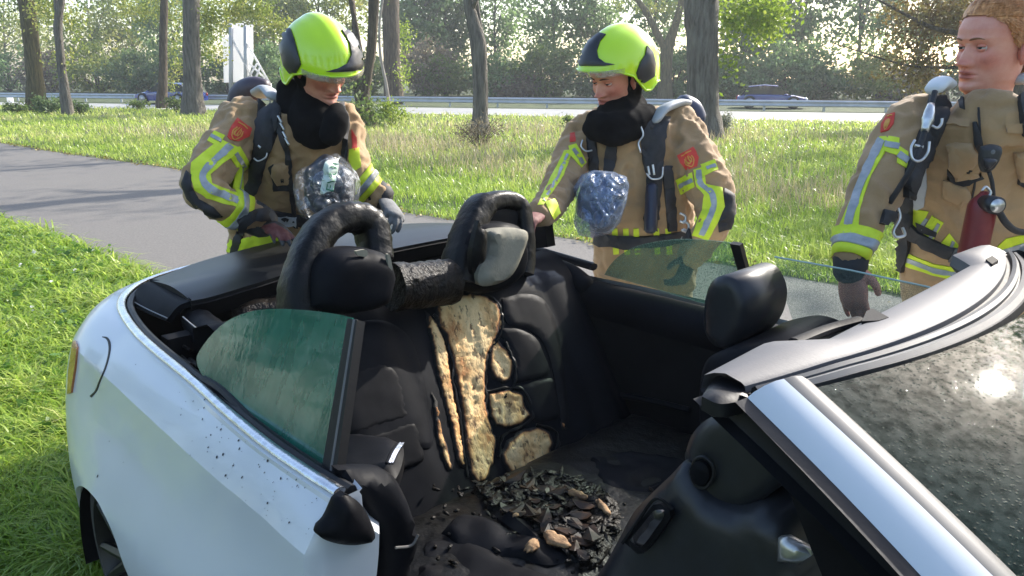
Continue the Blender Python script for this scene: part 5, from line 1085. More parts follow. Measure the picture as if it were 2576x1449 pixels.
def head_mesh(jaw=1.0):
    """head with face: rings from neck to crown, features pushed out of the front"""
    zz = np.unique(np.r_[np.linspace(-.16, -.03, 8), np.linspace(-.03, .15, 82), np.linspace(.15, .238, 26)]); na = 112
    t = np.linspace(-1, 1, na, endpoint=False); ang = math.pi * np.sign(t) * np.abs(t) ** 1.35    # denser at the front (angle 0)
    V = []
    for z in zz:
        yf, yb, hw, e = (np.interp(z, _hz, q) for q in (_yf, _yb, _hw, _ex)); hw *= (jaw if z < .05 else 1 + (jaw - 1) * max(0, 1 - (z - .05) / .06))
        c, s = np.cos(ang), np.sin(ang); ee = np.where(c > 0, 2 / e, 1.0)
        x = hw * np.sign(s) * np.abs(s) ** ee; y = np.where(c > 0, yf * np.abs(c) ** ee, yb * np.abs(c) ** .95)
        V.append(np.c_[x, y, np.full(na, z)])
    V = np.concatenate(V); x, y, z = V.T; fr = np.clip(-y / .05, 0, 1); ax = np.abs(x)
    g = lambda u, v, su, sv: np.exp(-((u) / su) ** 2 - ((v) / sv) ** 2)
    d = np.zeros(len(V))
    nb = np.clip((.126 - z) / (.126 - .076), 0, 1); nh = np.where((z < .126) & (z > .076), .004 + .023 * nb ** 1.15, 0); tail = np.where(z <= .076, .027 * np.exp(-((.076 - z) / .0062) ** 2), 0)
    d += (nh + tail) * np.exp(-(x / (.0100 + .0060 * nb)) ** 2)
    d += .013 * g(ax - .0150, z - .0745, .0068, .0075); d -= .006 * g(ax - .008, z - .0685, .004, .003)
    d -= .013 * g(ax - .031, z - .116, .017, .0115); d += .0045 * g(ax - .030, z - .139, .022, .007); d -= .004 * g(x, z - .124, .012, .01)
    d += .006 * g(ax - .047, z - .088, .017, .016); d -= .004 * g(ax - .046, z - .055, .014, .016); d -= .0035 * g(ax - .026, z - .064, .006, .016)
    lipw = np.exp(-(x / .021) ** 4)
    d += .0065 * lipw * np.exp(-((z - .0535) / .0048) ** 2) * (1 - .25 * np.exp(-(x / .004) ** 2)) + .0075 * lipw * np.exp(-((z - .0405) / .0052) ** 2) - .0065 * np.exp(-(x / .025) ** 4) * np.exp(-((z - .0470) / .0022) ** 2)
    d -= .0045 * g(x, z - .028, .022, .006); d += .006 * g(x, z - .010, .018, .011); d -= .002 * g(x, z - .062, .003, .006)
    V[:, 1] -= d * fr; n = len(zz); F = []
    for i in range(n - 1):
        for j in range(na): F.append((i * na + j, i * na + (j + 1) % na, (i + 1) * na + (j + 1) % na, (i + 1) * na + j))
    F.append(tuple(range((n - 1) * na, n * na)))
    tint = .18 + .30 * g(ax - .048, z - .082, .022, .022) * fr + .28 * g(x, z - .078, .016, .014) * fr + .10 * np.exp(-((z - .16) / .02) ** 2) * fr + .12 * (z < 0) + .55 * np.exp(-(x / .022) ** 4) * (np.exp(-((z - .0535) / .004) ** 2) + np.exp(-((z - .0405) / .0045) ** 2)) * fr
    tint += .55 * np.exp(-(x / .024) ** 4) * np.exp(-((z - .0470) / .0018) ** 2) * fr + .18 * g(ax - .031, z - .117, .017, .009) * fr  # tint paints in eye-socket shade, plus a darker mouth line
    ears = []
    for s in (1, -1):
        v, f = ellipsoid((0, 0, 0), (.0085, .019, .032), 20, 14); r = np.hypot(v[:, 1] / .019, v[:, 2] / .032); v[:, 0] += s * .006 * np.exp(-((r - .82) / .2) ** 2) * (1) ; v[:, 1] += v[:, 2] * .18
        v[:, 1] *= np.where(v[:, 2] < 0, 1 + v[:, 2] / .032 * .35, 1); Rz = np.array(Matrix.Rotation(s * .38, 3, 'Z')); v = v @ Rz.T + np.array((s * .077, .012, .100)); ears.append((v, f))
    V2, F2 = join((V, F), *ears); return V2, F2, np.r_[tint, np.full(len(V2) - len(V), .50)], na, zz
def face_bits(place, body, root, org, mirror_brow=True, browm=None):
    for s in (1, -1):
        v, f = ellipsoid((s * .031, -.0700, .117), (.0122, .0122, .0122), 16, 10); e = mk('eye', place(v), f, M_eye, body, off=org)
        v, f = ellipsoid((s * .031 + .001, -.0805, .1168), (.0060, .0030, .0062), 12, 8); mk('iris', place(v), f, M_iris, e, off=org)
        ec = np.array([s * .031, -.0700, .117])
        for e0, e1 in ((math.radians(7), math.radians(88)), (math.radians(-15), math.radians(-88))):
            rws = [[ec + .0137 * np.array([math.cos(e) * math.sin(a), -math.cos(e) * math.cos(a), math.sin(e) * (1 - .18 * (a / 1.35) ** 2)]) for a in np.linspace(-1.35, 1.35, 13)] for e in np.linspace(e0, e1, 8)]
            rws = [[ec + (q - ec) * .93 for q in rws[0]]] + rws
            v, f = loft(rws, cap=False, closed=False); o = mk('eyelid', place(v), f, M_skin, body, off=org); o.data.attributes.new('tint', 'FLOAT', 'POINT').data.foreach_set('value', np.full(len(v), .34, np.float32))
        p = [ec + .0140 * np.array([math.cos(.13) * math.sin(a), -math.cos(.13) * math.cos(a), math.sin(.13)]) for a in np.linspace(-1.2, 1.2, 9)]; v, f = tube(p, .0011, 5); mk('eyelash', place(v), f, M_lash, body, off=org)
        p = [(s * (.012 + .036 * t), -.0975 + .020 * t * t, .1365 + .006 * math.sin(t * 2.6) - .003 * t) for t in np.linspace(0, 1, 8)]; v, f = tube(p, [.0016, .0032, .0036, .0036, .0032, .0026, .0020, .0010], 6, flat=.8); mk('eyebrow', place(v), f, browm or M_brow, body, off=org)
def person_head(org, root, centre, fwd, up, scale, jaw=1.0, extra=()):
    """centre = point between the ears; returns placing function"""
    Rm = frame(fwd, up); pl = lambda v: (np.asarray(v) - (0, 0, .11)) * scale @ Rm.T + centre
    V, F, tint, na, zz = head_mesh(jaw); V = pl(V); n = len(tint)
    if extra: V, F = join((V, F), *extra); tint = np.r_[tint, np.full(len(V) - n, .3)]
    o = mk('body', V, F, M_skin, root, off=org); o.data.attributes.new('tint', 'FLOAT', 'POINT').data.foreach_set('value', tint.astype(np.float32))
    return o, pl
def hand_mesh(wrist, fdir, palm, scale=1.0, curl=.5, spread=.12, side=1, thumb=.7, fist=False):
    """five-fingered hand: fdir = direction of the fingers, palm = palm normal, side = +1 thumb to the left of fdir seen from the palm"""
    f = unit(fdir); p = unit(np.asarray(palm) - f * (np.asarray(palm) @ f)); t = np.cross(f, p) * side; W = lambda a, b, c: np.asarray(wrist) + (t * a + f * b + p * c) * scale
    parts = [tube([W(0, -.05, 0), W(0, -.01, 0), W(.002, .03, 0), W(.002, .07, .002), W(0, .098, .003)], np.array([.029, .030, .037, .043, .040]) * scale, 14, flat=.48, up=p, rounded=True)]
    for i, (ox, L, r) in enumerate(((.030, .075, .0095), (.010, .084, .0100), (-.010, .078, .0095), (-.029, .060, .0082))):
        b = np.array([ox, .090 - abs(ox - .008) * .25, .002]); a = 0; pts = [W(*(b - (0, .03, 0))), W(*b)]; d = np.array([ox * spread * 14, 1, 0]); d /= np.linalg.norm(d); q = b
        for k, (frac, bend) in enumerate(((.45, .55), (.30, 1.0), (.25, .8))):
            a += curl * bend * (1 + .10 * i); s = np.array([d[0] * math.cos(a), d[1] * math.cos(a), math.sin(a)]); q = q + s * L * frac; pts.append(W(*q))
        parts.append(tube(smooth_path(pts, 4), np.interp(np.linspace(0, 1, 17), [0, .3, 1], [r * 1.05, r, r * .78]) * scale, 9, rounded=True))
    th = [W(.022, .012, .004), W(.046, .038, .012), W(.058, .064, .012 + .025 * thumb), W(.060 - .012 * thumb, .086, .016 + .040 * thumb)]
    parts.append(tube(smooth_path(th, 4), np.interp(np.linspace(0, 1, 13), [0, .4, 1], [.016, .0125, .0092]) * scale, 10, rounded=True))
    V, F = join(*parts); return remesh(V, F, .0042 * scale, 2)
def hair_cap(pl, body, org, strands=9000):
    """short combed hair: a thin cap over the skull plus many strands"""
    V, F, tint, na, zz = head_mesh(); nz_ = len(zz); V = V[:na * nz_].reshape(nz_, na, 3).copy(); keep = {}
    out = []; ids = {}; FF = []
    line = lambda x, y: np.interp(y, [-.10, -.075, -.05, -.015, .02, .06, .11], [.197, .194, .178, .122, .112, .060, .035])
    cen = np.array([0, .005, .12])
    for i in range(nz_ - 1):
        for j in range(na):
            q = [(i, j), (i, (j + 1) % na), (i + 1, (j + 1) % na), (i + 1, j)]
            if all(V[a][b][2] > line(V[a][b][0], V[a][b][1]) for a, b in q):
                f = []
                for ab in q:
                    if ab not in ids:
                        p = V[ab[0]][ab[1]]; lift = np.clip((p[2] - line(p[0], p[1])) / .03, .12, 1); n = unit(p - cen); k = noise.noise((p[0] * 60, p[1] * 22, p[2] * 60))
                        ids[ab] = len(out); out.append(p + n * (.002 + .0085 * lift + .0022 * k + .010 * np.clip((p[2] - .19) / .04, 0, 1)))
                    f.append(ids[ab])
                FF.append(tuple(f))
    top = [ids[k] for k in ids if k[0] == nz_ - 1]
    cap_ids = [ids.get((nz_ - 1, j)) for j in range(na)]
    if all(c is not None for c in cap_ids): FF.append(tuple(cap_ids))
    H = mk('hair', pl(np.array(out)), FF, M_hair, body, off=org)
    out = np.array(out); k = rng.integers(0, len(out), strands); b = out[k] - unit(cen) * 0; n = (out[k] - cen) / np.linalg.norm(out[k] - cen, axis=1)[:, None]
    comb = np.c_[.45 + .08 * rng.normal(size=strands), .55 + .08 * rng.normal(size=strands), np.where(out[k][:, 2] > .19, .15, -.75) + .10 * rng.normal(size=strands)]; comb -= n * np.sum(comb * n, 1)[:, None] * .9; comb /= np.linalg.norm(comb, axis=1)[:, None]
    L = rng.uniform(.010, .026, strands)[:, None]; w = np.cross(n, comb) * .0011; e = b + comb * L * .6 + n * .004; t = b + comb * L + n * .003
    VV = np.stack([b - w - n * .002, b + w - n * .002, e + w * .8, e - w * .8, t], 1).reshape(-1, 3); i5 = np.arange(strands)[:, None] * 5
    FF = np.concatenate([i5 + np.array([[0, 1, 2]]), i5 + np.array([[0, 2, 3]]), i5 + np.array([[3, 2, 4]])]); tag(fast('hair_strands', pl(VV), FF, M_hair, body, off=org, smooth=True), kind='stuff')
def helmet(root, org, centre, fwd, up, sc):
    """fire helmet: domed shell with ear flaps; returns placing function and the shell's surface for its trim"""
    Rm = frame(fwd, up); pl = lambda v: (np.asarray(v) - (0, 0, .11)) * sc @ Rm.T + centre; na, nr = 96, 40; V = []
    for i in range(nr + 1):
        for j in range(na):
            a = 2 * math.pi * j / na - math.pi; aa = abs(a)        # 0 = front
            zl = np.interp(aa, [0, .5, .95, 1.25, 1.55, 1.75, 2.05, 2.5, 3.15], [.138, .136, .128, .105, .045, .040, .062, .050, .045])
            t = i / nr; c = np.array([0, .012, .118]); th0 = math.acos(np.clip((zl - c[2]) / .150, -1, 1)); th = th0 * t
            r = np.array([.130, .172 if math.cos(a) > 0 else .160, .150]); st = math.sin(th) if th < math.pi / 2 else 1 - (th - math.pi / 2) ** 2 * .12
            p = c + np.array([math.sin(a) * st * r[0], -math.cos(a) * st * r[1], math.cos(th) * r[2]])
            p[2] += .006 * math.exp(-((abs(p[0]) - .0) / .030) ** 4) * (1 if p[2] > .16 else 0) * min(1, (p[2] - .16) / .04)
            if math.cos(a) > .3 and t > .8: p[1] -= .014 * (t - .8) / .2 * (math.cos(a) - .3)
            V.append(p)
    V = np.array(V); F = [(i * na + j, (i + 1) * na + j, (i + 1) * na + (j + 1) % na, i * na + (j + 1) % na) for i in range(nr) for j in range(na)]; n = len(V)
    # inner wall and rolled lip
    c = np.array([0, .012, .118]); I = c + (V - c) * .93; Vx = np.vstack([V, I]); FF = F + [tuple(q + n for q in reversed(f)) for f in F]; e = nr * na
    FF += [(e + j, e + n + j, e + n + (j + 1) % na, e + (j + 1) % na) for j in range(na)]
    o = mk('helmet', pl(Vx), FF, M_helm, root, off=org, sharp=50); lip = np.array([V[e + j] for j in range(na)] + [V[e]])
    v, f = tube(lip, .0045, 8, cap=False); mk('helmet_rim', pl(v), f, M_helm, o, off=org)
    inv = lambda w: (np.asarray(w) - centre) @ Rm / sc + (0, 0, .11)
    # visor: clear strip below the front brim, mostly pushed up
    rows = [[(math.sin(a) * .134 * k, .012 - math.cos(a) * (.188 + dy), z) for a in np.linspace(-1.05, 1.05, 30)] for z, k, dy in ((.140, 1.0, 0), (.130, 1.0, .003), (.121, .99, .002), (.116, .97, -.002))]
    V3, F3 = loft(rows, cap=False, closed=False); V4 = np.vstack([V3, V3 + (0, .004, 0)]); F4 = F3 + [tuple(q + len(V3) for q in reversed(f)) for f in F3]; mk('visor', pl(V4), F4, M_visor, o, off=org)
    return o, pl, inv, bvh_of(pl(V), F)
def helm_trim(name, poly, hb, m, helm, org, inv, pl, both=True, off=.001, th=.006, step=7, r=8, inflate=.004):
    o = decal(name, poly, hb, m, helm, off=off, th=th, step=step, curve=False, ori=org, inflate=inflate, infl_r=r)
    if o and both:
        v, f = arrays(o); w = inv(v + org); w[:, 0] *= -1; mk(name, pl(w), [tuple(reversed(q)) for q in f], m, helm, off=org, sharp=50)
    return o
def px_tube(pts, n=6, rounded=True, **kw):
    """pts: (x, y, distance, radius on the photo grid)"""
    c = np.array([P(a, b, d) for a, b, d, r in pts]); r = np.array([r * d / VF for a, b, d, r in pts]); s = smooth_path(c, n); return tube(s, np.interp(np.linspace(0, 1, len(s)), np.linspace(0, 1, len(r)), r), 20, rounded=rounded, **kw)
def torso(rings, flat=.62, e=2.5, n=28):
    """rings: (x, y, half width on the grid, distance)"""
    c = np.array([P(a, b, d) for a, b, w, d in rings]); w = np.array([w * d / VF for a, b, w, d in rings]); fl = np.array([q[4] if len(q) > 4 else flat for q in [tuple(r) for r in [(*x,) for x in rings]]]) if False else flat
    s = smooth_path(c, 5); ww = np.interp(np.linspace(0, 1, len(s)), np.linspace(0, 1, len(w)), w); R = []
    for p, h in zip(s, ww):
        a = np.linspace(0, 2 * math.pi, n, endpoint=False); ca, sa = np.cos(a), np.sin(a); ca = np.sign(ca) * np.abs(ca) ** (2 / e); sa = np.sign(sa) * np.abs(sa) ** (2 / e)
        R.append(p + np.c_[ca * h, sa * h * fl, np.zeros(n)])
    return loft(R)
def garment(name, solids, root, org, voxel=.013, it=4, amp=.010, fr=7, seed=0.0, stretch=(1, 1, 1), m=None):
    V, F = remesh(*join(*solids), voxel, it); V = crease(V, F, amp, fr, seed, stretch); o = mk(name, V, F, m or M_khaki, root, off=org); return o, V, F, bvh_of(V, F)
def ring_band(name, V, F, bvh, c0, c1, root, org, m, th=.004, off=.003, n=40, half=.03, rad=.2):
    """closed band round a limb: c0 -> c1 axis piece, found by casting from outside to the axis"""
    ax = unit(np.asarray(c1) - c0); u = unit(np.cross(ax, (.3, .5, .8))); v = np.cross(ax, u); rows = []
    for k in np.linspace(-half, half, 5):
        row = []
        for a in np.linspace(0, 2 * math.pi, n, endpoint=False):
            d = u * math.cos(a) + v * math.sin(a); c = (np.asarray(c0) + c1) / 2 + ax * k; loc, nor, ix, ds = bvh.ray_cast(Vector(c + d * rad), Vector(-d), rad)
            row.append((np.array(loc) if loc else c + d * .05) + d * (off + th))
        rows.append(row)
    rows = [[p - (p - np.mean(rows[0], 0)) * .08 for p in rows[0]]] + rows + [[p - (p - np.mean(rows[-1], 0)) * .08 for p in rows[-1]]]
    Vb, Fb = loft(rows, cap=False); return mk(name, Vb, Fb, m, root, off=org)
def legs(hip, yaw, root, org, solids_only=False, h=None, w=.10):
    """trousers and boots from the hips down to the ground"""
    out = []; f = np.array([math.sin(yaw), math.cos(yaw), 0]); s = np.array([f[1], -f[0], 0])
    for k in (1, -1):
        foot = np.array([hip[0], hip[1], 0]) + s * k * .14; V, F = tube(smooth_path([np.array(hip) + s * k * w, (np.array(hip) + foot) / 2 + s * k * .12 * .5 + f * .02, foot + (0, 0, .10)], 5), np.linspace(.125, .095, 11), 16, up=(0, 1, 0), rounded=True); out.append((V, F))
        b, bf = tube([foot - f * .09 + (0, 0, .055), foot + (0, 0, .06), foot + f * .10 + (0, 0, .045), foot + f * .19 + (0, 0, .035)], [.045, .055, .05, .035], 12, flat=1.0, up=(0, 0, 1), rounded=True); b[:, 2] = np.maximum(b[:, 2], 0.006); mk('boot', b, bf, M_boot, root, off=org)
    return out
def strap(name, path, w, bvh, root, org, m=None, th=.008, off=.001, step=8, inflate=.003): return decal(name, ribbon(path, w), bvh, m or M_strap, root, off=off, th=th, step=step, inflate=inflate, infl_r=6, ori=org)
def d_ring(name, pts, dep, r, root, org, m=None): V, F = tube(smooth_path([P(x, y, dep) for x, y in pts], 5), r, 7); return mk(name, V, F, m or M_metal, root, off=org)
def badge(poly, bvh, root, org):
    c = np.mean(poly, 0); p = np.array(poly, float); decal('badge', poly, bvh, M_red, root, off=.001, th=.003, step=6, ori=org)
    b = decal('badge_border', np.vstack([c + (p - c) * 1.0, (c + (p - c) * .90)[::-1]])[:], bvh, M_gold, root, off=.002, th=.0035, step=5, ori=org) if False else None
    T = lambda u, v: c + (p[0] + p[1] - 2 * c) * .5 * -v + (p[1] - p[0]) * .5 * u     # u to the right along the top edge, v down
    for path in ([(-.42, -.30), (-.50, .1), (-.30, .55), (0, .75), (.30, .55), (.50, .1), (.42, -.30)], [(-.18, -.40), (-.26, .0), (-.12, .35), (.06, .30), (.02, -.05), (.10, -.42)], [(.20, -.30), (.28, .05), (.16, .34)], [(-.32, -.1), (-.30, .22), (-.18, .42)], [(-.62, -.72), (0, -.78), (.62, -.72)]):
        q = np.array([T(u, v) for u, v in path]); decal('badge_emblem', ribbon(q, 2.4, 4), bvh, M_gold, root, off=.003, th=.003, step=4, ori=org)
def stripe(yel, sil, bvh, root, org):
    for q in yel: decal('reflective_stripe', q, bvh, M_yellow, root, off=.001, th=.003, step=8, ori=org)
    for q, w in sil: decal('silver_stripe', ribbon(q, w), bvh, M_silver, root, off=.003, th=.0035, step=8, ori=org)
def mask_bag(label, poly, dep, text=None, seed=0, tone=None):
    """breathing mask in a clear crumpled plastic bag"""
    p = np.array(poly, float); c = p.mean(0); s = dep / VF; org = P(c[0], c[1], dep); root = empty('bagged_mask', org, 0, label, 'plastic bag', 'bagged breathing masks hanging on the firefighters')
    w, h = (p[:, 0].max() - p[:, 0].min()) * s / 2, (p[:, 1].max() - p[:, 1].min()) * s / 2
    v, f = ellipsoid((0, 0, 0), (w * .80, .085, h * .82), 36, 24); k = np.array([noise.noise((q[0] * 14 + seed, q[1] * 14, q[2] * 14)) for q in v]); v *= (1 + .22 * k)[:, None]; mk('mask', v, f, M_hblack, root)
    v, f = ellipsoid((0.01, -.055, .02), (w * .50, .05, h * .40), 24, 14); mk('mask_lens', v, f, mat('mask_lens', (.05, .06, .08), rough=.12, spec=.8), root)
    v, f = tube([(0, -.07, -h * .35), (0, -.12, -h * .42)], .035, 16, rounded=True); mk('mask_filter', v, f, M_hblack, root)
    V2, F2, b = fill(p, 4.0); de = np.minimum(edge_dist(V2, b) / (w / s * .7), 1); V = []
    for a, e in zip(V2, de):
        q = np.array([(a[0] - c[0]) * s, 0, -(a[1] - c[1]) * s]); r1 = abs(noise.noise((a[0] * .05, a[1] * .03, seed))); r2 = abs(noise.noise((a[0] * .13 + 5, a[1] * .10, seed))); h_ = math.sqrt(1 - (1 - e) ** 2) * .125; V.append(q + (0, -(h_ + .030 * (.5 - r1) * 2 * min(1, e * 3) + .008 * (.5 - r2) * 2 * min(1, e * 3)), 0))
    V = np.array(V); nV = len(V); Bk = V * (1, -.6, 1) + (0, .01, 0); E = {(q[i], q[(i + 1) % 3]) for q in F2 for i in range(3)}
    FF = list(F2) + [tuple(i + nV for i in reversed(q)) for q in F2] + [(a, a + nV, c_ + nV, c_) for a, c_ in E if (c_, a) not in E]; V = np.vstack([V, Bk]); o = mk('bag', V @ _bagR.T, FF, tone or M_bag, root, sharp=45); return root, org, s, bvh_of(V @ _bagR.T + org, FF)
_bagR = np.array(Matrix.Rotation(-.25, 3, 'X'))
def bag_mat(name, tint, milky_glint, lo=.05, hi=.45):
    m, nt, b, out = newmat(name); b.inputs['Base Color'].default_value = (*milky_glint, 1); b.inputs['Roughness'].default_value = .24; b.inputs['Specular IOR Level'].default_value = .8
    t1 = N(nt, 'ShaderNodeBsdfTransparent'); t1.inputs[0].default_value = (*tint, 1); t = noise_tex(nt, 14, 6, .75); t.inputs['Distortion'].default_value = 1.6
    mr = N(nt, 'ShaderNodeMapRange'); mr.inputs['From Min'].default_value = .50; mr.inputs['From Max'].default_value = .70; mr.inputs['To Min'].default_value = lo; mr.inputs['To Max'].default_value = hi; nt.links.new(t.outputs['Fac'], mr.inputs[0])  # noise-masked pale streaks paint in the highlights of crumpled plastic
    mx = N(nt, 'ShaderNodeMixShader'); nt.links.new(mr.outputs[0], mx.inputs[0]); nt.links.new(t1.outputs[0], mx.inputs[1]); nt.links.new(b.outputs[0], mx.inputs[2]); nt.links.new(mx.outputs[0], out.inputs[0]); return m
M_bag = bag_mat('clear_plastic', (.92, .94, .96), (.66, .68, .72), .06, .70); M_bag2 = bag_mat('bluish_plastic', (.72, .80, .95), (.42, .50, .66), .30, .80)

# ------------------------------------------------------------------ man on the left, bending over the back of the car
D1 = 3.30
org = np.array([*P(720, 640, 3.85)[:2], 0.0]); R1 = empty('person', org, 0, 'firefighter on the left bending over the roof lid, yellow helmet tilted down', 'person', 'firefighters around the burnt car')
hc = P(812, 168, 3.12); fw = unit((.63, -.60, -.54)); upv = unit((.22, -.40, .90)); hs = 1.13
lg = legs(P(690, 640, 3.85), 2.6, R1, org)
hl = hand_mesh(P(664, 560, 3.22), P(735, 600, 3.08) - P(664, 560, 3.22), (-.1, .1, -1), 1.15, curl=.30, side=1)
hr = hand_mesh(P(966, 500, 3.33), P(1004, 556, 3.20) - P(966, 500, 3.33), (-.5, .1, -.8), 1.2, curl=.62, side=1, thumb=.2)
core = [tube([P(700, 600, 3.8), P(730, 400, 3.45), P(790, 270, 3.25)], [.13, .14, .07], 14, rounded=True)]
body, plh = person_head(org, R1, hc, fw, upv, hs, 1.0, core); face_bits(plh, body, R1, org, browm=M_lash)
hv, hf, hpl, hinv = None, None, None, None
HE, hpl, hinv, hb = helmet(R1, org, P(810, 160, 3.12), unit((.60, -.68, -.40)), unit((.16, -.36, .92)), 1.16)
hoodE, hF_ = ellipsoid((0, .040, .105), (.088, .088, .130), 24, 16)
solids = [(plh(hoodE), hF_), px_tube([(782, 254, 3.27, 52), (788, 298, 3.2, 60), (802, 328, 3.17, 58), (808, 350, 3.14, 38)], rounded=False), px_tube([(722, 215, 3.24, 30), (742, 290, 3.24, 42), (772, 338, 3.18, 32)]), px_tube([(846, 276, 3.12, 22), (846, 308, 3.08, 34), (830, 345, 3.08, 30)])]
HD, v, f, hood_b = garment('hood', solids, R1, org, .010, 4, .009, 8, 3, m=M_hood)
tor = torso([(690, 660, 118, 3.78), (694, 600, 112, 3.70), (704, 520, 122, 3.55), (724, 430, 138, 3.42), (742, 350, 150, 3.34), (754, 300, 128, 3.30), (770, 258, 66, 3.28)], .66)
armR = px_tube([(622, 288, 3.30, 52), (596, 330, 3.24, 60), (556, 392, 3.14, 58), (514, 452, 3.04, 54), (520, 486, 3.02, 50), (560, 512, 3.06, 45), (606, 533, 3.12, 42), (640, 550, 3.18, 38)], 7)
armL = px_tube([(850, 285, 3.34, 44), (874, 330, 3.34, 42), (890, 392, 3.32, 40), (900, 440, 3.30, 40), (925, 472, 3.32, 38), (958, 494, 3.34, 35)], 7)
shR = px_tube([(585, 285, 3.34, 34), (560, 305, 3.30, 24)], 4)
J1, jv, jf, jb = garment('jacket', [tor, armR, armL, shR], R1, org, .0105, 3, .020, 12, 1.0)
T1, tv, tf, tb = garment('trousers', lg + [torso([(690, 700, 112, 3.80), (690, 640, 106, 3.78)], .7)], R1, org, .016, 4, .010, 6, 2.0)
mk('glove', *hl, M_glove, R1, off=org); mk('glove', *hr, M_glove2, R1, off=org)
V, F = tube([P(626, 541, 3.165), P(646, 551, 3.20), P(668, 562, 3.225)], np.array([44, 43, 40]) * 3.2 / VF, 18, rounded=True); mk('glove_cuff', V, F, M_glove, R1, off=org)
V, F = tube([P(942, 484, 3.335), P(965, 498, 3.34)], np.array([37, 35]) * 3.34 / VF, 18, rounded=True); mk('glove_cuff', V, F, M_patch, R1, off=org)
decal('worn_palm', [(655, 570), (690, 562), (722, 580), (744, 598), (720, 606), (690, 604), (664, 592)], bvh_of(*hl), M_grip, R1, off=.0005, th=.002, step=5, ori=org)
ring_band('cuff_stripe', jv, jf, jb, P(574, 520, 3.08), P(612, 537, 3.13), R1, org, M_yellow, half=.042)
ring_band('cuff_silver', jv, jf, jb, P(574, 520, 3.08), P(612, 537, 3.13), R1, org, M_silver, half=.014, off=.006)
ring_band('cuff_stripe', jv, jf, jb, P(905, 455, 3.305), P(932, 478, 3.32), R1, org, M_yellow, half=.040)
ring_band('cuff_silver', jv, jf, jb, P(905, 455, 3.305), P(932, 478, 3.32), R1, org, M_silver, half=.013, off=.006)
stripe([[(540, 330), (566, 342), (548, 370), (522, 354)], [(556, 350), (600, 372), (586, 392), (560, 412), (530, 438), (534, 462), (575, 478), (616, 494), (596, 520), (560, 512), (520, 498), (490, 478), (480, 446), (482, 410), (510, 386)], [(590, 374), (602, 368), (632, 418), (606, 438), (580, 398)]],
       [([(531, 342), (557, 356)], 9), ([(580, 366), (548, 396), (516, 428), (510, 452), (530, 476), (566, 492), (600, 506)], 17), ([(592, 386), (618, 426)], 10)], jb, R1, org)
badge([(596, 297), (634, 324), (626, 342), (600, 356), (578, 352), (571, 344), (582, 318)], jb, R1, org)
decal('elbow_patch', [(470, 430), (482, 442), (482, 470), (500, 500), (536, 520), (560, 545), (540, 548), (500, 530), (472, 500), (458, 462)], jb, M_patch, R1, off=.001, th=.005, step=8, ori=org, inflate=.01, infl_r=12)
decal('badge', [(884, 326), (896, 346), (898, 380), (886, 378)], jb, M_red, R1, off=.001, th=.003, step=6, ori=org)
decal('reflective_stripe', [(880, 376), (902, 372), (908, 420), (890, 432), (878, 400)], jb, M_yellow, R1, off=.001, th=.003, step=7, ori=org)
# harness, pockets, back plate
strap('shoulder_strap', [(668, 232), (676, 280), (668, 340), (652, 400), (640, 460), (622, 500)], [46, 58, 56, 40, 30, 24], jb, R1, org, th=.016)
strap('shoulder_strap', [(858, 262), (866, 310), (868, 370), (866, 410)], [16, 16, 14, 14], jb, R1, org, th=.012)
strap('hose_strap', [(702, 268), (706, 330), (722, 380), (728, 440), (738, 520), (742, 570)], [8, 12, 14, 13, 12, 12], jb, R1, org, th=.012)
V, F = px_tube([(652, 236, 3.36, 24), (672, 226, 3.30, 24), (688, 244, 3.24, 22)], 5, flat=.45); mk('strap_pad', V, F, M_greycl, R1, off=org)
V, F = px_tube([(608, 300, 3.55, 40), (616, 245, 3.52, 40), (640, 222, 3.46, 30), (668, 216, 3.44, 18)], 5); mk('air_cylinder', V, F, mat('dark_purple_cylinder', (.035, .025, .04), (.06, .045, .06), rough=.5, scale=10), R1, off=org)
for a in ((704, 300), (710, 318), (716, 340), (722, 356)): d_ring('buckle', [(a[0] - 5, a[1] - 9), (a[0] + 5, a[1] + 9)], 3.12, .005, R1, org)
d_ring('d_ring', [(638, 398), (650, 405), (668, 396), (672, 384)], 3.18, .0035, R1, org); d_ring('buckle', [(650, 366), (656, 372)], 3.17, .006, R1, org)
decal('chest_pocket', [(690, 412), (730, 408), (734, 462), (696, 466), (680, 440)], jb, M_khaki, R1, off=.002, th=.010, step=8, ori=org, inflate=.008, infl_r=10)
decal('pocket_edge', [(676, 420), (688, 412), (694, 468), (732, 464), (732, 478), (690, 480)], jb, M_patch, R1, off=.002, th=.006, step=8, ori=org)
decal('pocket_mark', [(706, 442), (709, 442), (709, 446), (712, 446), (712, 442), (715, 442), (715, 452), (712, 452), (712, 448), (709, 448), (709, 452), (706, 452)], jb, M_patch, R1, off=.012, th=.010, step=3, ori=org)
strap('waist_belt', [(600, 560), (650, 540), (720, 548), (790, 560)], [26, 26, 26, 26], jb, R1, org, th=.014)
decal('belt_buckle', [(700, 542), (742, 540), (744, 566), (702, 568)], jb, M_greycl, R1, off=.012, th=.008, step=8, ori=org)
strap('waist_stripe', [(566, 610), (590, 622), (640, 606), (700, 600)], [30, 30, 26, 26], jb, R1, org, m=M_yellow, th=.003)
strap('side_strap', [(612, 560), (600, 600), (588, 640)], [22, 20, 18], jb, R1, org, th=.010)
helm_trim('side_panel', [(710, 78), (732, 72), (742, 100), (758, 162), (742, 190), (736, 192), (716, 165), (705, 120)], hb, M_hblack, HE, org, hinv, hpl)
helm_trim('front_plate', [(858, 76), (880, 78), (900, 96), (915, 130), (914, 162), (908, 174), (884, 180), (840, 182), (820, 180), (850, 172), (872, 160), (882, 138), (878, 110), (868, 92)], hb, M_hblack, HE, org, hinv, hpl, both=False)
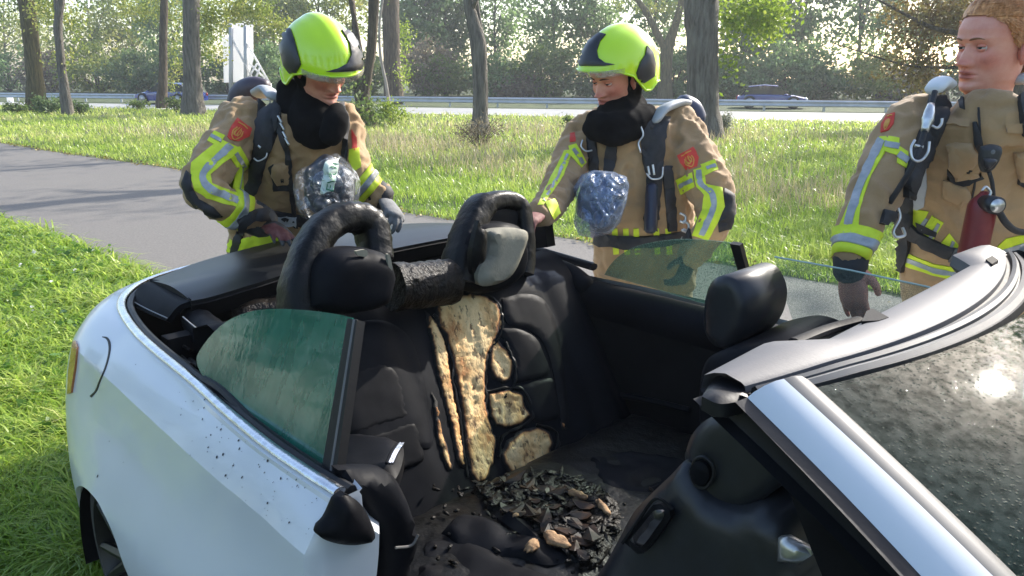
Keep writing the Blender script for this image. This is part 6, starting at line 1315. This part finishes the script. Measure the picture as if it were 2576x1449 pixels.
bag1, borg, bs, bb = mask_bag('clear crumpled plastic bag with a mask, hanging on the chest of the left firefighter', [(748, 440), (770, 420), (800, 415), (822, 400), (850, 386), (868, 400), (896, 432), (906, 455), (902, 500), (892, 535), (870, 556), (800, 562), (766, 552), (748, 520), (742, 480)], 3.04, seed=1)
lab = [(818, 410), (852, 398), (840, 478), (806, 490)]
decal('bag_label', lab, bb, mat('bag_label', (.50, .58, .50), rough=.5), bag1, off=.003, th=.002, step=8, ori=borg)
tc = bpy.data.curves.new('label_text', 'FONT'); tc.body = 'EVUI'; tc.size = 1.0; tc.extrude = .02; to = bpy.data.objects.new('label_text', tc); col.objects.link(to); dg = bpy.context.evaluated_depsgraph_get(); dg.update(); tm = bpy.data.meshes.new_from_object(to.evaluated_get(dg)); bpy.data.objects.remove(to)
tv = np.array([v.co[:] for v in tm.vertices]); tf = [tuple(p.vertices) for p in tm.polygons]; bpy.data.meshes.remove(tm)
a0, a1 = np.array([835., 484.]), np.array([850., 408.]); du = (a1 - a0) / (tv[:, 0].max() + .1); dn = np.array([-du[1], du[0]]) * 1.0; pts = []
for q in tv:
    s2 = a0 + du * q[0] + np.array([-1, -.25]) * (q[1] - .1) * 27; h = bb.ray_cast(Vector(_C), Vector(ray(*s2)).normalized()); pts.append(np.array(h[0]) - ray(*s2) * (.006 + q[2] * .05) if h[0] else P(s2[0], s2[1], 2.95))
mk('label_text', pts, tf, mat('label_print', (.02, .16, .07), rough=.6), bag1, smooth=False, off=borg)

# ------------------------------------------------------------------ man in the middle, beside the far quarter window
org = np.array([*P(1600, 640, 3.65)[:2], 0.0]); R2 = empty('person', org, 0, 'firefighter in the middle standing behind the far quarter window, yellow helmet', 'person', 'firefighters around the burnt car')
fw = unit((-.70, -.64, -.34)); upv = unit((-.12, -.22, .96)); lg = legs(P(1620, 700, 3.72), 3.1, R2, org)
core = [tube([P(1620, 680, 3.7), P(1600, 450, 3.6), P(1560, 280, 3.5)], [.13, .14, .07], 14, rounded=True)]
body, plh = person_head(org, R2, P(1545, 196, 3.44), fw, upv, 1.16, .98, core); face_bits(plh, body, R2, org, browm=M_lash)
HE, hpl, hinv, hb = helmet(R2, org, P(1555, 176, 3.44), unit((-.78, -.58, -.19)), unit((-.06, -.14, .98)), 1.20)
solids = [(plh(hoodE), hF_), px_tube([(1578, 270, 3.58, 52), (1562, 310, 3.48, 70), (1550, 330, 3.46, 62)], rounded=False), px_tube([(1484, 320, 3.42, 26), (1540, 340, 3.36, 30), (1600, 326, 3.40, 26)]), px_tube([(1490, 296, 3.42, 20), (1522, 314, 3.36, 32), (1580, 310, 3.38, 36), (1630, 284, 3.46, 26)])]
HD, v, f, hood_b = garment('hood', solids, R2, org, .010, 4, .009, 8, 5, m=M_hood)
tor = torso([(1620, 720, 128, 3.72), (1622, 640, 126, 3.70), (1612, 540, 130, 3.64), (1596, 440, 142, 3.60), (1585, 360, 150, 3.58), (1582, 310, 136, 3.56), (1580, 270, 80, 3.56)], .64)
armL = px_tube([(1690, 310, 3.58, 58), (1718, 352, 3.54, 62), (1748, 410, 3.48, 62), (1782, 468, 3.42, 58), (1798, 520, 3.38, 50), (1788, 566, 3.36, 44), (1764, 610, 3.36, 40), (1740, 650, 3.38, 36)], 7)
armR = px_tube([(1478, 318, 3.58, 46), (1450, 372, 3.52, 46), (1424, 430, 3.42, 44), (1404, 478, 3.30, 42), (1382, 516, 3.16, 38), (1356, 540, 3.04, 34)], 7)
J2, jv, jf, jb = garment('jacket', [tor, armR, armL], R2, org, .0105, 3, .020, 12, 4.0)
T2, tv_, tf_, tb_ = garment('trousers', lg + [torso([(1620, 760, 122, 3.74), (1620, 690, 118, 3.72)], .7)], R2, org, .016, 4, .010, 6, 5.0)
h1 = hand_mesh(P(1352, 543, 3.02), P(1320, 556, 2.90) - P(1352, 543, 3.02), (0, .2, -1), 1.12, curl=.55, side=-1); h2 = hand_mesh(P(1744, 644, 3.38), P(1722, 690, 3.38) - P(1744, 644, 3.38), (-.6, .5, -.2), 1.12, curl=.6, side=-1)
mk('glove', *h1, M_grip, R2, off=org); mk('glove', *h2, M_glove, R2, off=org)
stripe([[(1699, 453), (1741, 434), (1748, 470), (1712, 490)], [(1744, 428), (1770, 420), (1776, 462), (1816, 472), (1822, 520), (1806, 560), (1780, 606), (1742, 592), (1766, 530), (1772, 490), (1752, 470)], [(1762, 414), (1798, 402), (1806, 426), (1772, 442)], [(1430, 368), (1450, 362), (1474, 408), (1462, 422), (1436, 392)], [(1420, 380), (1440, 378), (1418, 440), (1392, 480), (1366, 516), (1352, 516), (1384, 450)], [(1370, 508), (1396, 500), (1410, 534), (1392, 552)]],
       [([(1708, 470), (1742, 454)], 11), ([(1758, 428), (1764, 462), (1790, 486), (1796, 520), (1780, 560), (1764, 592)], 14), ([(1778, 424), (1800, 416)], 9), ([(1442, 376), (1466, 412)], 8), ([(1428, 388), (1402, 448), (1368, 506)], 6)], jb, R2, org)
badge([(1704, 392), (1744, 370), (1758, 396), (1754, 418), (1728, 428), (1712, 410)], jb, R2, org)
decal('badge', [(1434, 336), (1446, 334), (1448, 356), (1434, 358)], jb, M_red, R2, off=.001, th=.003, step=5, ori=org)
decal('elbow_patch', [(1820, 474), (1846, 490), (1850, 540), (1836, 576), (1808, 584), (1806, 560), (1822, 520)], jb, M_patch, R2, off=.001, th=.006, step=8, ori=org, inflate=.012, infl_r=14)
strap('shoulder_strap', [(1652, 296), (1644, 340), (1640, 400), (1644, 440), (1640, 520), (1636, 580)], [60, 62, 50, 36, 34, 34], jb, R2, org, th=.018)
strap('shoulder_strap', [(1486, 340), (1490, 380), (1494, 430)], [26, 26, 24], jb, R2, org, th=.012)
strap('chest_strap', [(1540, 352), (1536, 400), (1530, 430)], [26, 30, 24], jb, R2, org, th=.012)
strap('side_strap', [(1676, 420), (1684, 500), (1690, 580)], [26, 24, 22], jb, R2, org, th=.014)
V, F = px_tube([(1648, 300, 3.42, 26), (1668, 276, 3.44, 26), (1700, 262, 3.50, 24), (1724, 262, 3.56, 20)], 5, flat=.45); mk('strap_pad', V, F, M_greycl, R2, off=org)
V, F = px_tube([(1716, 262, 3.66, 26), (1738, 275, 3.68, 28), (1750, 300, 3.70, 28)], 5); mk('air_cylinder', V, F, mat('dark_blue_cylinder', (.02, .03, .075), (.03, .045, .10), rough=.45, scale=10), R2, off=org)
V, F = px_tube([(1640, 470, 3.40, 15), (1638, 520, 3.40, 16), (1636, 578, 3.40, 16)], 5); mk('pressure_alarm', V, F, mat('dark_blue_tube', (.012, .018, .04), rough=.4), R2, off=org)
d_ring('d_ring', [(1466, 352), (1462, 368), (1474, 380), (1490, 378)], 3.40, .004, R2, org); d_ring('d_ring', [(1612, 318), (1618, 340), (1606, 360), (1612, 384)], 3.36, .004, R2, org); d_ring('buckle', [(1630, 418), (1634, 440)], 3.36, .005, R2, org); d_ring('buckle', [(1642, 414), (1646, 440)], 3.36, .005, R2, org); d_ring('d_ring', [(1626, 436), (1640, 450), (1664, 446), (1668, 420)], 3.36, .004, R2, org)
for a in ((1718, 548), (1726, 568), (1722, 590)): d_ring('carabiner', [(a[0] - 8, a[1] - 12), (a[0] + 6, a[1] - 4), (a[0] + 4, a[1] + 12), (a[0] - 8, a[1] + 8)], 3.40, .006, R2, org)
strap('waist_belt', [(1500, 600), (1570, 610), (1650, 606), (1740, 592)], [30, 30, 30, 28], jb, R2, org, th=.014)
for a in ((1546, 1), (1574, 0), (1600, 1), (1650, 0), (1680, 1)): strap('waist_stripe', [(a[0], 575), (a[0] + 4, 640)], [14, 14], jb, R2, org, m=M_yellow if True else M_silver, th=.003)
decal('reflective_stripe', [(1676, 506), (1696, 500), (1688, 520), (1680, 530)], jb, M_yellow, R2, off=.002, th=.004, step=6, ori=org)
helm_trim('front_plate', [(1508, 84), (1524, 88), (1510, 104), (1502, 128), (1506, 146), (1522, 158), (1546, 162), (1520, 166), (1452, 166), (1462, 138), (1482, 104)], hb, M_hblack, HE, org, hinv, hpl, both=False)
helm_trim('side_panel', [(1626, 116), (1640, 132), (1647, 160), (1644, 192), (1626, 204), (1610, 214), (1600, 184), (1610, 156), (1622, 138)], hb, M_hblack, HE, org, hinv, hpl, both=True)
bag2, borg, bs, bb = mask_bag('bluish plastic bag with a mask, hanging on the chest of the middle firefighter', [(1462, 440), (1490, 428), (1540, 432), (1576, 446), (1582, 470), (1576, 510), (1560, 560), (1536, 588), (1490, 598), (1456, 592), (1444, 560), (1450, 500), (1440, 476)], 3.26, seed=4, tone=M_bag2)

# ------------------------------------------------------------------ bareheaded man on the right
org = np.array([*P(2440, 700, 2.72)[:2], 0.0]); R3 = empty('person', org, 0, 'bareheaded firefighter with short reddish blond hair at the right edge', 'person', 'firefighters around the burnt car')
lg = legs(P(2460, 800, 2.78), 3.3, R3, org, w=.13)
h1 = hand_mesh(P(2134, 668, 2.36), P(2146, 752, 2.36) - P(2134, 668, 2.36), (.75, .55, 0), 1.12, curl=.16, side=1, thumb=.35)
armc = tube(smooth_path([P(2278, 332, 2.50), P(2236, 420, 2.45), P(2196, 500, 2.41), P(2160, 580, 2.38), P(2138, 655, 2.36)], 4), np.linspace(.03, .029, 17), 12, rounded=True)
core = [tube([P(2460, 760, 2.74), P(2470, 450, 2.62), P(2480, 270, 2.50)], [.09, .09, .05], 14, rounded=True), armc, h1]
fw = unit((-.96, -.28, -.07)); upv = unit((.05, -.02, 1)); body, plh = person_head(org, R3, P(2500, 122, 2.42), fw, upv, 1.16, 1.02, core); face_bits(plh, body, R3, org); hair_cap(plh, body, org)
tor = torso([(2450, 820, 165, 2.76), (2452, 700, 172, 2.72), (2456, 600, 176, 2.66), (2462, 480, 190, 2.60), (2474, 380, 214, 2.53), (2480, 315, 205, 2.48), (2486, 290, 150, 2.46)], .58)
armR = px_tube([(2318, 292, 2.52, 62), (2278, 332, 2.50, 68), (2236, 420, 2.45, 68), (2196, 500, 2.41, 62), (2160, 580, 2.38, 52), (2138, 650, 2.36, 44)], 8)
armL = px_tube([(2630, 292, 2.52, 62), (2672, 340, 2.50, 68), (2712, 430, 2.46, 66), (2736, 520, 2.42, 58), (2740, 620, 2.40, 48)], 8)
collar = px_tube([(2492, 340, 2.44, 116), (2498, 300, 2.42, 106), (2510, 264, 2.42, 92)], 5, rounded=False)
J3, jv, jf, jb = garment('jacket', [tor, armR, armL, collar], R3, org, .0105, 3, .018, 11, 9.0)
T3, tv_, tf_, tb_ = garment('trousers', lg + [torso([(2450, 860, 160, 2.78), (2450, 760, 160, 2.76)], .7)], R3, org, .016, 4, .010, 6, 8.0)
h2 = hand_mesh(P(2740, 640, 2.40), (0, 0, -1), (-.8, -.3, 0), 1.0, curl=.4, side=-1); o = mk('hand', *h2, M_skin, R3, off=org); o.data.attributes.new('tint', 'FLOAT', 'POINT').data.foreach_set('value', np.full(len(h2[0]), .3, np.float32))
# sleeve trim
ring_band('cuff_stripe', jv, jf, jb, P(2152, 600, 2.375), P(2142, 640, 2.362), R3, org, M_yellow, half=.046, rad=.14); ring_band('cuff_silver', jv, jf, jb, P(2152, 600, 2.375), P(2142, 640, 2.362), R3, org, M_silver, half=.016, off=.006, rad=.14)
V, F = tube([P(2140, 652, 2.36), P(2138, 690, 2.355)], np.array([43, 40]) * 2.36 / VF, 18, rounded=True); mk('wristband', V, F, M_patch, R3, off=org)
stripe([[(2214, 345), (2230, 344), (2238, 352), (2226, 384), (2192, 440), (2164, 520), (2156, 604), (2106, 606), (2112, 570), (2142, 500), (2190, 384)], [(2236, 344), (2262, 348), (2258, 392), (2220, 378)], [(2258, 366), (2284, 384), (2280, 424), (2256, 410)]],
       [([(2220, 352), (2196, 396), (2160, 480), (2138, 550), (2131, 602)], 19), ([(2228, 362), (2260, 370)], 15), ([(2258, 388), (2282, 405)], 15)], jb, R3, org)
badge([(2232, 290), (2252, 284), (2248, 312), (2236, 328), (2216, 334), (2218, 312)], jb, R3, org)
# harness
strap('shoulder_strap', [(2366, 226), (2358, 290), (2334, 350), (2310, 400), (2290, 440), (2285, 520), (2284, 580)], [56, 60, 58, 46, 30, 28, 28], jb, R3, org, th=.020, inflate=.008)
strap('shoulder_strap', [(2572, 230), (2578, 290), (2586, 340)], [30, 30, 30], jb, R3, org, th=.016)
V, F = px_tube([(2352, 222, 2.34, 26), (2366, 208, 2.36, 28), (2384, 214, 2.40, 22)], 5, flat=.6); mk('strap_pad', V, F, mat('white_padding', (.62, .64, .66), rough=.6), R3, off=org)
V, F = px_tube([(2566, 200, 2.40, 22), (2584, 196, 2.42, 24), (2600, 206, 2.45, 20)], 5, flat=.6); mk('strap_pad', V, F, M_greycl, R3, off=org)
hose = smooth_path([P(2352, 230, 2.30), P(2344, 262, 2.29), P(2336, 296, 2.28), P(2320, 350, 2.27), P(2300, 410, 2.27), P(2270, 460, 2.30), P(2238, 510, 2.34)], 6); V, F = tube(hose, .0085, 9); mk('air_hose', V, F, M_strap, R3, off=org)
V, F = tube(smooth_path([P(2343, 262, 2.285), P(2334, 300, 2.275), P(2326, 330, 2.27)], 5), [.010, .012, .014, .016, .016, .018, .016, .014, .013, .012, .011], 10); mk('hose_fitting', V, F, M_metal, R3, off=org)
d_ring('d_ring', [(2302, 352), (2292, 372), (2296, 400), (2316, 404), (2334, 384), (2338, 356)], 2.26, .004, R3, org); d_ring('d_ring', [(2344, 316), (2358, 322), (2368, 312), (2370, 298)], 2.26, .004, R3, org); d_ring('buckle', [(2302, 366), (2322, 370)], 2.265, .005, R3, org)
decal('inner_flap', [(2300, 430), (2330, 420), (2332, 470), (2324, 520), (2300, 530)], jb, M_greycl, R3, off=.001, th=.004, step=8, ori=org)
# pockets, flaps and seams
decal('chest_pocket', [(2384, 362), (2402, 358), (2446, 360), (2466, 430), (2456, 446), (2404, 454), (2386, 420)], jb, M_khaki, R3, off=.002, th=.016, step=9, ori=org, inflate=.010, infl_r=14)
decal('pocket_edge', [(2384, 424), (2404, 452), (2462, 442), (2468, 432), (2470, 448), (2440, 462), (2408, 466), (2382, 452)], jb, M_patch, R3, off=.002, th=.012, step=8, ori=org)
decal('pocket_mark', ribbon([(2434, 452 - 38), (2430, 418), (2434, 424)], 2.5), bvh_of(jv, jf), M_patch, R3, off=.014, th=.018, step=3, ori=org); decal('pocket_mark', ribbon([(2448, 412), (2452, 418), (2449, 424)], 2.5), jb, M_patch, R3, off=.014, th=.018, step=3, ori=org); decal('pocket_mark', [(2439, 415), (2444, 415), (2444, 422), (2439, 422)], jb, M_patch, R3, off=.014, th=.018, step=3, ori=org)
decal('lower_pocket', [(2372, 452), (2432, 470), (2440, 500), (2420, 512), (2370, 498)], jb, M_khaki, R3, off=.002, th=.010, step=9, ori=org, inflate=.008, infl_r=10)
decal('pocket_flap', [(2376, 300), (2436, 306), (2434, 320), (2376, 314)], jb, M_khaki, R3, off=.002, th=.008, step=9, ori=org); decal('pocket_flap', [(2530, 312), (2600, 312), (2600, 336), (2532, 332)], jb, M_khaki, R3, off=.002, th=.008, step=9, ori=org)
decal('chest_pocket', [(2548, 384), (2600, 380), (2600, 470), (2560, 450)], jb, M_khaki, R3, off=.002, th=.014, step=9, ori=org, inflate=.010, infl_r=14); decal('pocket_edge', [(2560, 440), (2600, 470), (2600, 490), (2558, 462)], jb, M_patch, R3, off=.004, th=.010, step=8, ori=org)
strap('placket', [(2462, 270), (2466, 360), (2452, 460), (2436, 560)], [5, 5, 5, 5], jb, R3, org, th=.004); decal('collar_gap', [(2412, 212), (2424, 232), (2428, 276), (2416, 272), (2410, 240)], jb, M_patch, R3, off=.001, th=.004, step=6, ori=org)
strap('neck_strap', [(2452, 308), (2460, 350), (2468, 380)], [12, 22, 18], jb, R3, org, th=.008)
# hatched hi-vis blocks on the belly, belt and hip stripe
for i, q in enumerate(([(2300, 526), (2336, 532), (2310, 588), (2296, 570)], [(2346, 542), (2352, 552), (2322, 604), (2310, 596)], [(2350, 546), (2374, 560), (2336, 620), (2324, 606)], [(2386, 588), (2396, 596), (2366, 640), (2352, 630)], [(2388, 586), (2412, 618), (2396, 654), (2372, 646)])): decal('reflective_stripe', q, jb, M_yellow, R3, off=.001, th=.003, step=8, ori=org)
for q in ([(2332, 550), (2308, 592)], [(2362, 562), (2332, 612)], [(2398, 606), (2382, 640)]): decal('silver_stripe', ribbon(q, 9), jb, M_silver, R3, off=.003, th=.0035, step=7, ori=org)
for q in ([(2508, 620), (2530, 600), (2600, 585), (2600, 640), (2520, 650)],): decal('reflective_stripe', q, jb, M_yellow, R3, off=.001, th=.003, step=8, ori=org)
for q in ([(2516, 634), (2600, 610)],): decal('silver_stripe', ribbon(q, 12), jb, M_silver, R3, off=.003, th=.0035, step=7, ori=org)
decal('pocket_edge', [(2306, 560), (2356, 584), (2352, 596), (2310, 578)], jb, M_patch, R3, off=.003, th=.006, step=8, ori=org)
strap('waist_belt', [(2216, 545), (2262, 560), (2320, 600), (2380, 630), (2450, 650), (2520, 652), (2600, 640)], [36, 40, 26, 26, 26, 26, 26], jb, R3, org, th=.016)
decal('belt_buckle', [(2392, 620), (2420, 624), (2486, 634), (2486, 664), (2420, 660), (2386, 648)], jb, M_greycl if False else mat('grey_buckle', (.07, .075, .08), rough=.5), R3, off=.014, th=.010, step=8, ori=org)
decal('reflective_stripe', [(2232, 624), (2280, 636), (2350, 664), (2420, 676), (2412, 706), (2350, 694), (2290, 674), (2232, 650)], jb, M_yellow, R3, off=.001, th=.003, step=8, ori=org); decal('silver_stripe', ribbon([(2236, 640), (2290, 656), (2350, 680), (2416, 692)], 13), jb, M_silver, R3, off=.003, th=.0035, step=8, ori=org)
strap('hip_strap', [(2256, 560), (2276, 610), (2256, 680), (2232, 748)], [24, 30, 36, 30], jb, R3, org, th=.014); d_ring('d_ring', [(2258, 520), (2264, 548), (2248, 580), (2254, 596), (2276, 592), (2270, 572)], 2.40, .005, R3, org)
# speaker microphone and red torch clipped to the jacket
o_ = P(2486, 394, 2.27); RM = empty('speaker_microphone', o_, 0, 'black speaker microphone clipped to the chest of the bareheaded firefighter', 'radio microphone')
def clip(name, poly, dep, T, m, root, o_, r=.012, w=.012): p = np.array([P(a, b, dep) for a, b in poly]); V, F = puff(p[:, [0, 2]], T=T, r=r, step=.008, w=w, curve=True); return mk(name, np.c_[V[:, 0], dep * 0 + p[:, 1].mean() - V[:, 2], V[:, 1]], F, m, root, off=o_)
clip('case', [(2464, 368), (2490, 362), (2514, 372), (2512, 404), (2496, 432), (2476, 432), (2464, 404)], 2.28, .012, mat('microphone_case', (.018, .02, .022), rough=.5, bump=.2), RM, o_); clip('speaker_grille', [(2472, 398), (2506, 402), (2494, 424), (2480, 424)], 2.258, .004, M_hblack, RM, o_, .006, .006)
V, F = ellipsoid(P(2496, 382, 2.262), (.010, .006, .010)); mk('button', V, F, mat('grey_button', (.10, .11, .12), rough=.4), RM, off=o_); V, F = tube(smooth_path([P(2488, 432, 2.28), P(2496, 460, 2.29), P(2500, 500, 2.30)], 5), .006, 8); mk('cord', V, F, M_strap, RM, off=o_)
o_ = P(2480, 560, 2.30); RT = empty('torch', o_, 0, 'red torch with a round lamp head hanging on the belly of the bareheaded firefighter', 'torch')
M_tred = mat('dark_red_plastic', (.16, .012, .016), (.20, .018, .02), rough=.4, scale=20); c0, c1 = P(2446, 640, 2.32), P(2478, 490, 2.28); V, F = tube(smooth_path([c0, c0 + (c1 - c0) * .25, c0 + (c1 - c0) * .8, c1], 4), [.040] * 4 + [.040] * 5 + [.036, .030, .024, .018], 18, rounded=True); mk('case', V, F, M_tred, RT, off=o_)
hc_ = P(2502, 516, 2.22); V, F = tube([hc_ + (0, .05, 0), hc_ + (0, .01, 0), hc_ + (0, -.012, 0)], [.022, .026, .026], 18); mk('lamp_head', V, F, M_hblack, RT, off=o_); V, F = tube([hc_ + (0, -.010, 0), hc_ + (0, -.016, 0)], .020, 18); mk('lens', V, F, M_metal, RT, off=o_)
V, F = tube(smooth_path([hc_ + (.02, .02, -.01), P(2530, 560, 2.26), P(2560, 582, 2.30), P(2600, 584, 2.34)], 5), .010, 9); mk('cable', V, F, M_strap, RT, off=o_); d_ring('clip', [(2470, 480), (2480, 470), (2492, 484), (2486, 496)], 2.26, .004, RT, o_)
